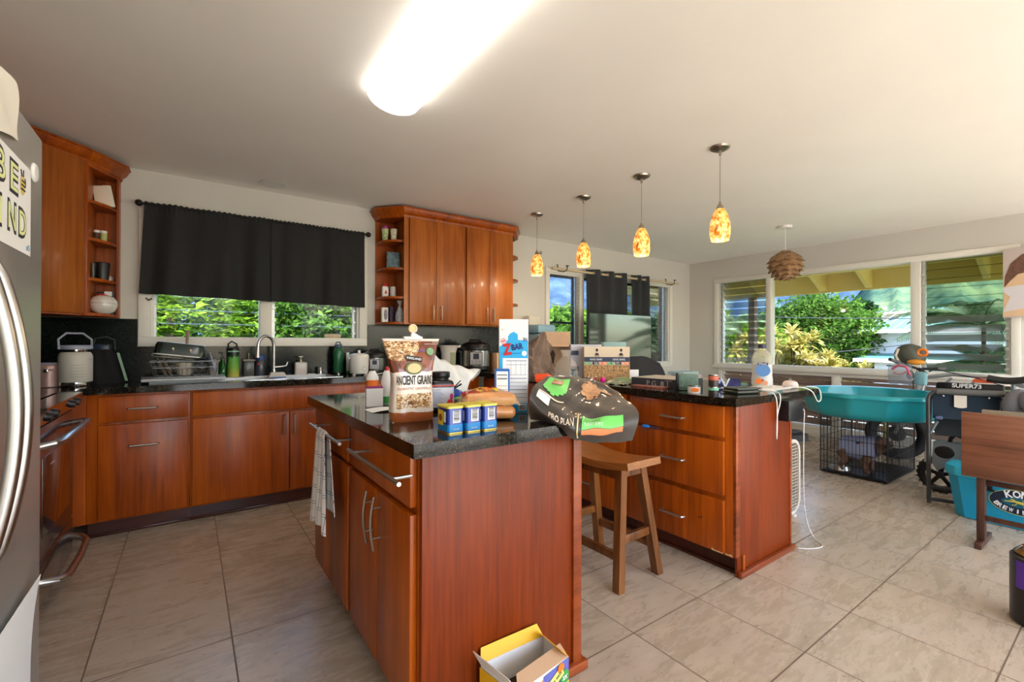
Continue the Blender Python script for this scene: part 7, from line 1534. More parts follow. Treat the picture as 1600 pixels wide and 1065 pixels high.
mb = MB(); mb.box(0, .09, 0, .012, 0, .075, .001, mat=Matrix.Translation((2.72, 2.32, Z9)) @ Matrix.Rotation(-.6, 4, 'Z')); solo(mb, 'white_card', m_paper, 'small white card standing behind the dark flat box', 'card')
# fan
c = thing('box_fan', 'white box fan with round-cornered grille behind the peninsula end', 'fan', (3.25, 1.62, 0), 0)
m_fanw = M('fan_white', (206, 196, 184), .5)
c.location = (3.27, 1.50, 0)
mb = MB(); frp = lambda r0, hx, z0, z1, y, n_=6: [(3.27+sx_*(hx-r0)+r0*math.cos(a0+PI/2*k/n_), y, (z0+z1)/2+sz_*((z1-z0)/2-r0)+r0*math.sin(a0+PI/2*k/n_)) for sx_, sz_, a0 in ((1, 1, 0), (-1, 1, PI/2), (-1, -1, PI), (1, -1, 3*PI/2)) for k in range(n_+1)]
R_ = [frp(.10, .27, .015, .53, 1.45), frp(.10, .27, .015, .53, 1.56), frp(.085, .25, .035, .51, 1.56), frp(.085, .25, .035, .51, 1.45)]
Vq = [[mb.bm.verts.new(p) for p in r] for r in R_]
for a, b_ in zip(Vq, Vq[1:]+Vq[:1]):
    for k in range(28): mb.bm.faces.new((a[k], a[(k+1) % 28], b_[(k+1) % 28], b_[k]))
mb.obj('housing', m_fanw, c)
mb = MB()
for k in range(22):
    z = .05+k*.0215; hw = .245 if .12 < z < .43 else .245-.05*(abs(z-.27)-.15)/.12; mb.box(3.27-hw, 3.27+hw, 1.452, 1.456, z, z+.005)
for k in range(11): x = 3.04+k*.046; mb.box(x-.002, x+.002, 1.449, 1.452, .06, .49)
mb.obj('grille', M('grille_cream', (190, 180, 166), .5), c, smooth=False)
mb = MB(); mb.cyl((0, 0, 0), .05, .06, mat=Matrix.Translation((3.27, 1.53, .27)) @ Matrix.Rotation(PI/2, 4, 'X'))
mb.obj('hub', m_grey, c)
for k in range(5):
    a = 2*PI*k/5; mb = MB(); mb.surf(lambda u, v: (3.27+math.cos(a+.5*v)*(.04+.17*u), 1.50+.03*(v-.5), .27+math.sin(a+.5*v)*(.04+.17*u)), 5, 4, .002); mb.obj('blade', M('blade_dark', (70, 66, 64), .5), c)
mb = MB(); mb.box(3.10, 3.14, 1.43, 1.58, 0, .016, .003); mb.box(3.40, 3.44, 1.43, 1.58, 0, .016, .003); mb.obj('foot', m_fanw, c)
mb = MB(); mb.cyl((6.18, 2.62, 0), .17, .07, seg=28); mb.box(6.10, 6.30, 2.55, 2.70, .07, .11, .02); solo(mb, 'robot_vacuum', M('vac_grey', (92, 96, 104), .4), 'dark grey low appliance on the floor by the timber louvres', 'vacuum')
# ------------------------------------------------------------------ dog crate
CX0, CX1, CY0, CY1, CZ = 4.84, 5.60, 1.31, 1.81, .54
c = thing('dog_crate', 'black wire dog crate with a dog inside and a teal pool on its top', 'dog crate', (5.22, 1.56, 0)); mw = m_blackm
def rectloop(x0, x1, y0, y1, z): return [(x0, y0, z), (x1, y0, z), (x1, y1, z), (x0, y1, z)]
mb = MB()
for z in (.012, CZ): mb.tube(rectloop(CX0, CX1, CY0, CY1, z), .005, 6, closed=True)
for x, y in ((CX0, CY0), (CX1, CY0), (CX1, CY1), (CX0, CY1)): mb.tube([(x, y, .01), (x, y, CZ)], .005, 6)
mb.obj('frame', mw, c)
def wires(nm, plane):
    mb = MB(); r = .0023
    if plane in ('y0', 'y1'):
        y = CY0 if plane == 'y0' else CY1
        for k in range(1, 27): x = CX0+(CX1-CX0)*k/27; mb.tube([(x, y, .012), (x, y, CZ)], r, 4)
        for z in (.10, .21, .33, .44): mb.tube([(CX0, y, z), (CX1, y, z)], .0024, 4)
    else:
        x = CX0 if plane == 'x0' else CX1
        for k in range(1, 18): y = CY0+(CY1-CY0)*k/18; mb.tube([(x, y, .012), (x, y, CZ)], r, 4)
        for z in (.10, .21, .33, .44): mb.tube([(x, CY0, z), (x, CY1, z)], .0024, 4)
    mb.obj(nm, mw, c)
for p_ in ('y0', 'y1', 'x0', 'x1'): wires('wire_panel', p_)
mb = MB()
for k in range(1, 14): x = CX0+(CX1-CX0)*k/14; mb.tube([(x, CY0, CZ), (x, CY1, CZ)], .0018, 4)
for k in range(1, 5): y = CY0+(CY1-CY0)*k/5; mb.tube([(CX0, y, CZ), (CX1, y, CZ)], .0024, 4)
mb.obj('top_panel', mw, c)
mb = MB(); mb.tube(rectloop(CX0-.004, CX0-.004, CY0+.14, CY1-.12, .1)[:1]+[(CX0-.006, CY0+.14, .50), (CX0-.006, CY1-.12, .50), (CX0-.006, CY1-.12, .1)], .003, 5, closed=True); mb.obj('door_frame', mw, c)
mb = MB(); mb.box(CX0+.012, CX1-.012, CY0+.012, CY1-.012, .004, .028, .006); mb.box(CX0+.03, CX1-.03, CY0+.03, CY1-.03, .028, .030); mb.obj('tray', m_black, c)
# dog bowl
mb = MB(); mb.lathe([(0, 0), (.085, 0), (.075, .035), (.066, .037), (.055, .012), (0, .010)], (4.965, 1.70, .031), cap=False); solo(mb, 'dog_bowl', m_steel, 'shallow steel dog bowl inside the left corner of the wire crate', 'bowl')
# dog
def skin_body(name, nodes, edges, mat, parent, sub=2):
    me = bpy.data.meshes.new(name); me.from_pydata([n_[:3] for n_ in nodes], edges, []); o = bpy.data.objects.new(name, me); COL.objects.link(o)
    md = o.modifiers.new('s', 'SKIN'); md.use_smooth_shade = True
    for i, n_ in enumerate(nodes):
        sv = me.skin_vertices[0].data[i]; r = n_[3]; sv.radius = (r, r) if not isinstance(r, tuple) else r; sv.use_root = (i == 0)
    ss = o.modifiers.new('u', 'SUBSURF'); ss.levels = sub; ss.render_levels = sub
    dg = bpy.context.evaluated_depsgraph_get(); dg.update(); m2 = bpy.data.meshes.new_from_object(o.evaluated_get(dg))
    bpy.data.objects.remove(o); m2.transform(wm(parent).inverted() if parent else Matrix()); m2.materials.clear(); m2.materials.append(mat)
    for p in m2.polygons: p.use_smooth = True
    o = bpy.data.objects.new(name, m2); COL.objects.link(o); o.parent = parent; return o
m_fur = M('dog_fur', (112, 84, 72), .85, noise=.35, nscale=22); m_furd = M('dog_muzzle', (58, 46, 44), .8)
dgx = 4.97
c = thing('dog', 'small brown bulldog in a pale blue shirt standing inside the wire crate', 'dog', (dgx, 1.55, .03))
N = [(dgx+.0, 1.655, .245, (.078, .082)),   # 0 pelvis
     (dgx, 1.58, .255, (.085, .088)), (dgx, 1.50, .25, (.092, .10)), (dgx-.005, 1.435, .27, (.075, .085)), (dgx-.015, 1.395, .31, .062), (dgx-.03, 1.365, .335, (.068, .066)), (dgx-.055, 1.335, .315, (.048, .040)),  # spine..muzzle
     (dgx+.055, 1.665, .19, .050), (dgx+.06, 1.635, .135, .030), (dgx+.06, 1.675, .09, .020), (dgx+.06, 1.665, .052, .018), (dgx+.055, 1.645, .046, .02),
     (dgx-.055, 1.665, .19, .050), (dgx-.06, 1.635, .135, .030), (dgx-.06, 1.675, .09, .020), (dgx-.06, 1.665, .052, .018), (dgx-.062, 1.645, .046, .02),
     (dgx+.065, 1.475, .20, .042), (dgx+.07, 1.485, .13, .028), (dgx+.07, 1.475, .06, .020), (dgx+.068, 1.455, .047, .022),
     (dgx-.065, 1.475, .20, .042), (dgx-.07, 1.485, .13, .028), (dgx-.07, 1.475, .06, .020), (dgx-.072, 1.455, .047, .022)]
E_ = [(0, 1), (1, 2), (2, 3), (3, 4), (4, 5), (5, 6), (0, 7), (7, 8), (8, 9), (9, 10), (10, 11), (0, 12), (12, 13), (13, 14), (14, 15), (15, 16), (2, 17), (17, 18), (18, 19), (19, 20), (2, 21), (21, 22), (22, 23), (23, 24)]
skin_body('body', N, E_, m_fur, c)
for s_ in (-1, 1):
    hx, hy, hz = dgx-.03+.042*s_, 1.372, .385; mb = MB(); a = Vector((hx, hy, hz)); mb.poly([a+Vector((-.018, 0, -.012)), a+Vector((.018, .004, -.012)), a+Vector((.012*s_+.004, .004, .048)), a+Vector((.006*s_-.006, .002, .05))]); bmesh.ops.solidify(mb.bm, geom=mb.bm.faces[:], thickness=.007); mb.obj('ear', m_fur, c)
    mb = MB(); mb.sph((dgx-.048+.030*s_, 1.312, .35), .0085, seg=10); mb.obj('eye', m_black, c)
mb = MB(); mb.sph((dgx-.06, 1.292, .327), .010, (1.3, .8, .9), seg=10); mb.obj('nose', m_black, c)
mb = MB(); mb.sph((dgx-.056, 1.318, .308), .034, (1.1, .8, .75)); mb.obj('muzzle', m_furd, c)
mb = MB()
SH = [(1.675, .250, .088), (1.63, .252, .094), (1.57, .254, .100), (1.51, .252, .108), (1.465, .258, .106), (1.43, .275, .094), (1.405, .30, .078)]
rg_ = [[mb.bm.verts.new((dgx+math.cos(2*PI*k/24)*r*1.02-(.004 if y < 1.42 else 0), y, z+math.sin(2*PI*k/24)*r*1.06+.003*math.sin(k*2+y*80))) for k in range(24)] for y, z, r in SH]
for a, b_ in zip(rg_, rg_[1:]):
    for k in range(24): mb.bm.faces.new((a[k], a[(k+1) % 24], b_[(k+1) % 24], b_[k]))
mb.obj('shirt', M('shirt_blue', (148, 158, 196), .85, noise=.08), c)
mb = MB(); mb.tube([(dgx+.08*math.cos(a)-.01, 1.402, .303+.082*math.sin(a)) for a in [2*PI*k/24 for k in range(24)]], .007, 6, closed=True); mb.obj('collar', M('collar_dark', (40, 44, 60), .6), c)
mb = MB(); mb.sph((dgx-.086, 1.50, .30), .028, (.35, 1, .9)); mb.obj('shirt_patch', M('patch_orange', (170, 90, 50), .7), c)
mb = MB(); mb.sph((dgx-.091, 1.53, .31), .018, (.35, 1, .9)); mb.obj('shirt_patch', M('patch_navy', (40, 52, 90), .7), c)
# pool
c = thing('kiddie_pool', 'round teal plastic kiddie pool resting on top of the wire dog crate', 'pool', (5.09, 1.50, CZ+.006))
m_pool = M('pool_teal', (26, 150, 160), .3, coat=.2)
def pr_(r, z, a): return r*(1+.034*(.5+.5*math.cos(a*12))**3*(0 < z < .2))
prof = [(0, .0), (.42, 0), (.46, .012), (.485, .06), (.505, .15), (.52, .188), (.545, .190), (.548, .215), (.53, .222), (.505, .216), (.492, .15), (.472, .065), (.45, .018), (.41, .008), (0, .008)]
mb = MB(); seg = 96; rings = []
for r, z in prof: rings.append([mb.bm.verts.new((5.09+pr_(r, z, 2*PI*k/seg)*math.cos(2*PI*k/seg), 1.50+pr_(r, z, 2*PI*k/seg)*math.sin(2*PI*k/seg), CZ+.006+z)) for k in range(seg)])
for a, b_ in zip(rings, rings[1:]):
    for k in range(seg): mb.bm.faces.new((a[k], a[(k+1) % seg], b_[(k+1) % seg], b_[k]))
bmesh.ops.remove_doubles(mb.bm, verts=mb.bm.verts[:], dist=1e-4)
mb.obj('pool_shell', m_pool, c, ang=50)
# ------------------------------------------------------------------ bicycle
BX = 6.02
c = thing('bicycle', 'silver fat-tyre electric bicycle parked against the right wall behind the crate and chair', 'bicycle', (BX, .95, 0))
def wheel(y, par, turn=0, r=.265, t=.048, x=BX):
    Mx = Matrix.Translation((x, y, r)) @ Matrix.Rotation(turn, 4, 'Z')
    mb = MB(); mb.tube([(0, (r-t)*math.cos(a), (r-t)*math.sin(a)) for a in [2*PI*k/48 for k in range(48)]], t, 14, closed=True, mat=Mx)
    w_ = mb.obj('wheel', M('tyre', (26, 26, 28), .75, bump=.6, nscale=40), par)
    mb = MB(); mb.tube([(0, (r-.095)*math.cos(a), (r-.095)*math.sin(a)) for a in [2*PI*k/40 for k in range(40)]], .014, 8, closed=True, mat=Mx); mb.obj('rim', m_blackm, w_)
    mb = MB(); mb.cyl((0, 0, -.045), .075, .09, mat=Mx @ Matrix.Rotation(PI/2, 4, 'Y'), seg=28); mb.obj('hub', M('hub_dark', (40, 40, 42), .4), w_)
    for k in range(10): 
        mb = MB(); a = 2*PI*k/10; mb.tube([(.02*(-1)**k, .06*math.cos(a), .06*math.sin(a)), (0, (r-.1)*math.cos(a+.2), (r-.1)*math.sin(a+.2))], .0022, 4, mat=Mx); mb.obj('spoke', m_steel, w_)
wheel(1.55, c, .25); wheel(.42, c)
m_sil = M('frame_silver', (196, 196, 198), .28, .7)
mb = MB(); H_ = (BX, 1.34, .80); mb.tube([(BX, 1.36, .68), (BX, 1.32, .90)], .026, 12); mb.tube([(BX, 1.33, .86), (BX, 1.12, .905), (BX, .85, .89), (BX, .60, .80), (BX, .42, .30)], .019, 10); mb.tube([(BX, 1.35, .72), (BX, 1.15, .56), (BX, .92, .34), (BX, .76, .30)], .022, 10); mb.tube([(BX-.04, .76, .30), (BX-.06, .42, .265)], .012, 8); mb.tube([(BX+.04, .76, .30), (BX+.06, .42, .265)], .012, 8); mb.tube([(BX, .76, .30), (BX, .72, .84)], .018, 10); mb.obj('frame', m_sil, c)
mb = MB(); mb.tube([(BX, 1.20, .79), (BX, 1.13, .87)], .012, 8); mb.tube([(BX, 1.02, .79), (BX, .95, .88)], .012, 8); mb.obj('battery_strut', m_sil, c)
mb = MB(); mb.box(BX-.045, BX+.045, .78, 1.24, .70, .825, .02); mb.obj('battery', m_black, c)
txt('SUPER73', .20, m_whiteink, c, (BX-.0465, 1.02, .802), (0, -1, 0), (0, 0, 1), bold=.02)
for s_ in (-1, 1): mb = MB(); mb.tube([(BX+.055*s_, 1.345, .80), (BX+.062*s_, 1.42, .60), (BX+.062*s_, 1.55, .27)], .016, 8); mb.obj('fork_leg', m_sil, c)
mb = MB(); A_, B_ = Vector((5.62, 1.50, 1.045)), Vector((6.22, 1.22, .95)); mid = Vector((BX-.06, 1.36, .945))
mb.tube([A_, A_.lerp(mid, .45)+Vector((0, 0, .0)), mid, B_.lerp(mid, .45), B_], .012, 10); mb.tube([(BX, 1.32, .90), mid], .018, 8); mb.obj('handlebar', m_blackm, c)
for P0_, P1_ in ((A_, A_.lerp(mid, .32)), (B_, B_.lerp(mid, .32))): mb = MB(); mb.tube([P0_, P1_], .018, 12); mb.obj('grip', M('grip_grey', (92, 90, 90), .7), c)
for P0_, s_ in ((A_.lerp(mid, .4), -1), (B_.lerp(mid, .4), 1)): mb = MB(); mb.tube([P0_, P0_+Vector((-.05, .03, -.03)), P0_+Vector((s_*.12-.05, .05-s_*.02, -.02))], .006, 6); mb.obj('brake_lever', m_black, c)
mb = MB(); mb.tube([mid+Vector((-.05, 0, 0)), mid+Vector((-.10, .02, -.12)), (BX-.05, 1.40, .62)], .004, 6); mb.tube([B_.lerp(mid, .4), (BX-.08, 1.15, .93), (BX-.05, .95, .88), (BX-.03, .78, .82)], .004, 6); mb.obj('brake_cable', m_black, c)
mb = MB(); mb.sph(tuple(mid+Vector((-.03, .06, -.06))), .05, (.7, .6, 1)); mb.obj('headlamp', m_black, c)
mb = MB(); mb.surf(lambda u, v: (BX-.09+.18*v, 0.88-.40*u, .915-.02*math.sin(u*5)+.01*u-.035*(2*v-1)**2), 16, 8, .028); mb.obj('seat', M('seat_black', (34, 33, 34), .6), c)
mb = MB(); mb.box(BX-.05, BX+.05, .84, .98, .838, .87, .008)
mb.obj('orange_reflector', M('reflector_orange', (232, 96, 60), .4), c)
mb = MB(); mb.tube([(BX-.03, .80, .30), (BX-.16, .86, .01)], .009, 6); mb.obj('kickstand', m_black, c)
mb = MB(); mb.cyl((0, 0, 0), .07, .012, mat=Matrix.Translation((BX-.075, .76, .30)) @ Matrix.Rotation(PI/2, 4, 'Y'), seg=24); mb.obj('chainring', m_black, c)
for s_ in (-1, 1): mb = MB(); mb.tube([(BX+.085*s_, .76, .30), (BX+.10*s_, .76+.12*s_, .30-.1*s_)], .009, 6); mb.box(min(BX+.10*s_, BX+.19*s_), max(BX+.10*s_, BX+.19*s_), .76+.12*s_-.04, .76+.12*s_+.04, .29-.1*s_, .31-.1*s_, .004); mb.obj('pedal', m_black, c)
# helmet, drink bag on the bars
c = thing('bike_helmet', 'olive grey and orange child helmet hanging on the bicycle handlebar', 'helmet', (5.86, 1.42, 1.00))
mb = MB(); mb.lathe([(.105, 0), (.115, .03), (.11, .08), (.085, .13), (.04, .16), (0, .165), (0, .155), (.038, .15), (.078, .12), (.100, .075), (.104, .03), (.098, 0)], cap=False, seg=28, sx=.85, sy=1.1, mat=Matrix.Translation((5.86, 1.40, 1.04)) @ Matrix.Rotation(-.45, 4, 'Y')); mb.obj('shell', M('helmet_olive', (82, 84, 74), .5, noise=.4, nscale=14), c)
mb = MB(); mb.tube([(5.76, 1.47, 1.15), (5.75, 1.49, 1.08), (5.78, 1.47, 1.01)], .013, 8); mb.obj('white_edge', M('bone', (206, 196, 178), .5), c)
mb = MB(); mb.sph((5.76, 1.335, 1.02), .055, (.7, 1.3, .5)); mb.obj('orange_pad', M('helmet_orange', (226, 150, 50), .5), c)
mb = MB(); mb.tube([(5.77+.0*k, 1.29+.035*math.cos(2*PI*k/16), 1.115+.03*math.sin(2*PI*k/16)) for k in range(16)], .012, 8, closed=True); mb.obj('orange_ring', M('helmet_orange2', (240, 130, 40), .5), c)
c = thing('produce_bag', 'clear plastic bag with pink straps hanging from the left handlebar grip', 'bag', (5.66, 1.43, .84)); mb = MB(); mb.surf(lambda u, v: (5.64-.02*math.sin(PI*u)*math.sin(PI*v), 1.505-.17*u, 1.0-.19*v-.01*math.sin(u*9)), 12, 12, .03); mb.obj('bag_film', M('bag_film', (150, 150, 164), .2, alpha=.4, noise=.2, nscale=20), c)
mb = MB(); mb.tube([(5.61, 1.48, .95), (5.605, 1.43, .99), (5.605, 1.37, .975), (5.605, 1.345, .90)], .010, 8); mb.tube([(5.61, 1.47, .92), (5.605, 1.42, .90), (5.605, 1.37, .93)], .006, 8); mb.obj('pink_strap', M('strap_pink', (206, 80, 100), .5), c)
mb = MB(); mb.box(5.70, 5.78, 1.25, 1.34, .80, .93, .02); solo(mb, 'teal_pouch', M('pouch_teal', (120, 160, 166), .5), 'pale teal pouch hanging under the middle of the handlebar', 'pouch')
mb = MB(); mb.tube([(6.3, 1.72, 0), (6.31, 1.72, .56)], .026, 12); solo(mb, 'olive_pole', M('pole_olive', (170, 160, 90), .5), 'short olive yellow upright post behind the dog crate', 'post')
# ------------------------------------------------------------------ folding chair with padded bar
c = thing('camp_chair', 'folded dark grey metal camp chair with navy fabric standing beside the dog crate', 'folding chair', (4.55, .985, 0))
m_tb = M('charcoal_tube', (64, 62, 62), .35, .4)
def U(x, y0, y1, z1, z0, r, nm, dx=0, lean=0):
    rr_ = .06; pts = [(x+dx, y0, z0)]+[(x+dx*(1-t)+0*lean, y0, z0+(z1-rr_-z0)*t) for t in (.5, 1)]
    pts += [(x, y0-rr_*(1-math.cos(a)), z1-rr_+rr_*math.sin(a)) for a in (PI/6, PI/3, PI/2)]+[(x, y1+rr_*(1-math.cos(a)), z1-rr_+rr_*math.sin(a)) for a in (PI/2, PI/3, PI/6)]+[(x+dx*.5, y1, (z0+z1)/2), (x+dx, y1, z0)]
    mb = MB(); mb.tube(pts, r, 10); mb.obj(nm, m_tb, c)
U(4.55, .985, .55, .845, .012, .013, 'frame_tube', dx=-.03); U(4.60, .965, .57, .83, .012, .012, 'frame_tube', dx=.06)
mb = MB(); mb.tube([(4.52, .985, .04), (4.52, .60, .04)], .013, 10); mb.obj('frame_tube', m_tb, c); mb = MB(); mb.tube([(4.66, .965, .10), (4.66, .62, .10)], .012, 10); mb.obj('frame_tube', m_tb, c)
mb = MB(); mb.tube([(4.55, .94, .845), (4.55, .59, .845)], .022, 14); mb.obj('padded_bar', M('pad_grey', (84, 82, 78), .7), c)
mb = MB(); mb.surf(lambda u, v: (4.565+.02*math.sin(v*3), .955-.36*u, .84-.20*v), 6, 8, .004); mb.obj('fabric', M('navy_fabric', (30, 44, 58), .9), c)
mb = MB(); mb.surf(lambda u, v: (4.585+.03*math.sin(v*3), .94-.34*u, .64-.13*v), 6, 8, .004); mb.obj('lower_fabric', M('black_cloth', (24, 28, 30), .9), c)
mb = MB(); mb.surf(lambda u, v: (4.555, .84-.068*u, .82-.085*v-.008*math.sin(u*3)*v), 3, 3, .001); mb.obj('care_tag', M('tag_cream', (206, 196, 182), .8), c)
mb = MB(); mb.tube([(4.56, .93, .62), (4.58, .98, .50), (4.60, .99, .30)], .010, 8); mb.obj('arm_strut', m_steel, c); mb = MB(); mb.box(4.535, 4.56, .905, .945, .635, .66, .004); mb.obj('plastic_clip', M('clip_slate', (76, 88, 120), .4), c)
for y in (.90, .66): mb = MB(); mb.sph((4.545, y, .812), .008); mb.obj('rivet', m_chrome, c)
c.rotation_euler = (0, 0, .38)
# stroller wagon behind
c = thing('stroller', 'dark stroller with knobbly wheel and grey tray with cup hole behind the folded chair', 'stroller', (4.95, .85, 0))
def spw(y, x=4.95, r=.145, nm='wheel'):
    Mx = Matrix.Translation((x, y, r)); mb = MB(); mb.tube([(0, (r-.026)*math.cos(a), (r-.026)*math.sin(a)) for a in [2*PI*k/36 for k in range(36)]], .026, 10, closed=True, mat=Mx)
    for k in range(24): a = 2*PI*k/24; mb.box(-.024, .024, -.006, .006, r-.006, r+.004, mat=Mx @ Matrix.Rotation(a, 4, 'X'))
    w_ = mb.obj(nm, MATS['tyre'], c)
    for k in range(5): a = 2*PI*k/5; mb = MB(); mb.box(-.012, .012, -.014, .014, .015, r-.045, .004, mat=Mx @ Matrix.Rotation(a, 4, 'X')); mb.obj('spoke', m_blackm, w_)
    mb = MB(); mb.cyl((0, 0, -.03), .026, .06, mat=Mx @ Matrix.Rotation(PI/2, 4, 'Y')); mb.obj('hub', m_black, w_)
spw(.995); spw(.62)
mb = MB(); mb.prism([(1.02, .42), (.60, .42), (.60, .30), (.80, .27), (.93, .24), (1.0, .19), (1.03, .25)], 4.86, 4.98, mat=Matrix(((0, 0, 1, 0), (1, 0, 0, 0), (0, 1, 0, 0), (0, 0, 0, 1)))); mb.obj('tray', M('tray_grey', (112, 120, 124), .5), c)
mb = MB(); mb.sph((4.86, .955, .345), .055, (.12, 1.1, .9)); mb.obj('cup_hole', m_black, c)
mb = MB(); mb.tube([(4.95, .995, .15), (4.93, .93, .45), (4.95, .80, .62)], .014, 8); mb.tube([(4.95, .62, .15), (4.95, .70, .45), (4.95, .80, .62)], .014, 8); mb.obj('stroller_frame', m_blackm, c)
mb = MB(); mb.box(4.88, 5.05, .68, .90, .46, .56, .03, 3); mb.obj('stroller_seat', m_black, c)
# grey bag and teal chair back at the far right
c = thing('grey_cushion', 'crumpled grey padded seat cover piled behind the wooden tray table', 'cushion', (4.62, .45, .62)); mg = M('grey_quilt', (112, 112, 118), .85, noise=.15, nscale=10)
for k, (x, y, z, r, sc) in enumerate(((4.66, .555, .80, .075, (1, .8, 1.3)), (4.62, .47, .80, .08, (1, .8, 1.1)), (4.60, .40, .77, .08, (1, 1, .9)), (4.70, .50, .70, .12, (1, 1.3, .7)))):
    mb = MB(); mb.sph((x, y, z), r, sc, mat=ROT(.4*(-1)**k, 'X', (x, y, z))); mb.obj('cushion_fold', mg, c)
c = thing('plastic_chair', 'teal plastic chair whose back shows at the right edge behind the grey cushion', 'chair', (5.2, .42, 0)); mt = M('chair_teal', (36, 116, 132), .4)
mb = MB(); mb.surf(lambda u, v: (5.42+.05*math.sin(PI*u), .64-.46*u, .50+.42*v*(1-.5*(2*u-1)**4)), 14, 8, .02); mb.obj('backrest', mt, c); mb = MB(); mb.box(4.98, 5.42, .20, .62, .43, .47, .02); mb.obj('seat', mt, c)
for x in (5.0, 5.38):
    for y in (.23, .58): mb = MB(); mb.cyl((x, y, 0), .018, .44, .022, seg=12); mb.obj('leg', mt, c)
c.children[0].name = 'backrest'
mb = MB(); mb.box(4.64, 4.82, .26, .50, .0, .60, .01); solo(mb, 'storage_crate', M('crate_dark', (44, 44, 48), .6), 'dark storage crate under the grey cushion behind the cooler', 'crate')
# ------------------------------------------------------------------ cooler
c = thing('cooler', 'bright turquoise cooler with round brewing company emblem behind the folded tray table', 'cooler', (4.55, .40, 0)); m_cool = M('cooler_blue', (14, 142, 178), .4); m_cool2 = M('cooler_lid', (40, 160, 190), .4)
def cp(x0, x1, y0, y1, ch, s_=1): return [(x0, y0+ch), (x0+ch, y0), (x1, y0), (x1, y1), (x0+ch, y1), (x0, y1-ch)]
a_, b2_ = cp(4.37, 4.55, .02, .81, .055), cp(4.34, 4.57, -.01, .845, .06)
mb = MB(); A = [mb.bm.verts.new((x, y, .005)) for x, y in a_]; B = [mb.bm.verts.new((x, y, .29)) for x, y in b2_]
mb.bm.faces.new(A[::-1]); mb.bm.faces.new(B)
for k in range(6): mb.bm.faces.new((A[k], A[(k+1) % 6], B[(k+1) % 6], B[k]))
mb.obj('tub', m_cool, c, smooth=False)
mb = MB(); mb.prism(cp(4.325, 4.585, -.025, .86, .06), .29, .355, bev=.008); mb.obj('lid', m_cool2, c)
mb = MB(); mb.box(4.40, 4.54, .56, .70, .355, .357); mb.obj('lid_recess', M('recess_grey', (150, 176, 182), .5), c)
for y in (.635, .25): mb = MB(); mb.box(4.318, 4.335, y-.02, y+.02, .235, .315, .004); mb.box(4.312, 4.326, y-.03, y+.03, .225, .24, .003); mb.obj('latch', m_black, c)
ex, ed, eu = 4.352, (0, -1, 0), (.1, 0, 1)
E0 = Vector((4.347, .49, .178))
decal('emblem_edge', M('emblem_gold', (176, 190, 130), .5), c, E0, ed, (-.105, 0, 1), .295, .168, shape=CIRC); decal('emblem', M('emblem_navy', (18, 34, 56), .5), c, E0+Vector((-.0012, 0, 0)), ed, (-.105, 0, 1), .285, .158, shape=CIRC)
decal('emblem_centre', M('emblem_teal', (18, 96, 120), .5), c, E0+Vector((-.0024, 0, 0)), ed, (-.105, 0, 1), .18, .066, shape=CIRC)
def arc_text(s_, cx_, r_x, r_z, a0, a1, size, up=1):
    n_ = len(s_)
    for k, ch in enumerate(s_):
        if ch == ' ': continue
        a = a0+(a1-a0)*k/(n_-1); p = E0+Vector((-.005-.105*r_z*math.sin(a), -r_x*math.cos(a), r_z*math.sin(a)))
        tx = Vector((0, -math.sin(a), math.cos(a)*-r_z/r_x)) if up > 0 else Vector((0, math.sin(a)*1, -math.cos(a)*-r_z/r_x))
        if tx.y > 0: tx = -tx
        tx.normalize()
        txt(ch, size*(.35 if ch == 'I' else 1), m_whiteink, c, p, tx, Vector((0, 0, 1))-tx*tx.z, bold=.03, height=size*1.25)
arc_text('KONA', 0, .115, .056, math.radians(118), math.radians(62), .036); arc_text('BREWING CO', 0, .118, .056, math.radians(203), math.radians(337), .021, -1)
mb = MB(); gz = lambda y, z: (4.341, .49-y, .178+z)
mb.tube([gz(-.075, .0), gz(-.03, .006), gz(.02, -.002), gz(.05, .0), gz(.085, -.012)], [.002, .007, .009, .006, .002], 6)
for y, s_ in ((-.02, 1), (-.015, -1), (.03, 1), (.035, -1)): mb.tube([gz(y, 0), gz(y-.012, .016*s_), gz(y-.026, .018*s_)], .0028, 5)
mb.obj('gecko_emblem', M('gecko_gold', (206, 190, 80), .5), c)
# ------------------------------------------------------------------ folded tray table
TX = 3.86
c = thing('tray_table', 'folded walnut tray table with hanging top at the right edge', 'tray table', (TX, .42, 0))
mb = MB(); mb.box(TX-.045, TX-.027, .14, .675, .405, .79, .006, 2); mb.obj('table_top', wood_tray, c)
mb = MB(); mb.box(TX+.035, TX+.053, .13, .60, .43, .805, .006); mb.obj('rear_top', M('tray_rear', (150, 136, 116), .6), c)
for y, nm in ((.595, 'leg'), (.225, 'leg')):
    mb = MB(); mb.box(TX-.024, TX-.004, y-.018, y+.018, .035, .41, .002); mb.obj('leg', wood_tray_dark, c); mb = MB(); mb.box(TX+.008, TX+.030, y-.018, y+.018, .035, .74, .002); mb.obj('leg', wood_tray_dark, c)
    mb = MB(); mb.box(TX-.10, TX+.20, y-.016, y+.016, 0, .035, .004); mb.obj('foot', wood_tray_dark, c)
mb = MB(); mb.box(TX-.022, TX-.006, .22, .60, .155, .185, .002); mb.obj('crossbar', wood_tray_dark, c); mb = MB(); mb.box(TX+.01, TX+.026, .22, .60, .36, .39, .002); mb.obj('crossbar', wood_tray_dark, c)
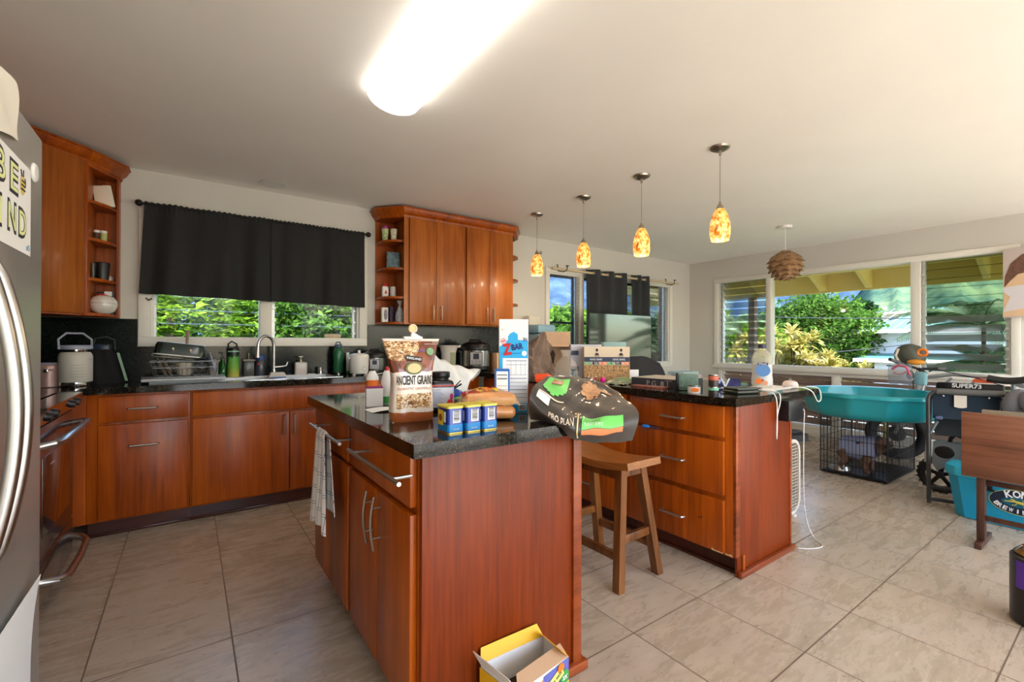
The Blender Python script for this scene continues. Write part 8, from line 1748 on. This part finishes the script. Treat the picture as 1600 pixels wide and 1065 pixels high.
# ------------------------------------------------------------------ dark canister bottom right
c = thing('black_canister', 'black canister with purple stripe and glittery gold lid at the bottom right', 'canister', (2.965, .275, 0)); mb = MB(); mb.lathe([(0, 0), (.085, .0), (.095, .012), (.095, .285), (.088, .292), (0, .292)], (2.965, .275, 0), cap=False, seg=40); mb.obj('body', M('can_charcoal', (34, 32, 34), .35), c)
mb = MB(); mb.lathe([(.0955, .16), (.0955, .275)], (2.965, .275, 0), seg=40, cap=False); bmesh.ops.delete(mb.bm, geom=[f for f in mb.bm.faces if not (2.3 < math.atan2(f.calc_center_median().y-.275, f.calc_center_median().x-2.965) % (2*PI) < 2.9)], context='FACES'); mb.obj('purple_stripe', M('purple_print', (86, 50, 160), .4), c)
mb = MB(); mb.lathe([(.08, .292), (.084, .30), (.06, .325), (.045, .33), (0, .33)], (2.965, .275, 0), cap=False); mb.obj('lid', M('gold_glitter', (140, 100, 50), .2, .8, noise=.6, nscale=80), c)
# ------------------------------------------------------------------ painting
PX = 6.46
c = thing('painting', 'canvas painting of a long-haired person seen from behind, hanging at the right window end', 'painting', (PX, .60, 1.8)); mb = MB(); mb.box(PX, PX+.03, .35, .848, 1.455, 2.12, .002); mb.obj('canvas', M('canvas_mauve', (206, 192, 186), .8, noise=.05, nscale=4), c)
def pp(nm, pts, mat, off): mb = MB(); mb.poly([(PX-off, .848-a*.5, 1.455+b_*.665) for a, b_ in pts]); mb.obj(nm, mat, c, smooth=False)
pp('skin_paint', [(0.0, .02), (0.01, .30), (.0, .55), (.10, .66), (.35, .70), (.75, .70), (.95, .55), (.99, .02)], M('paint_skin', (216, 182, 146), .8, noise=.1, nscale=6), .002)
pp('cloth_paint', [(.0, .08), (.10, .30), (.0, .38), (.0, .44), (.35, .47), (.8, .45), (.99, .40), (.99, .30), (.4, .22), (.25, .12)], M('paint_white', (206, 200, 204), .8), .0035)
pp('hair_paint', [(.02, .44), (.03, .60), (.10, .78), (.25, .90), (.45, .93), (.65, .90), (.80, .75), (.84, .62), (.6, .60), (.45, .66), (.2, .62), (.1, .53)], M('paint_hair', (110, 76, 62), .8, noise=.3, nscale=30), .005)
